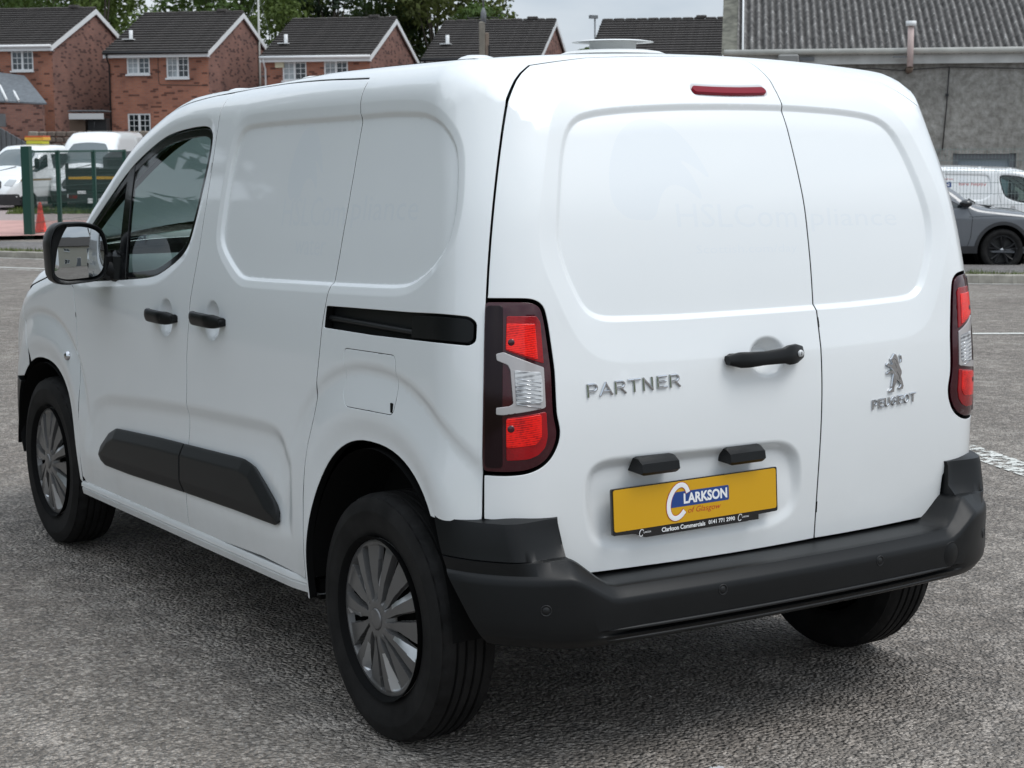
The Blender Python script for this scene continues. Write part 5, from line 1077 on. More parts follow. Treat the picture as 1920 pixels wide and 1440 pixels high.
# ---------------------------------------------------------------- door handles
def side_handle(c, lock, y0, y1, par):
    """bar handle on the flank, lofted along y"""
    ys = np.linspace(0, 1, 15); q = np.array([(y0+(y1-y0)*t, c[1]+.002) for t in ys]); p, n = surf(dom_side, q); rows = []
    for t, pp, nn in zip(ys, p, n):
        bow = math.sin(PI*t); e = min(t, 1-t); hh = .0215-.009*(1-min(1, e/.12)); out = .014+.026*min(1, bow*1.5); up = np.array([0, 0, 1.0]); th = .013
        row = []
        for g in np.linspace(0, 2*PI, 15)[:-1]:
            cx, cy = math.cos(g), math.sin(g); sx = np.sign(cx)*abs(cx)**.55; sy = np.sign(cy)*abs(cy)**.7
            row.append(pp+nn*(out+th*sx-.004*(sy < 0)*abs(sy))+up*(hh*sy))
        rows.append(row+[row[0]])
    b = MB().grid(rows); b.add([rows[0][k] for k in range(14)], [tuple(range(14))]); b.add([rows[-1][k] for k in range(14)], [tuple(range(13, -1, -1))])
    for t, pp, nn in ((ys[1], p[1], n[1]), (ys[-2], p[-2], n[-2])): b.box(pp+nn*.012, (.030, .034, .026), bev=.006)
    h = b.build('door_handle', M['plastic'], par, angle=45)
    if lock:
        k = p[3]+n[3]*.047; MB().lathe([(0, .001), (.0075, .001), (.009, -.002)], n=16).build('key_lock', M['gloss'], par, loc=k, rot=(0, -PI/2, 0))
    return h
side_handle(HANDLE_C[0], True, 2.00, 2.212, fdoor); side_handle(HANDLE_C[1], False, 1.615, 1.832, sdoor)
xs = np.linspace(-.172, .078, 17); rows = []
for x in xs:
    t = (x+.172)/.25; e = min(t, 1-t); zc = 1.0425+.006*(t-.5); yb = float(H.G(1.04)+.0588*x*x); hh = .0205-.009*(1-min(1, e/.13))+.005*(1 if t > .72 else 0)*1-.004*math.exp(-((t-.45)/.2)**2)
    out = .016+.022*min(1, math.sin(PI*t)*1.6); row = []
    for g in np.linspace(0, 2*PI, 17)[:-1]:
        cx, cy = math.cos(g), math.sin(g); sx = np.sign(cx)*abs(cx)**.5; sy = np.sign(cy)*abs(cy)**.65
        row.append((x, yb-out-.010*sx+.004*(sy > 0), zc+hh*sy-(.006 if sy < 0 else 0)*e))
    rows.append(row+[row[0]])
b = MB().grid(rows); b.add(rows[0][:16], [tuple(range(16))]); b.add(rows[-1][:16], [tuple(range(15, -1, -1))]); b.box((-.150, H.G(1.04)-.008, 1.041), (.034, .03, .028), bev=.006); b.box((.056, H.G(1.04)-.008, 1.044), (.034, .03, .034), bev=.006)
b.build('door_handle', M['plastic'], ldoor, angle=40)
MB().lathe([(0, -.0008), (.0085, -.0006), (.0095, .004)], axis='y', n=20).build('key_lock', M['silver'], ldoor, loc=(.052, H.G(1.04)-.0435, 1.0455))
MB().box((.052, H.G(1.04)-.0446, 1.0455), (.0016, .001, .008)).build('keyhole', M['dark'], ldoor)
# hinges-free gap detail: indicator repeater
o_, d_ = dom_side(np.array([(3.085, -.189)])); p = raycast(Fbody, o_, d_)[0]-np.array([.001, 0, 0])
part(MB().lathe([(0, -.014), (.008, -.0135), (.014, -.010), (.018, -.003), (.019, .002)], axis='x', n=24).build('side_indicator', M['chrome'], VAN, loc=p, angle=40))
# ---------------------------------------------------------------- front door window, mirror
gl = panel('window_glass', dom_side, WINDOW, M['glass'], fdoor, disp=lambda Q: np.full(len(Q), .0115), h=.05, gap=-.006, flange=.001)
def ring(name, outer, inner, m, par, depth, h=.03):
    return panel(name, dom_side, outer, m, par, holes=[inner], disp=lambda Q: np.full(len(Q), depth), h=h, gap=.0, flange=.008)
WI = offset(ccw(resample(WINDOW, .01)), .022)
ring('window_seal', offset(ccw(resample(WINDOW, .01)), .002), WI, M['gloss'], fdoor, .0098)
pst = panel('window_post', dom_side, [(2.500,.515),(2.552,.482),(2.575,.12),(2.500,.12)], M['gloss'], fdoor, disp=lambda Q: np.full(len(Q), .008), h=.03, gap=0, flange=.01)
for c in (gl, pst): mirror(c, c.parent)
frd = [o for o in VAN.children if o.name.startswith('front_door')]
fdoor_r = [o for o in frd if o.scale.x < 0][0]
for c in list(fdoor.children):
    if c.scale.x < 0: c.scale.x = 1; c.location.x = 0; c.parent = fdoor_r
ms = bpy.data.objects.get('window_seal').copy(); COL.objects.link(ms); ms.parent = fdoor_r
for c in list(fdoor.children):
    if c.name.startswith('door_handle'): k = c.copy(); COL.objects.link(k); k.parent = fdoor_r
mirg = mat('mirror_glass', (.50, .52, .53), .012, metal=1.0)
def door_mirror():
    # housing: rounded box open to the rear, behind it the glass
    b = MB(); rows = []
    cx, cz = -1.005, 1.222
    shape = rounded([(-.105,-.098),(-.060,-.112),(.085,-.100),(.100,.02),(.080,.085),(.02,.106),(-.085,.104),(-.112,.05)], .05)   # (x, z) seen from behind
    k = len(shape)
    for y, s in ((2.595, .90), (2.588, .965), (2.592, 1.0), (2.62, 1.015), (2.66, .985), (2.70, .90), (2.735, .72), (2.755, .40), (2.76, .05)):
        rows.append([(cx+a*s, y+.03*(a/.1)*0+.0*c, cz+c*s) for a, c in shape]+[(cx+shape[0][0]*s, y, cz+shape[0][1]*s)])
    b.grid(rows); inner = [[(cx+a*s, y, cz+c*s) for a, c in np.vstack([shape, shape[:1]])] for y, s in ((2.595, .90), (2.607, .87), (2.612, .86))]
    b.grid(inner); b.add([(cx+a*.87, 2.6125, cz+c*.87) for a, c in shape], [tuple(range(k))])
    b.tube([(-.91, 2.61, 1.165), (-.86, 2.60, 1.145)], [.036, .040], 10); b.box((-.905, 2.608, 1.17), (.06, .05, .10), bev=.015); b.box((-.872, 2.60, 1.165), (.05, .095, .12), bev=.02)
    h = b.build('door_mirror', M['plastic'], fdoor, angle=40)
    c, s = math.cos(.10), math.sin(.10)
    g = MB(); rows = []                        # convex mirror
    for t in np.linspace(0, 1, 12): rows.append([(cx+a*.84*t, 2.597-.16*a*.84*t+.06*q*.84*t+.42*((a*.84*t)**2+(q*.84*t)**2), cz+q*.84*t) for a, q in np.vstack([shape, shape[:1]])])
    g.grid(rows); g.build('mirror_glass', mirg, fdoor, angle=60)
    d = MB(); d.tube([(cx+.052, 2.594, cz-.085), (cx+.047, 2.595, cz+.0), (cx+.030, 2.598, cz+.083)], .0018, 5); d.build('glass_divider', M['gloss'], fdoor)
door_mirror()
for nm in ('door_mirror', 'mirror_glass'):
    k = bpy.data.objects[nm].copy(); COL.objects.link(k); k.parent = fdoor_r
# ---------------------------------------------------------------- cab interior
def seat(x):
    b = MB(); b.box((x, 2.12, .72), (.48, .50, .16), bev=.05); b.box((x, 1.86, 1.05), (.46, .15, .58), bev=.06, rx=.14); b.box((x, 1.80, 1.43), (.26, .10, .18), bev=.04, rx=.1)
    b.tube([(x-.06, 1.82, 1.25), (x-.06, 1.81, 1.40)], .007, 6); b.tube([(x+.06, 1.82, 1.25), (x+.06, 1.81, 1.40)], .007, 6); b.box((x, 2.1, .55), (.40, .45, .24)); part(b.build('seat', M['seat'], VAN))
seat(-.42); seat(.42)
b = MB(); P = [[(x, y, z) for y, z in ((3.28, 1.165), (3.05, 1.175), (2.82, 1.165), (2.735, 1.135), (2.715, 1.08), (2.76, 1.02), (2.80, .92), (2.78, .80), (2.86, .66))] for x in np.linspace(-.80, .80, 17)]
b.grid(P); b.box((0, 2.66, .72), (.34, .30, .50), bev=.04); DSH = part(b.build('dashboard', M['dashlight'], VAN, angle=50))
for x in (-.62, -.30, .30, .62): MB().box((x, 2.722, 1.085), (.17, .03, .058), bev=.012).build('air_vent', M['dash'], DSH)
MB().box((-.45, 2.775, .92), (.46, .03, .16), bev=.02).build('glove_box', M['dash'], DSH)
b = MB(); ring_ = []
for g in np.linspace(0, 2*PI, 33): ring_.append((.42+.185*math.cos(g), 2.56-.06*math.sin(g), 1.08+.175*math.sin(g)))
b.tube(ring_, .014, 8, cap=False); b.tube([(.42, 2.56, 1.08), (.42, 2.85, .95)], .035, 8); b.box((.42, 2.555, 1.07), (.14, .04, .10), bev=.02); part(b.build('steering_wheel', M['dash'], VAN))
b = MB(); b.box((0, 1.72, 1.08), (1.50, .03, 1.10)); b.box((0, 2.5, .46), (1.7, 1.6, .04)); part(b.build('bulkhead', M['dark'], VAN))
for s in (-1, 1):
    q = [(1.96, -.12), (2.93, -.12), (2.99, .075), (2.90, .083), (2.5, .098), (2.2, .120), (2.02, .165), (1.97, .20), (1.94, .24)]
    t = part(panel('door_trim', dom_side, rounded(q, .03), M['doortrim'], VAN, disp=lambda Q: .055+.03*sst(Q[:, 1], .03, .11)+.02*(1-sst(np.hypot((Q[:, 0]-2.42)/.26, (Q[:, 1]-.055)/.05), .7, 1.0)), h=.025, flange=.004, feats=[(np.array([(2.42+.26*math.cos(a), .055+.05*math.sin(a)) for a in np.linspace(0, 2*PI, 40)[:-1]]), True, [-.01, 0, .01, .02], 0)]))
    b = MB(); pq, nq = surf(dom_side, np.array([(2.50, .058)])); b.box(pq[0]-nq[0]*.076, (.02, .19, .052), bev=.009); pk = b.build('armrest_pocket', M['dash'], t)
    if s > 0: t.scale.x = -1
hl = MB(); hl.box((0, 1.98, 1.735), (1.2, .5, .02)); part(hl.build('headlining', mat('headlining_cloth', (.30, .30, .29), .9), VAN))
# ---------------------------------------------------------------- badges, plate, lettering
def onrear(me, x0, z0, m, name, par, lift=.001, roll=0.0, disp=None):
    """wrap flat lettering (local x, y, depth z) onto the back doors at (x0, z0)"""
    n = len(me.vertices); co = np.empty(n*3); me.vertices.foreach_get('co', co); co = co.reshape(-1, 3); c, s = math.cos(roll), math.sin(roll)
    x = x0+co[:, 0]*c-co[:, 1]*s; z = z0+co[:, 0]*s+co[:, 1]*c; o = np.stack([x, 0*x+1.0, z], 1); p = raycast(Fbody, o, np.tile([0, -1.0, 0], (n, 1)), .1, 1.6)
    dd = disp(to_rear(p)) if disp is not None else 0; p[:, 1] += dd-lift-co[:, 2]
    me.vertices.foreach_set('co', p.ravel()); me.update()
    if disp is not None:                      # a mark in the paint: shaded as the paint is
        nn = surf_n(dom_rear, to_rear(p), disp)[1]; me.polygons.foreach_set('use_smooth', [True]*len(me.polygons)); me.normals_split_custom_set_from_vertices(nn.tolist())
    return link(name, me, m, par)
LTR = {  # broad-faced strokes of the model badge letters, unit height
 'P': [[(0,0),(0,1),(.62,1),(.80,.93),(.86,.72),(.80,.48),(.62,.40),(0,.40)]], }
def strokes(paths, wd, ext):
    """raised lettering from poly-line strokes with a ridge-like bevel"""
    b = MB()
    for P in paths:
        P = np.array(P, float); t = np.gradient(P, axis=0); t /= np.maximum(np.linalg.norm(t, axis=1), 1e-9)[:, None]; nrm = np.stack([-t[:, 1], t[:, 0]], 1); rows = []
        for k, (p, q) in enumerate(zip(P, nrm)):
            dd = t[k]*wd*.3*(-1 if k == 0 else (1 if k == len(P)-1 else 0)); p = p+dd
            rows.append([(*(p+q*wd*.5), 0), (*(p+q*wd*.5), ext*.5), (*(p+q*wd*.18), ext), (*(p-q*wd*.18), ext), (*(p-q*wd*.5), ext*.5), (*(p-q*wd*.5), 0)])
        b.grid(rows, sm=False)
        for r in (rows[0], rows[-1]): b.add(r, [tuple(range(6))])
    return b.mesh('lettering')
def arc(c, rx, ry, a0, a1, n=10): return [(c[0]+rx*math.cos(math.radians(a)), c[1]+ry*math.sin(math.radians(a))) for a in np.linspace(a0, a1, n)]
def dense(P, k=4):
    out = []
    for a, b_ in zip(P[:-1], P[1:]): out += [(a[0]+(b_[0]-a[0])*t/k, a[1]+(b_[1]-a[1])*t/k) for t in range(k)]
    return out+[P[-1]]
GL = {'P': [[(.08, 0), (.08, .93)], [(.08, .93), (.55, .93)]+arc((.55, .66), .27, .27, 90, -90, 9)+[(.55, .39), (.10, .39)]],
 'A': [[(0, 0), (.46, .95)], [(.46, .95), (.95, 0)], [(.22, .27), (.74, .27)]],
 'R': [[(.08, 0), (.08, .93)], [(.08, .93), (.56, .93)]+arc((.56, .68), .25, .25, 90, -90, 9)+[(.56, .43), (.10, .43)], [(.50, .42), (.88, 0)]],
 'T': [[(0, .93), (.92, .93)], [(.46, .93), (.46, 0)]], 'N': [[(.08, 0), (.08, .95)], [(.08, .95), (.82, 0)], [(.82, 0), (.82, .95)]],
 'E': [[(.80, .93), (.08, .93)], [(.08, .93), (.08, .05)], [(.08, .05), (.82, .05)], [(.08, .50), (.72, .50)]],
 'U': [[(.08, .95), (.08, .35)]+arc((.42, .36), .34, .31, 180, 360, 10)+[(.76, .36), (.76, .95)]],
 'G': [arc((.46, .48), .42, .45, 48, 330, 16)+[(.84, .46), (.50, .46)]], 'O': [arc((.46, .48), .42, .45, 0, 360, 24)]}
adv = {'P': .95, 'A': 1.05, 'R': 1.03, 'T': 1.03, 'N': 1.07, 'E': .96, 'U': .98, 'G': 1.04, 'O': 1.06}
def word(txt, x0, x1, z0, z1, hgt, wd, name, ext=.0045, m='chrome', gl_w=.86, par=None):
    tot = sum(adv[c] for c in txt); x = 0
    for c in txt:
        sc = (x1-x0)/tot; P = [[(p[0]*sc*gl_w, p[1]*hgt) for p in dense(q, 3)] for q in GL[c]]; me = strokes(P, wd, ext)
        cx = x0+x*sc; onrear(me, cx, z0+(z1-z0)*(x/tot), M[m], name, par, roll=(z1-z0)/(x1-x0)); x += adv[c]
word('PARTNER', -.590, -.305, .9775, .9855, .0305, .0060, 'badge_letter', par=ldoor)
word('PEUGEOT', .352, .530, .868, .8765, .0235, .0052, 'badge_letter', par=rdoor)
LION = [[(.42,.93),(.50,.985),(.58,.985),(.66,.95),(.72,.88),(.76,.78),(.78,.70),(.84,.62),(.92,.52),(.925,.46),(.88,.40),(.86,.38),(.94,.26),(1.0,.12),(.97,.06),(.93,.03),(.72,.04),(.70,.09),(.80,.13),(.82,.16),(.80,.17),(.68,.24),(.62,.28),(.58,.25),(.46,.13),(.42,0.0),(.14,0),(.12,.06),(.20,.09),(.28,.12),(.27,.16),(.33,.30),(.40,.46),(.30,.48),(.05,.49),(.03,.51),(.05,.55),(.20,.58),(.34,.59),(.28,.645),(.18,.66),(.06,.70),(.03,.73),(.06,.77),(.14,.79),(.22,.76),(.30,.735),(.40,.735),(.36,.79),(.32,.83),(.28,.86),(.32,.88),(.36,.885)],
        [(.86,.74),(.90,.81),(.86,.91),(.90,.94),(.96,.90),(.985,.80),(.965,.74),(.92,.72)]]
for P in LION:
    lm = MB(); q = np.array(P); q = np.stack([q[:, 0]*.068-.034, q[:, 1]*.108-.054], 1); qi = offset(ccw(resample(q, .004)), .0016); qo = ccw(resample(q, .004)); k = len(qo)
    lm.add([(*a, 0) for a in qo]+[(*a, .003) for a in qo]+[(*a, .0055) for a in qi], [(i, (i+1) % k, k+(i+1) % k, k+i) for i in range(k)]+[(k+i, k+(i+1) % k, 2*k+(i+1) % k, 2*k+i) for i in range(k)]+[tuple(range(2*k, 3*k))])
    onrear(lm.mesh('emblem'), .436, .962, M['chrome'], 'emblem', rdoor, roll=.06)
for P in ([(.40,.84),(.52,.86),(.62,.80),(.66,.72)], [(.50,.76),(.56,.70),(.60,.62)], [(.62,.52),(.72,.42),(.78,.30)], [(.40,.36),(.34,.22),(.36,.12)]):   # engraved mane and muscle lines
    me = strokes([[(a*.068-.034, c*.108-.054) for a, c in dense(P, 3)]], .0016, .0008); onrear(me, .436, .962, M['gloss'], 'emblem_line', rdoor, roll=.06, lift=.0060)
# number plate
PX, PZ, PRL = -.262, .686, -.008
plate = MB(); pc = rounded([(-.262,-.056),(.262,-.056),(.262,.056),(-.262,.056)], .008)
frame = rounded([(-.265,-.059),(-.200,-.061),(-.165,-.0745),(.165,-.0745),(.200,-.061),(.265,-.059),(.265,.058),(-.265,.058)], .006)
yp = float(H.G(.69)+.02)-.024
def plate_xf(co): return co
PL = empty('number_plate', (0, 0, 0), parent=ldoor)
COLP = bpy.data.objects; bpy.data.objects.remove(PL)
fr = MB(); fr.prism([tuple(q) for q in frame], 0, .006, lambda a, c, h: (a, -h, c)); PLT = fr.build('number_plate', M['gloss'], ldoor, loc=(PX, yp, PZ), rot=(math.radians(-3), PRL, math.radians(-1.2)))
yl = MB(); yl.prism([tuple(q) for q in rounded([(-.260,-.0505),(.260,-.0505),(.260,.055),(-.260,.055)], .007)], .0062, .0078, lambda a, c, h: (a, -h, c))
# plates, print and small parts of the plate ride on the plate itself
def on_plate(me, x, z, y, m, name, sh=0.0):
    n = len(me.vertices); co = np.empty(n*3); me.vertices.foreach_get('co', co); co = co.reshape(-1, 3); out = np.stack([x+co[:, 0], -(y+co[:, 2]), z+co[:, 1]], 1)
    me.vertices.foreach_set('co', out.ravel()); me.update(); return me
PLY = yl.mesh('plate_face')
def join(meshes, name, m, par, **k):
    b = MB()
    for me in meshes:
        b.add([v.co[:] for v in me.vertices], [tuple(p.vertices) for p in me.polygons])
    return b.build(name, m, par, **k)
pf = link('plate_face', PLY, M['plate'], PLT) if False else None
PLT_loc = dict(loc=PLT.location.copy(), rot=tuple(PLT.rotation_euler))
link('plate_face', PLY, M['plate'], ldoor, loc=PLT_loc['loc'], rot=PLT_loc['rot'])
def plink(me, m, name='plate_print'): return link(name, me, m, ldoor, loc=PLT_loc['loc'], rot=PLT_loc['rot'])
def flat(poly, y, th=.0004): return MB().prism([tuple(q) for q in poly], y, y+th, lambda a, c, h: (a, -h, c)).mesh('print')
plink(flat(rounded([(-.092,-.010),(.102,-.010),(.102,.0285),(-.092,.0285)], .005), .0079), M['blue'])
plink(on_plate(text_fit('LARKSON', .140, .027, extrude=.0003, offset=.035), .026, .0095, .0084, None, ''), M['white'])
def ribbon(pts, wd, y, m, ext=.0003, tilt=0):
    me = strokes([[tuple(q) for q in pts]], wd, ext); plink(on_plate(me, 0, 0, y, None, ''), m)
Cc = arc((-.062, .004), .030, .042, 35, 318, 26); Cc = [(a+.22*c, c) for a, c in Cc]
ribbon(Cc, .0155, .0086, M['red']); ribbon(Cc, .0125, .0090, M['white'], .0004)
plink(on_plate(text_fit('of Glasgow', .105, .019, extrude=.0003, shear=.25, offset=-.006), .022, -.024, .0079, None, ''), M['red'])
plink(on_plate(text_fit('Clarkson Commercials', .138, .0115, extrude=.0003, offset=.02), -.045, -.0622, .0062, None, ''), M['white'])
plink(on_plate(text_fit('0141 771 2990', .086, .0105, extrude=.0003, offset=.02), .078, -.0615, .0062, None, ''), M['white'])
for xx in (-.165, .150):
    c2 = [(xx-.012+a*.20, -.0625+c*.20) for a, c in [(p[0]+.062, p[1]) for p in Cc]]; ribbon(c2, .0018, .0062, M['white'])
    plink(on_plate(text_fit('LARKSON', .022, .0042, extrude=.0003), xx+.006, -.0615, .0062, None, ''), M['white'])
plink(flat([(-.200,-.0545),(.200,-.0545),(.200,-.0740),(-.170,-.0740)][:3]+[(.168,-.0735),(-.168,-.0735),(-.200,-.0600)], .0058), M['gloss'])
# plate lamps
for xx, zz in ((-.396, .792), (-.113, .789)):
    b = MB(); rows = []
    for x in (-.058, -.050, .050, .058):
        k = .85 if abs(x) > .055 else 1.0; rows.append([(xx+x, .150-.02, zz+.024*k), (xx+x, .108, zz+.024*k), (xx+x, .090, zz+.010*k), (xx+x, .086, zz-.012*k), (xx+x, .094, zz-.020*k), (xx+x, .15, zz-.016*k)])
    b.grid(rows); b.add(rows[0], [tuple(range(6))]); b.add(rows[-1], [tuple(range(6))]); b.build('plate_lamp', M['plastic'], ldoor, angle=35)
# ---------------------------------------------------------------- roof: vent, ribs, fixing bosses
vx, vy = .282, 1.23
b = MB(); zb = 1.868
b.lathe([(.170, zb+.000), (.150, zb+.008), (.118, zb+.013), (.06, zb+.014), (0, zb+.014)], c=(vx, vy, 0), n=48)
b.lathe([(.170, zb), (.140, zb-.001), (.0, zb-.002)], c=(vx, vy, 0), n=48)
VT = part(b.build('roof_vent', M['vent'], VAN, angle=40))
MB().lathe([(.074, zb+.010), (.074, zb+.040)], c=(vx, vy, 0), n=40).build('vent_neck', M['vent'], VT)
MB().lathe([(0, zb+.047), (.10, zb+.044), (.128, zb+.040), (.130, zb+.0385), (.10, zb+.040), (0, zb+.0395)], c=(vx, vy, 0), n=48).build('vent_cap', M['vent'], VT)
MB().lathe([(.105, zb-.05), (.105, zb+.004)], c=(vx, vy, 0), n=32).build('vent_base', M['dark'], VT)
def roof_pt(x, y): return raycast(Fbody, np.array([[x, y, 1.0]]), np.array([[0, 0, 1.0]]))[0]
for x in (-.60, .60):
    for y in (.62, 1.55, 2.1):
        p = roof_pt(x, y); part(MB().lathe([(0, .010), (.026, .009), (.042, .004), (.055, -.004)], n=20).build('roof_fixing', M['paint'], VAN, angle=40, loc=tuple(p)))
for x in (-.66, .66):
    P = []
    for y in np.linspace(.52, 2.25, 30):
        p = roof_pt(x, y); P.append([(p[0]-.010, p[1], p[2]+.0006), (p[0]+.010, p[1], p[2]+.0002)])
    part(MB().grid(P).build('roof_ditch_strip', M['plastic2'], VAN))
# ================================================================ parked vehicles
def make_hull(W, R, G, Ff, crown=.05, ky=.10, rt=.10, rr=.15, fr=.30, gc=.05, tap=.04, yt=3.0):
    W, R, G, Ff = herm(*W), herm(*R), herm(*G), herm(*Ff)
    def F(x, y, z):
        a = np.sqrt(x*x+1e-8); side = a-(W(z)-tap*np.clip((y-yt)/1.2, 0, None)**2); ye = y+ky*a*a; sl = (R(ye+.02)-R(ye-.02))/.04
        f = rint(side, (z-(R(ye)-crown*a*a))/np.sqrt(1+sl*sl), rt); f = rint(f, G(z)+gc*a*a-y, rr); return rint(f, y-(Ff(z)-.10*a*a), fr)
    return F
def simple_wheel(R, ri, wd, style, par, loc, side):
    b = MB(); h = wd/2; b.lathe([(ri, -h*.8), (ri+.02, -h*.97), (R-.05, -h*1.02), (R-.02, -h*.93), (R, -h*.7), (R, h*.7), (R-.02, h*.93), (ri, h*.8)], axis='x', n=48)
    o = b.build('wheel', M['rubber'], par, angle=40, loc=loc, rot=(random.Random(loc[1]).uniform(0, 3), 0, 0 if side < 0 else PI))
    m = {'black': V['rimblack'], 'silver': V['alloy']}[style]; r = MB(); r.lathe([(ri+.004, -h*.85), (ri-.02, -h*.86), (ri-.03, -h*.5), (ri-.035, 0)], axis='x', n=40)
    n = 5 if style == 'black' else 6
    for k in range(n):
        for dg in ((-.20, .20) if style == 'black' else (0,)):
            g = 2*PI*k/n; p = lambda rad, ang, x: (x, rad*math.cos(ang), rad*math.sin(ang)); r.tube([p(.045, g, -h*.62), p(ri*.55, g+dg*.5, -h*.70), p(ri-.012, g+dg, -h*.80)], [.026, .020, .024] if style == 'black' else [.04, .036, .05], 6)
    r.lathe([(0, -h*.75), (.04, -h*.74), (.055, -h*.62)], axis='x', n=20); r.build('rim', m, o, angle=40); MB().lathe([(0, -.02), (ri-.03, -.02)], axis='x', n=32).build('brake_disc', V['disc'], o)
    MB().lathe([(0, -h*.765), (.026, -h*.76), (.030, -h*.73)], axis='x', n=16).build('centre_cap', V['alloy'], o); return o
V = {'rimblack': mat('rim_black', (.006, .006, .007), .45, spec=.3), 'alloy': mat('alloy_silver', (.55, .56, .57), .3, metal=.8), 'disc': mat('brake_disc', (.035, .035, .035), .6), 'white': mat('fleet_white', (.78, .80, .80), .4, coat=1.0), 'grey': mat('car_grey_paint', (.115, .125, .14), .32, coat=1.0, coat_rough=.02),
     'pale': mat('car_pale_paint', (.60, .63, .63), .35, coat=1.0), 'clad': mat('cladding_grey', (.032, .033, .036), .6), 'glass': mat('car_window_glass', (.020, .026, .028), .03, spec=.9), 'lamp': mat('headlamp_glass', (.45, .47, .48), .08, coat=1.0), 'screen': mat('windscreen_sky', (.10, .125, .13), .03, spec=1.0), 'line': mat('shut_line', (.01, .01, .011), .7)}
def vehicle(name, label, cat, loc, rz, F, zc, y0, y1, yf, arches, arch_r, zs, side_glass, screen, rear_screen, paint, wheel, hw, group=None, seams=(), clad=None, nose_z=(.25, .9), extra=None, h=.07, tail_z=None):
    root = empty(name, loc, rz, label, cat, group)
    dom = lambda Q: (np.stack([0*Q[:, 0], Q[:, 0], 0*Q[:, 0]+zc], 1), np.stack([-np.cos(Q[:, 1]/.9), 0*Q[:, 1], np.sin(Q[:, 1]/.9)], 1)); TOP = 2*.9*PI/2
    sv = lambda y, z: (y, .9*math.atan2(z-zc, hw)); mir = lambda L: [(y, TOP-v) for y, v in L]
    def arch(cy, r, flip):
        P = [(cy+r*math.cos(t), .9*math.atan2(.5*wheel[0]*2*.5+r*math.sin(t)*1.0+wheel[0]*.5-zc, hw)) for t in np.linspace(PI, 0, 20)]; return P
    low = .9*math.atan2(zs-zc, hw); out = [(y0, low)]
    for cy in arches:
        P = arch(cy, arch_r, 0); P = [(P[0][0], low)]+[q for q in P if q[1] > low]+[(P[-1][0], low)]; out += P
    out += [(y1, low)]; full = out+mir(out)[::-1]
    glz = [[sv(*q) for q in g] for g in side_glass]; holes = [rounded(g, .03) for g in glz]+[rounded(mir(g), .03) for g in glz]+[rounded(s, .05) for s in (screen, rear_screen) if s is not None]
    body = panel('body', dom, np.array(full), paint, root, holes=holes, F=F, h=h, bstep=.03, gap=0, flange=.02)
    for g in glz:
        for q in (g, mir(g)): panel('side_window', dom, rounded(q, .03), V['glass'], root, F=F, h=.08, bstep=.04, gap=-.002, flange=.004, disp=lambda Q: np.full(len(Q), .008))
    for s, nm in ((screen, 'windscreen'), (rear_screen, 'rear_window')):
        if s is not None: panel(nm, dom, rounded(s, .05), V['screen'] if nm == 'windscreen' else V['glass'], root, F=F, h=.08, bstep=.04, gap=-.002, flange=.004, disp=lambda Q: np.full(len(Q), .006))
    domn = lambda Q: (np.stack([Q[:, 0], 0*Q[:, 0]+yf-1.2, Q[:, 1]], 1), np.tile([0, 1.0, 0], (len(Q), 1)))
    domr = lambda Q: (np.stack([Q[:, 0], 0*Q[:, 0]+1.3, Q[:, 1]], 1), np.tile([0, -1.0, 0], (len(Q), 1)))
    W_ = hw-.02
    panel('front_end', domn, rounded([(-W_, nose_z[0]), (W_, nose_z[0]), (W_, nose_z[1]), (-W_, nose_z[1])], .04), paint, root, F=F, h=.08, bstep=.05, lift=.003)
    tz = tail_z or nose_z; panel('tail_end', domr, rounded([(-W_, tz[0]), (W_, tz[0]), (W_*.93, tz[1]), (-W_*.93, tz[1])], .06), paint, root, F=F, h=.1, bstep=.05, lift=.003)
    R_, ri, wd, style = wheel
    for cy in arches:
        for s in (-1, 1):
            simple_wheel(R_, ri, wd, style, root, (s*(hw-wd/2-.01), cy, R_-.005), s)
            if clad:
                Pi = arch(cy, arch_r-.0, 0); Po = arch(cy, arch_r+clad, 0); Pi = [(Pi[0][0], low)]+[q for q in Pi if q[1] > low]+[(Pi[-1][0], low)]; Po = [(Po[0][0], low)]+[q for q in Po if q[1] > low]+[(Po[-1][0], low)]
                ring_ = np.array(Po+Pi[::-1]); ring_ = ring_ if s < 0 else np.array(mir(ring_)); panel('arch_trim', dom, ring_, V['clad'], root, F=F, h=.05, bstep=.03, gap=0, lift=.006, flange=.02)
    b = MB()
    for cy in arches: b.lathe([(0, -hw+wd+.10), (arch_r-.01, -hw+wd+.10), (arch_r-.01, -hw+.04)], axis='x', c=(0, cy, R_), n=28); b.lathe([(0, hw-wd-.10), (arch_r-.01, hw-wd-.10), (arch_r-.01, hw-.04)], axis='x', c=(0, cy, R_), n=28)
    b.box((0, (y0+y1)/2, zs+.05), (hw*1.5, (y1-y0)*.94, .12)); b.build('underbody', M['dark'], root)
    for L in seams:
        for q in (L, mir(L)) if not isinstance(L, tuple) else ():
            pp, nn = surf(dom, resample(np.array(q, float), .05, False), None, F); MB().tube((pp+nn*.0005).tolist(), .0035, 4, sm=False).build('shut_line', V['line'], root)
    if clad:
        q = [(a, .9*math.atan2(z-zc, hw)) for a, z in ((arches[0]+arch_r, zs), (arches[1]-arch_r, zs), (arches[1]-arch_r, zs+.13), (arches[0]+arch_r, zs+.13))]
        for g in (q, mir(q)): panel('sill_trim', dom, np.array(g), V['clad'], root, F=F, h=.06, bstep=.04, gap=0, lift=.005)
    if extra: extra(root, F, dom, sv, mir)
    return root
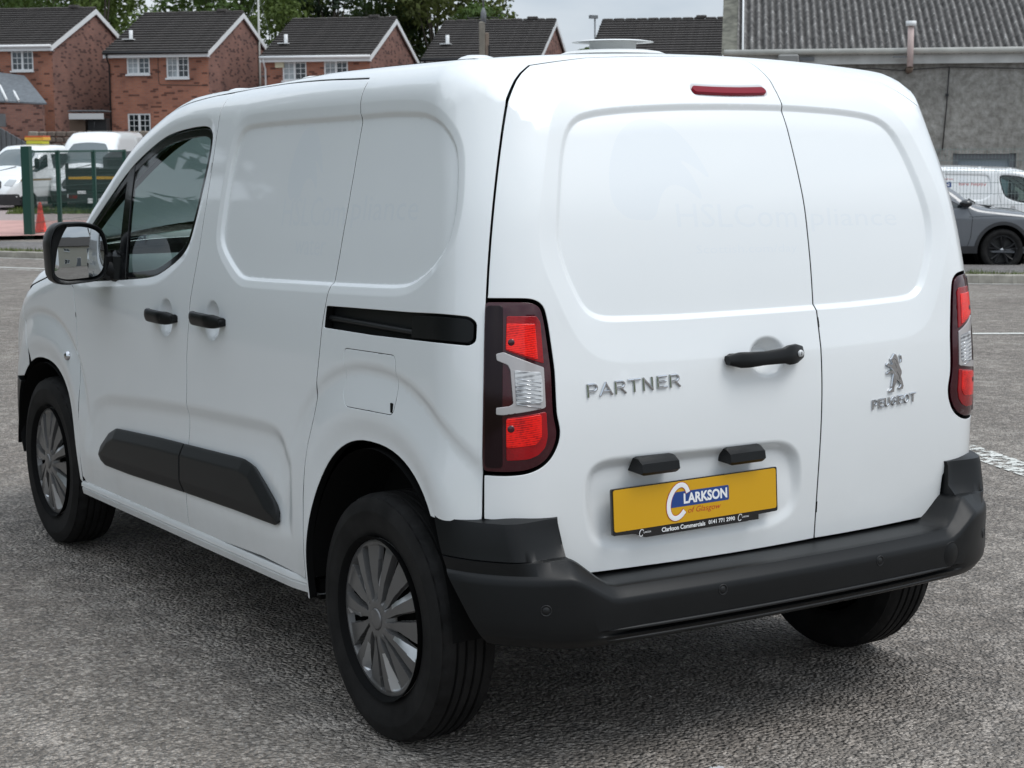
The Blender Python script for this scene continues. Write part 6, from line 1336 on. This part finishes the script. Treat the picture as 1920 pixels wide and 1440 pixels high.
# ---- grey coupe SUV by the kerb, nose to the right
F_suv = make_hull(([.2, .5, .8, .98, 1.2, 1.5], [.88, .925, .93, .90, .80, .66]), ([.1, .5, 1.2, 1.9, 2.4, 2.8, 3.28, 3.6, 4.1, 4.4], [1.10, 1.36, 1.50, 1.535, 1.49, 1.33, 1.04, 1.0, .93, .82]), ([.3, .6, .9, 1.1, 1.4], [.10, .03, .02, .08, .35]), ([.2, .5, .75, .95], [4.36, 4.45, 4.42, 4.25]), fr=.35, yt=3.3)
def suv_extra(root, F, dom, sv, mir):
    for s in (-1, 1):
        b = MB(); rows = []
        for t, (dy, k) in enumerate(((-.02, .3), (.02, .85), (.07, 1.0), (.13, .9), (.17, .4))): rows.append([(s*(.94+.085*k*math.cos(g)), 2.88+dy, 1.075+.065*k*math.sin(g)) for g in np.linspace(0, 2*PI, 13)])
        b.grid(rows); b.tube([(s*.86, 2.95, 1.02), (s*.94, 2.95, 1.05)], .03, 8); b.build('door_mirror', M['gloss'], root, angle=50)
        q = [sv(*p) for p in ((4.0, .70), (4.34, .66), (4.30, .78), (3.98, .82))]; q = q if s < 0 else mir(q); panel('headlamp', dom, rounded(q, .02), V['lamp'], root, F=F, h=.06, bstep=.03, lift=.004)
        b = MB(); b.tube([(s*.93, 1.75, .86), (s*.955, 1.82, .865), (s*.955, 1.95, .865), (s*.93, 2.02, .86)], .015, 6); b.build('door_handle', V['grey'], root)
    MB().box((0, 3.42, 1.015), (1.2, .06, .02)).build('scuttle', V['line'], root); MB().tube([(-.2, 3.40, 1.045), (.45, 3.12, 1.13)], .012, 5).build('wiper', V['line'], root)
v_ = lambda y, z, hw=.91, zc=.75: (y, .9*math.atan2(z-zc, hw))
SUVG = [[(1.0, 1.04), (1.5, 1.02), (2.05, 1.01), (2.02, 1.40), (1.5, 1.43), (1.1, 1.33)], [(2.12, 1.01), (2.82, 1.0), (2.93, 1.03), (2.62, 1.24), (2.40, 1.37), (2.09, 1.41)]]
T_ = 2*.9*PI/2
def scr(pts): return np.array([(y, v) for y, v in pts]+[(y, T_-v) for y, v in pts[::-1]])
suv_loc = lambda fw, z, side_d: None
sr = RZ-PI/2; front_r = 7.765; yax = 3.56
p = E(front_r-yax, 27.3+.93, -.43)
SUV = vehicle('grey_suv', 'grey coupe SUV with black alloy wheels parked beyond the verge, nose to the right', 'car', p, RZ-PI/2, F_suv, .75, .22, 4.18, 4.45, (.88, 3.56), .395, .27, SUVG, scr([(3.24, .62), (2.92, .80), (2.62, .97), (2.50, 1.08)]), scr([(.30, .62), (.55, .85), (.85, 1.05)]), V['grey'], (.340, .235, .235, 'black'), .925,
    seams=[[v_(3.0, .98), v_(3.07, .85), v_(3.05, .55), v_(2.98, .33)], [v_(2.07, 1.0), v_(2.09, .7), v_(2.07, .36)], [v_(3.02, .86), v_(3.5, .88), v_(4.05, .84)]], clad=.055, nose_z=(.28, .84), extra=suv_extra, h=.045)
# ---- pale SUV of another make seen through the van's cab windows
SUV2 = vehicle('pale_suv', 'pale silver SUV parked in the yard, glimpsed through the white van cab windows', 'car', E(-7.5, 37.0, -.46), RZ+PI+.35, F_suv, .75, .22, 4.18, 4.45, (.88, 3.56), .395, .27, SUVG, scr([(3.24, .62), (2.92, .80), (2.62, .97), (2.50, 1.08)]), None, V['pale'], (.340, .235, .235, 'black'), .925, clad=.055, nose_z=(.28, .84), extra=suv_extra)
# ---- large vans
F_big = make_hull(([.3, .7, 1.2, 1.6, 2.2, 2.7], [.96, 1.0, 1.0, .97, .90, .82]), ([.1, 1.5, 3.0, 3.55, 3.9, 4.35, 4.75, 5.2, 5.5], [2.58, 2.62, 2.58, 2.38, 2.05, 1.56, 1.30, 1.15, .98]), ([.3, 1, 2, 2.7], [.0, .0, .04, .15]), ([.3, .7, 1.0, 1.3], [5.40, 5.48, 5.42, 5.25]), fr=.40, yt=4.2, rt=.16)
F_cab = make_hull(([.3, .7, 1.2, 1.6, 2.0, 2.3], [.96, 1.0, 1.0, .97, .92, .85]), ([2.2, 3.0, 3.55, 3.9, 4.35, 4.75, 5.2, 5.5], [2.20, 2.24, 2.20, 2.00, 1.56, 1.30, 1.15, .98]), ([.3, 1, 2, 2.7], [2.25, 2.25, 2.28, 2.36]), ([.3, .7, 1.0, 1.3], [5.40, 5.48, 5.42, 5.25]), fr=.40, yt=4.2, rt=.14)
def big_extra(beacon):
    def f(root, F, dom, sv, mir):
        domn = lambda Q: (np.stack([Q[:, 0], 0*Q[:, 0]+4.2, Q[:, 1]], 1), np.tile([0, 1.0, 0], (len(Q), 1)))
        panel('grille', domn, rounded([(-.42, .72), (.42, .72), (.50, .88), (.40, 1.06), (-.40, 1.06), (-.50, .88)], .04), M['gloss'], root, F=F, h=.08, bstep=.04, lift=.012)
        for z in (.80, .90, .99): MB().box((0, 5.475, z), (.84, .03, .022)).build('grille_bar', V['clad'], root)
        panel('front_bumper', domn, rounded([(-.97, .30), (.97, .30), (.97, .66), (-.97, .66)], .04), V['clad'], root, F=F, h=.08, bstep=.04, lift=.010)
        MB().box((0, 5.50, .50), (.52, .01, .11)).build('number_plate', M['white'], root)
        for s in (-1, 1):
            panel('headlamp', domn, rounded([(s*.55, .92), (s*.86, .90), (s*.90, 1.10), (s*.62, 1.12)], .03), V['lamp'], root, F=F, h=.06, bstep=.03, lift=.012)
            b = MB(); b.box((s*1.16, 4.38, 1.62), (.16, .13, .34), bev=.04); b.tube([(s*1.0, 4.40, 1.50), (s*1.14, 4.38, 1.55)], .03, 6); b.build('door_mirror', M['plastic'], root)
        MB().tube([(.3, 4.62, 1.36), (-.35, 4.42, 1.52)], .012, 5).build('wiper', V['line'], root)
        if beacon:
            MB().box((-.1, 3.0, 2.30), (.66, .34, .10)).build('beacon_board', mat('beacon_yellow', (.55, .52, .03), .5), root); MB().box((-.1, 3.0, 2.41), (.78, .40, .10), bev=.02).build('light_bar', mat('amber_bar', (.62, .33, .03), .4), root); MB().box((-.1, 3.0, 2.49), (.74, .38, .05)).build('light_bar_top', mat('amber_red', (.50, .10, .03), .4), root)
            for s in (-1, 1): MB().box((s*1.002, 3.7, 1.10), (.012, 2.6, .05)).build('side_stripe', mat('tan_stripe', (.28, .19, .09), .5), root)
        else:
            MB().tube([(0, 3.2, 2.60), (0, 3.1, 2.92)], .008, 5).build('aerial', V['line'], root)
    return f
vb = lambda y, z, hw=.98, zc=1.2: (y, .9*math.atan2(z-zc, hw))
BG = [(3.60, 1.52), (4.20, 1.34), (4.42, 1.36), (4.02, 1.80), (3.72, 1.94), (3.58, 1.94)]
BG2 = [(2.50, 1.45), (3.35, 1.45), (3.40, 1.96), (2.55, 1.98)]
PK = vehicle('crew_cab_pickup', 'white crew cab pickup with amber light bar, front toward the road at far left', 'pickup truck', E(-15.4, 58.2, -.57), RZ+PI-.50, F_cab, 1.2, 2.5, 5.2, 5.48, (4.55,), .40, .55, [BG, BG2], scr([(4.38, .30), (4.10, .62), (3.85, .82), (3.70, .98)]), None, V['white'], (.345, .205, .22, 'silver'), .99, nose_z=(.5, 1.15), tail_z=(.55, 2.0), extra=big_extra(True), h=.09) if False else None
def two_axle(*a, **k): return vehicle(*a, **k)
SCRB = scr([(4.36, .32), (4.12, .58), (3.90, .78), (3.74, .95)]); SCRC = scr([(4.36, .30), (4.12, .56), (3.90, .72), (3.78, .86)])
PK = two_axle('crew_cab_pickup', 'white crew cab pickup with amber roof light bar at the far left', 'pickup truck', E(-14.55, 60.5, -.57), RZ+PI-.42, F_cab, 1.2, 2.55, 5.2, 5.48, (4.60,), .41, .55, [BG, BG2], SCRC, None, V['white'], (.345, .205, .22, 'silver'), .99, nose_z=(.5, 1.15), tail_z=(.60, 2.02), extra=big_extra(True), h=.09)
b = MB(); b.box((0, 1.1, .72), (.9, 2.6, .2)); b.build('chassis', M['dark'], PK); b = MB(); b.box((0, 1.0, 1.12), (2.0, 2.7, .5), bev=.03); b.build('load_bed', V['clad'], PK)
for s in (-1, 1): simple_wheel(.345, .205, .22, 'silver', PK, (s*.86, 1.0, .34), s)
HV = two_axle('high_roof_van', 'white high roof van facing forward, windscreen above the black tipper tailgate', 'van', E(-13.85, 61.9, -.5), RZ+PI-.06, F_big, 1.2, .3, 5.2, 5.48, (1.1, 4.60), .41, .40, [BG], SCRB, None, V['white'], (.345, .205, .22, 'silver'), .99, nose_z=(.4, 1.15), tail_z=(.5, 2.4), extra=big_extra(False), h=.12)
HV2 = two_axle('low_roof_van', 'white long van parked in the yard, glimpsed through the white van cab windows', 'van', E(-6.5, 53.0, -.47), RZ+PI*.80, F_big, 1.2, .3, 5.2, 5.48, (1.1, 4.60), .41, .40, [BG], SCRB, None, V['white'], (.345, .205, .22, 'silver'), .99, nose_z=(.4, 1.15), tail_z=(.5, 2.4), extra=big_extra(False), h=.12)
# ---- black tipper truck, tail to us
TP = empty('tipper_truck', E(-12.70, 53.5, -.57), RZ-.05, 'black tipper truck with yellow stripe across its tailgate, backed toward the road', 'truck')
blk = mat('tipper_black', (.010, .014, .015), .5, noise=(3, .3)); yel = mat('stripe_yellow', (.52, .30, .02), .5)
MB().box((0, 0, 1.14), (1.95, .07, .72), bev=.02).build('tailgate', blk, TP); MB().box((0, -.045, 1.20), (1.86, .02, .085)).build('stripe', yel, TP)
for z in (.86, .98, 1.38, 1.46): MB().box((0, -.045, z), (1.88, .03, .035), bev=.008).build('tailgate_rib', blk, TP)
for s in (-1, 1): MB().box((s*.99, .0, 1.20), (.09, .12, .92), bev=.02).build('corner_post', blk, TP); MB().box((s*.98, 1.7, 1.14), (.06, 3.3, .70), bev=.02).build('side_board', blk, TP); MB().box((s*.80, -.06, .62), (.26, .06, .10)).build('tail_light', M['lensred'], TP)
MB().box((0, 1.7, .80), (1.9, 3.3, .06)).build('bed_floor', blk, TP); MB().box((0, -.02, .56), (1.9, .14, .30), bev=.02).build('rear_beam', blk, TP); MB().box((-.52, -.10, .76), (.26, .012, .09)).build('white_plate', M['white'], TP)
MB().box((-.24, -.10, .50), (.20, .012, .15)).build('white_plate', M['white'], TP); MB().box((.10, -.10, .50), (.20, .012, .14)).build('white_plate', M['white'], TP)
for s in (-1, 1): simple_wheel(.345, .205, .42, 'silver', TP, (s*.72, .9, .34), s); simple_wheel(.345, .205, .22, 'silver', TP, (s*.82, 4.1, .34), s)
MB().box((0, 2.4, .56), (.8, 4.2, .20)).build('chassis', M['dark'], TP); b = MB(); b.box((0, 4.35, 1.30), (1.9, 1.5, 1.4), bev=.2); b.build('cab', V['clad'], TP)
# ---- white van behind the fence: another of the same model, seen side on
D = empty('lettered_white_van', E(7.02, 32.42, -.64), RZ-PI/2, 'small white van with red lettering on its side parked behind the mesh fence', 'van')
for o in list(VAN.children):
    nm = o.name.split('.')[0]
    if nm in ('number_plate', 'roof_vent', 'dark_load_block'): continue
    c = o.copy(); COL.objects.link(c); c.parent = D; c.location.y += 2.1
    for k in list(o.children):
        kn = k.name.split('.')[0]
        if kn in ('badge_letter', 'emblem', 'emblem_line', 'plate_print', 'plate_face', 'number_plate', 'door_handle', 'key_lock', 'keyhole', 'parking_sensor'): continue
        q = k.copy(); COL.objects.link(q); q.parent = c
lr = mat('hire_red', (.50, .045, .04), .4)
def on_flank(me, y, z, m):
    n = len(me.vertices); co = np.empty(n*3); me.vertices.foreach_get('co', co); co = co.reshape(-1, 3); q = np.stack([y+co[:, 0], 2.764-.88*np.arctan2(z+co[:, 1]-1, .85)], 1); p, nn = surf(dom_side, q, d_side); p += nn*.002; me.vertices.foreach_set('co', p.ravel()); me.update(); return link('side_lettering', me, m, D)
on_flank(flat_text('hire happy', .50, .085), 1.38, 1.49, lr)
bq = MB().prism([tuple(q) for q in rounded([(-.62, -.055), (.09, -.055), (.09, .055), (-.62, .055)], .02)], 0, .0005); on_flank(bq.mesh('p'), .90, 1.49, M['blue']); tm = flat_text('CLARKSON', .62, .075); 
n_ = len(tm.vertices); on_flank(tm, .64, 1.49, M['white']).location = (.002, 0, 0); on_flank(flat_text('hire & sales', .2, .03), .93, 1.60, lr)
# ================================================================ trees
LEAF = {k: mat('foliage_'+k, c, .75, spec=.25, noise=(.9, .45, 4)) for k, c in {'mid': (.060, .100, .026), 'light': (.095, .135, .035), 'dark': (.020, .034, .020), 'olive': (.085, .100, .030), 'deep': (.028, .050, .018)}.items()}
for m in LEAF.values():
    n, l, b = nodes(m); o = n['Material Output']; ts = n.new('ShaderNodeBsdfTranslucent'); ts.inputs[0].default_value = (.12, .17, .03, 1); mx = n.new('ShaderNodeMixShader'); mx.inputs[0].default_value = .22; l.new(b.outputs[0], mx.inputs[1]); l.new(ts.outputs[0], mx.inputs[2]); l.new(mx.outputs[0], o.inputs[0])
BARK = mat('bark', (.085, .072, .058), .95, noise=(6, .4, 6), bump=(20, .8, .02))
def tree(name, label, r, d, base, h, crown_r, m, n=5200, leaf=.20, seed=0, trunk=.22, crown0=.30, clumps=46, cat='tree', group='trees beyond the houses', dense=1.0, conic=False):
    R = np.random.RandomState(seed); o = E(r, d, base); root = empty(name, o, R.uniform(0, 6), label, cat, group)
    b = MB(); top = h*.82; pts = [(0, 0, -.3)]; x = y = 0
    for k in range(1, 7): x += R.uniform(-.12, .12)*crown_r*.3; y += R.uniform(-.12, .12)*crown_r*.3; pts.append((x, y, top*k/6))
    b.tube(pts, [trunk*(1-.85*k/6) for k in range(7)], 8)
    C = []
    for _ in range(clumps):
        t = R.uniform(0, 1)**.8; z = h*(crown0+(1-crown0)*t); prof = (1-t)**.9 if conic else math.sqrt(max(.05, 1-((t-.42)/.60)**2)); a = R.uniform(0, 2*PI); q = math.sqrt(R.uniform(.05, 1))*crown_r*prof
        C.append((q*math.cos(a), q*math.sin(a), z-.35, crown_r*R.uniform(.20, .40)*(.6+.4*prof)))
    for c in C[:14]:
        k = int(min(5, max(1, c[2]/top*5-1))); p0 = pts[k]; mid = ((p0[0]+c[0])*.5, (p0[1]+c[1])*.5, (p0[2]+c[2])*.5-.1); b.tube([p0, mid, c[:3]], [trunk*.35*(1-k/8), trunk*.2, trunk*.05], 5)
    b.build('trunk', BARK, root)
    C = np.array(C); w_ = C[:, 3]**2; ci = R.choice(len(C), n, p=w_/w_.sum()); u = R.normal(size=(n, 3)); u /= np.linalg.norm(u, axis=1)[:, None]; rad = C[ci, 3]*R.uniform(.30, 1.0, n)**.6
    P = C[ci, :3]+u*rad[:, None]*np.array([1, 1, .78]); nr = u+R.normal(size=(n, 3))*.75+np.array([0, 0, .35]); nr /= np.linalg.norm(nr, axis=1)[:, None]
    t1 = np.cross(nr, R.normal(size=(n, 3))); t1 /= np.linalg.norm(t1, axis=1)[:, None]; t2 = np.cross(nr, t1); s = leaf*R.uniform(.5, 1.25, n)[:, None]
    verts = np.stack([P-t1*s*.55, P+t2*s*.33-nr*s*.1, P+t1*s*.6, P-t2*s*.33-nr*s*.1], 1).reshape(-1, 3); F = np.arange(4*n).reshape(-1, 4)
    me = bpy.data.meshes.new('crown'); me.from_pydata(verts.tolist(), [], F.tolist()); me.update(); link('crown', me, m, root); return root
TL = [(-24.0, 92, 12.5, 4.6, 'mid', 'bushy mid green tree behind the far left house roof'), (-20.3, 88, 11.5, 3.0, 'light', 'airy light green tree in the gap right of the far left house'), (-15.3, 96, 13.5, 4.2, 'mid', 'rounded green tree behind the ridge of the black guttered house'), (-11.6, 92, 12.6, 3.5, 'light', 'yellowish green tree directly behind the aerial mast'),
      (-9.0, 90, 14.5, 2.6, 'dark', 'dark evergreen tree right of the aerial mast'), (-6.6, 94, 13.8, 3.6, 'deep', 'deep green broad tree behind the roof with the alarm box house'), (-3.8, 92, 12.8, 3.7, 'olive', 'olive green tree behind the right end of the alarm box house'), (-1.6, 86, 8.9, 2.4, 'mid', 'ragged green tree at the left end of the pole house roof'), (-10.6, 82, 7.2, 1.6, 'light', 'small bright green bush tree beneath the aerial mast'),
      (4.0, 92, 7.2, 2.2, 'mid', 'low green tree between the two right hand roofs'), (9.6, 96, 8.4, 2.6, 'mid', 'green treetop just over the roof beside the grey workshop'), (-29, 98, 13, 4.5, 'mid', 'tall green tree beyond the left edge houses')]
for i, (r, d, h, cr, k, lab) in enumerate(TL):
    tree('conifer_tree' if k == 'dark' else 'broadleaf_tree', lab, r, d, -.4, h, cr, LEAF[k], n=9000 if cr > 3 else 5500, leaf=.30 if k != 'light' else .24, seed=20+i, conic=(k == 'dark'), clumps=60 if k != 'light' else 42, crown0=.25 if k == 'dark' else .32)
# belt of trees along the left of the road, beside the van
for i, (x, y, h, cr, k) in enumerate([(-10.5, 6.5, 9, 3.4, 'mid'), (-10.0, 12.0, 9.5, 3.5, 'deep'), (-9.2, 17.5, 14, 3.9, 'mid'), (-9.4, 24, 16, 4.4, 'deep')]):
    dx, dy = x-CPOS.x, y-CPOS.y; r, d = dx*_c-dy*_s, dx*_s+dy*_c
    tree('broadleaf_tree', ['dense green roadside tree on the near side of the road, first from the camera', 'dense green roadside tree, second along the road', 'dense green roadside tree, third along the road', 'dense green roadside tree, fourth along the road and last before the gate', 'last along the road before the gate'][i], r, d, -.1, h, cr, LEAF[k], n=14000, leaf=.42, seed=60+i, crown0=.06, clumps=64, group='trees along the near side of the road')
# hedge and bushes in the yard behind the van
for i, (r, d, h, cr) in enumerate([(-9.0, 56, 2.5, 1.6), (-6.6, 56, 2.6, 1.8), (-3.6, 55, 2.6, 1.8)]):
    tree('yard_bush', ['tall dark bush in the yard, seen through the van cab, left one', 'tall dark bush in the yard, seen through the van cab, middle one', 'tall dark bush in the yard hidden behind the van body'][i], r, d, -.57, h, cr, LEAF['deep'], n=5200, leaf=.26, seed=90+i, trunk=.12, crown0=.02, clumps=46, cat='bush', group='bushes in the yard')
hd = empty('roadside_hedge', (-7.0, 12, .05), 0, 'long dark green hedge along the verge beside the white van, below the roadside trees', 'hedge')
R = np.random.RandomState(5); n = 20000; P = np.stack([R.uniform(-1, 1, n), R.uniform(-7, 18, n), R.uniform(0, 1, n)], 1); P[:, 0] *= .62+.1*np.sin(P[:, 1]*1.3); face = R.rand(n) < .6; P[face, 0] = np.sign(P[face, 0])*R.uniform(.5, .72, face.sum()); P[:, 2] = P[:, 2]*(2.5+.25*np.sin(P[:, 1]*.9)+.15*np.sin(P[:, 1]*2.7))
nr = R.normal(size=(n, 3)); nr /= np.linalg.norm(nr, axis=1)[:, None]; t1 = np.cross(nr, R.normal(size=(n, 3))); t1 /= np.linalg.norm(t1, axis=1)[:, None]; t2 = np.cross(nr, t1); s = .17*R.uniform(.5, 1.2, n)[:, None]
me = bpy.data.meshes.new('leaves'); me.from_pydata(np.stack([P-t1*s*.55, P+t2*s*.35, P+t1*s*.6, P-t2*s*.35], 1).reshape(-1, 3).tolist(), [], np.arange(4*n).reshape(-1, 4).tolist()); me.update(); link('leaves', me, LEAF['deep'], hd)
b = MB()
for y in np.arange(-6.6, 18, .7): b.tube([(0, y, -.1), (.1*math.sin(y*7), y+.1, 1.2), (.2*math.sin(y*3), y, 2.1)], [.035, .025, .01], 5)
b.build('stems', BARK, hd)
bpy.context.view_layer.update()
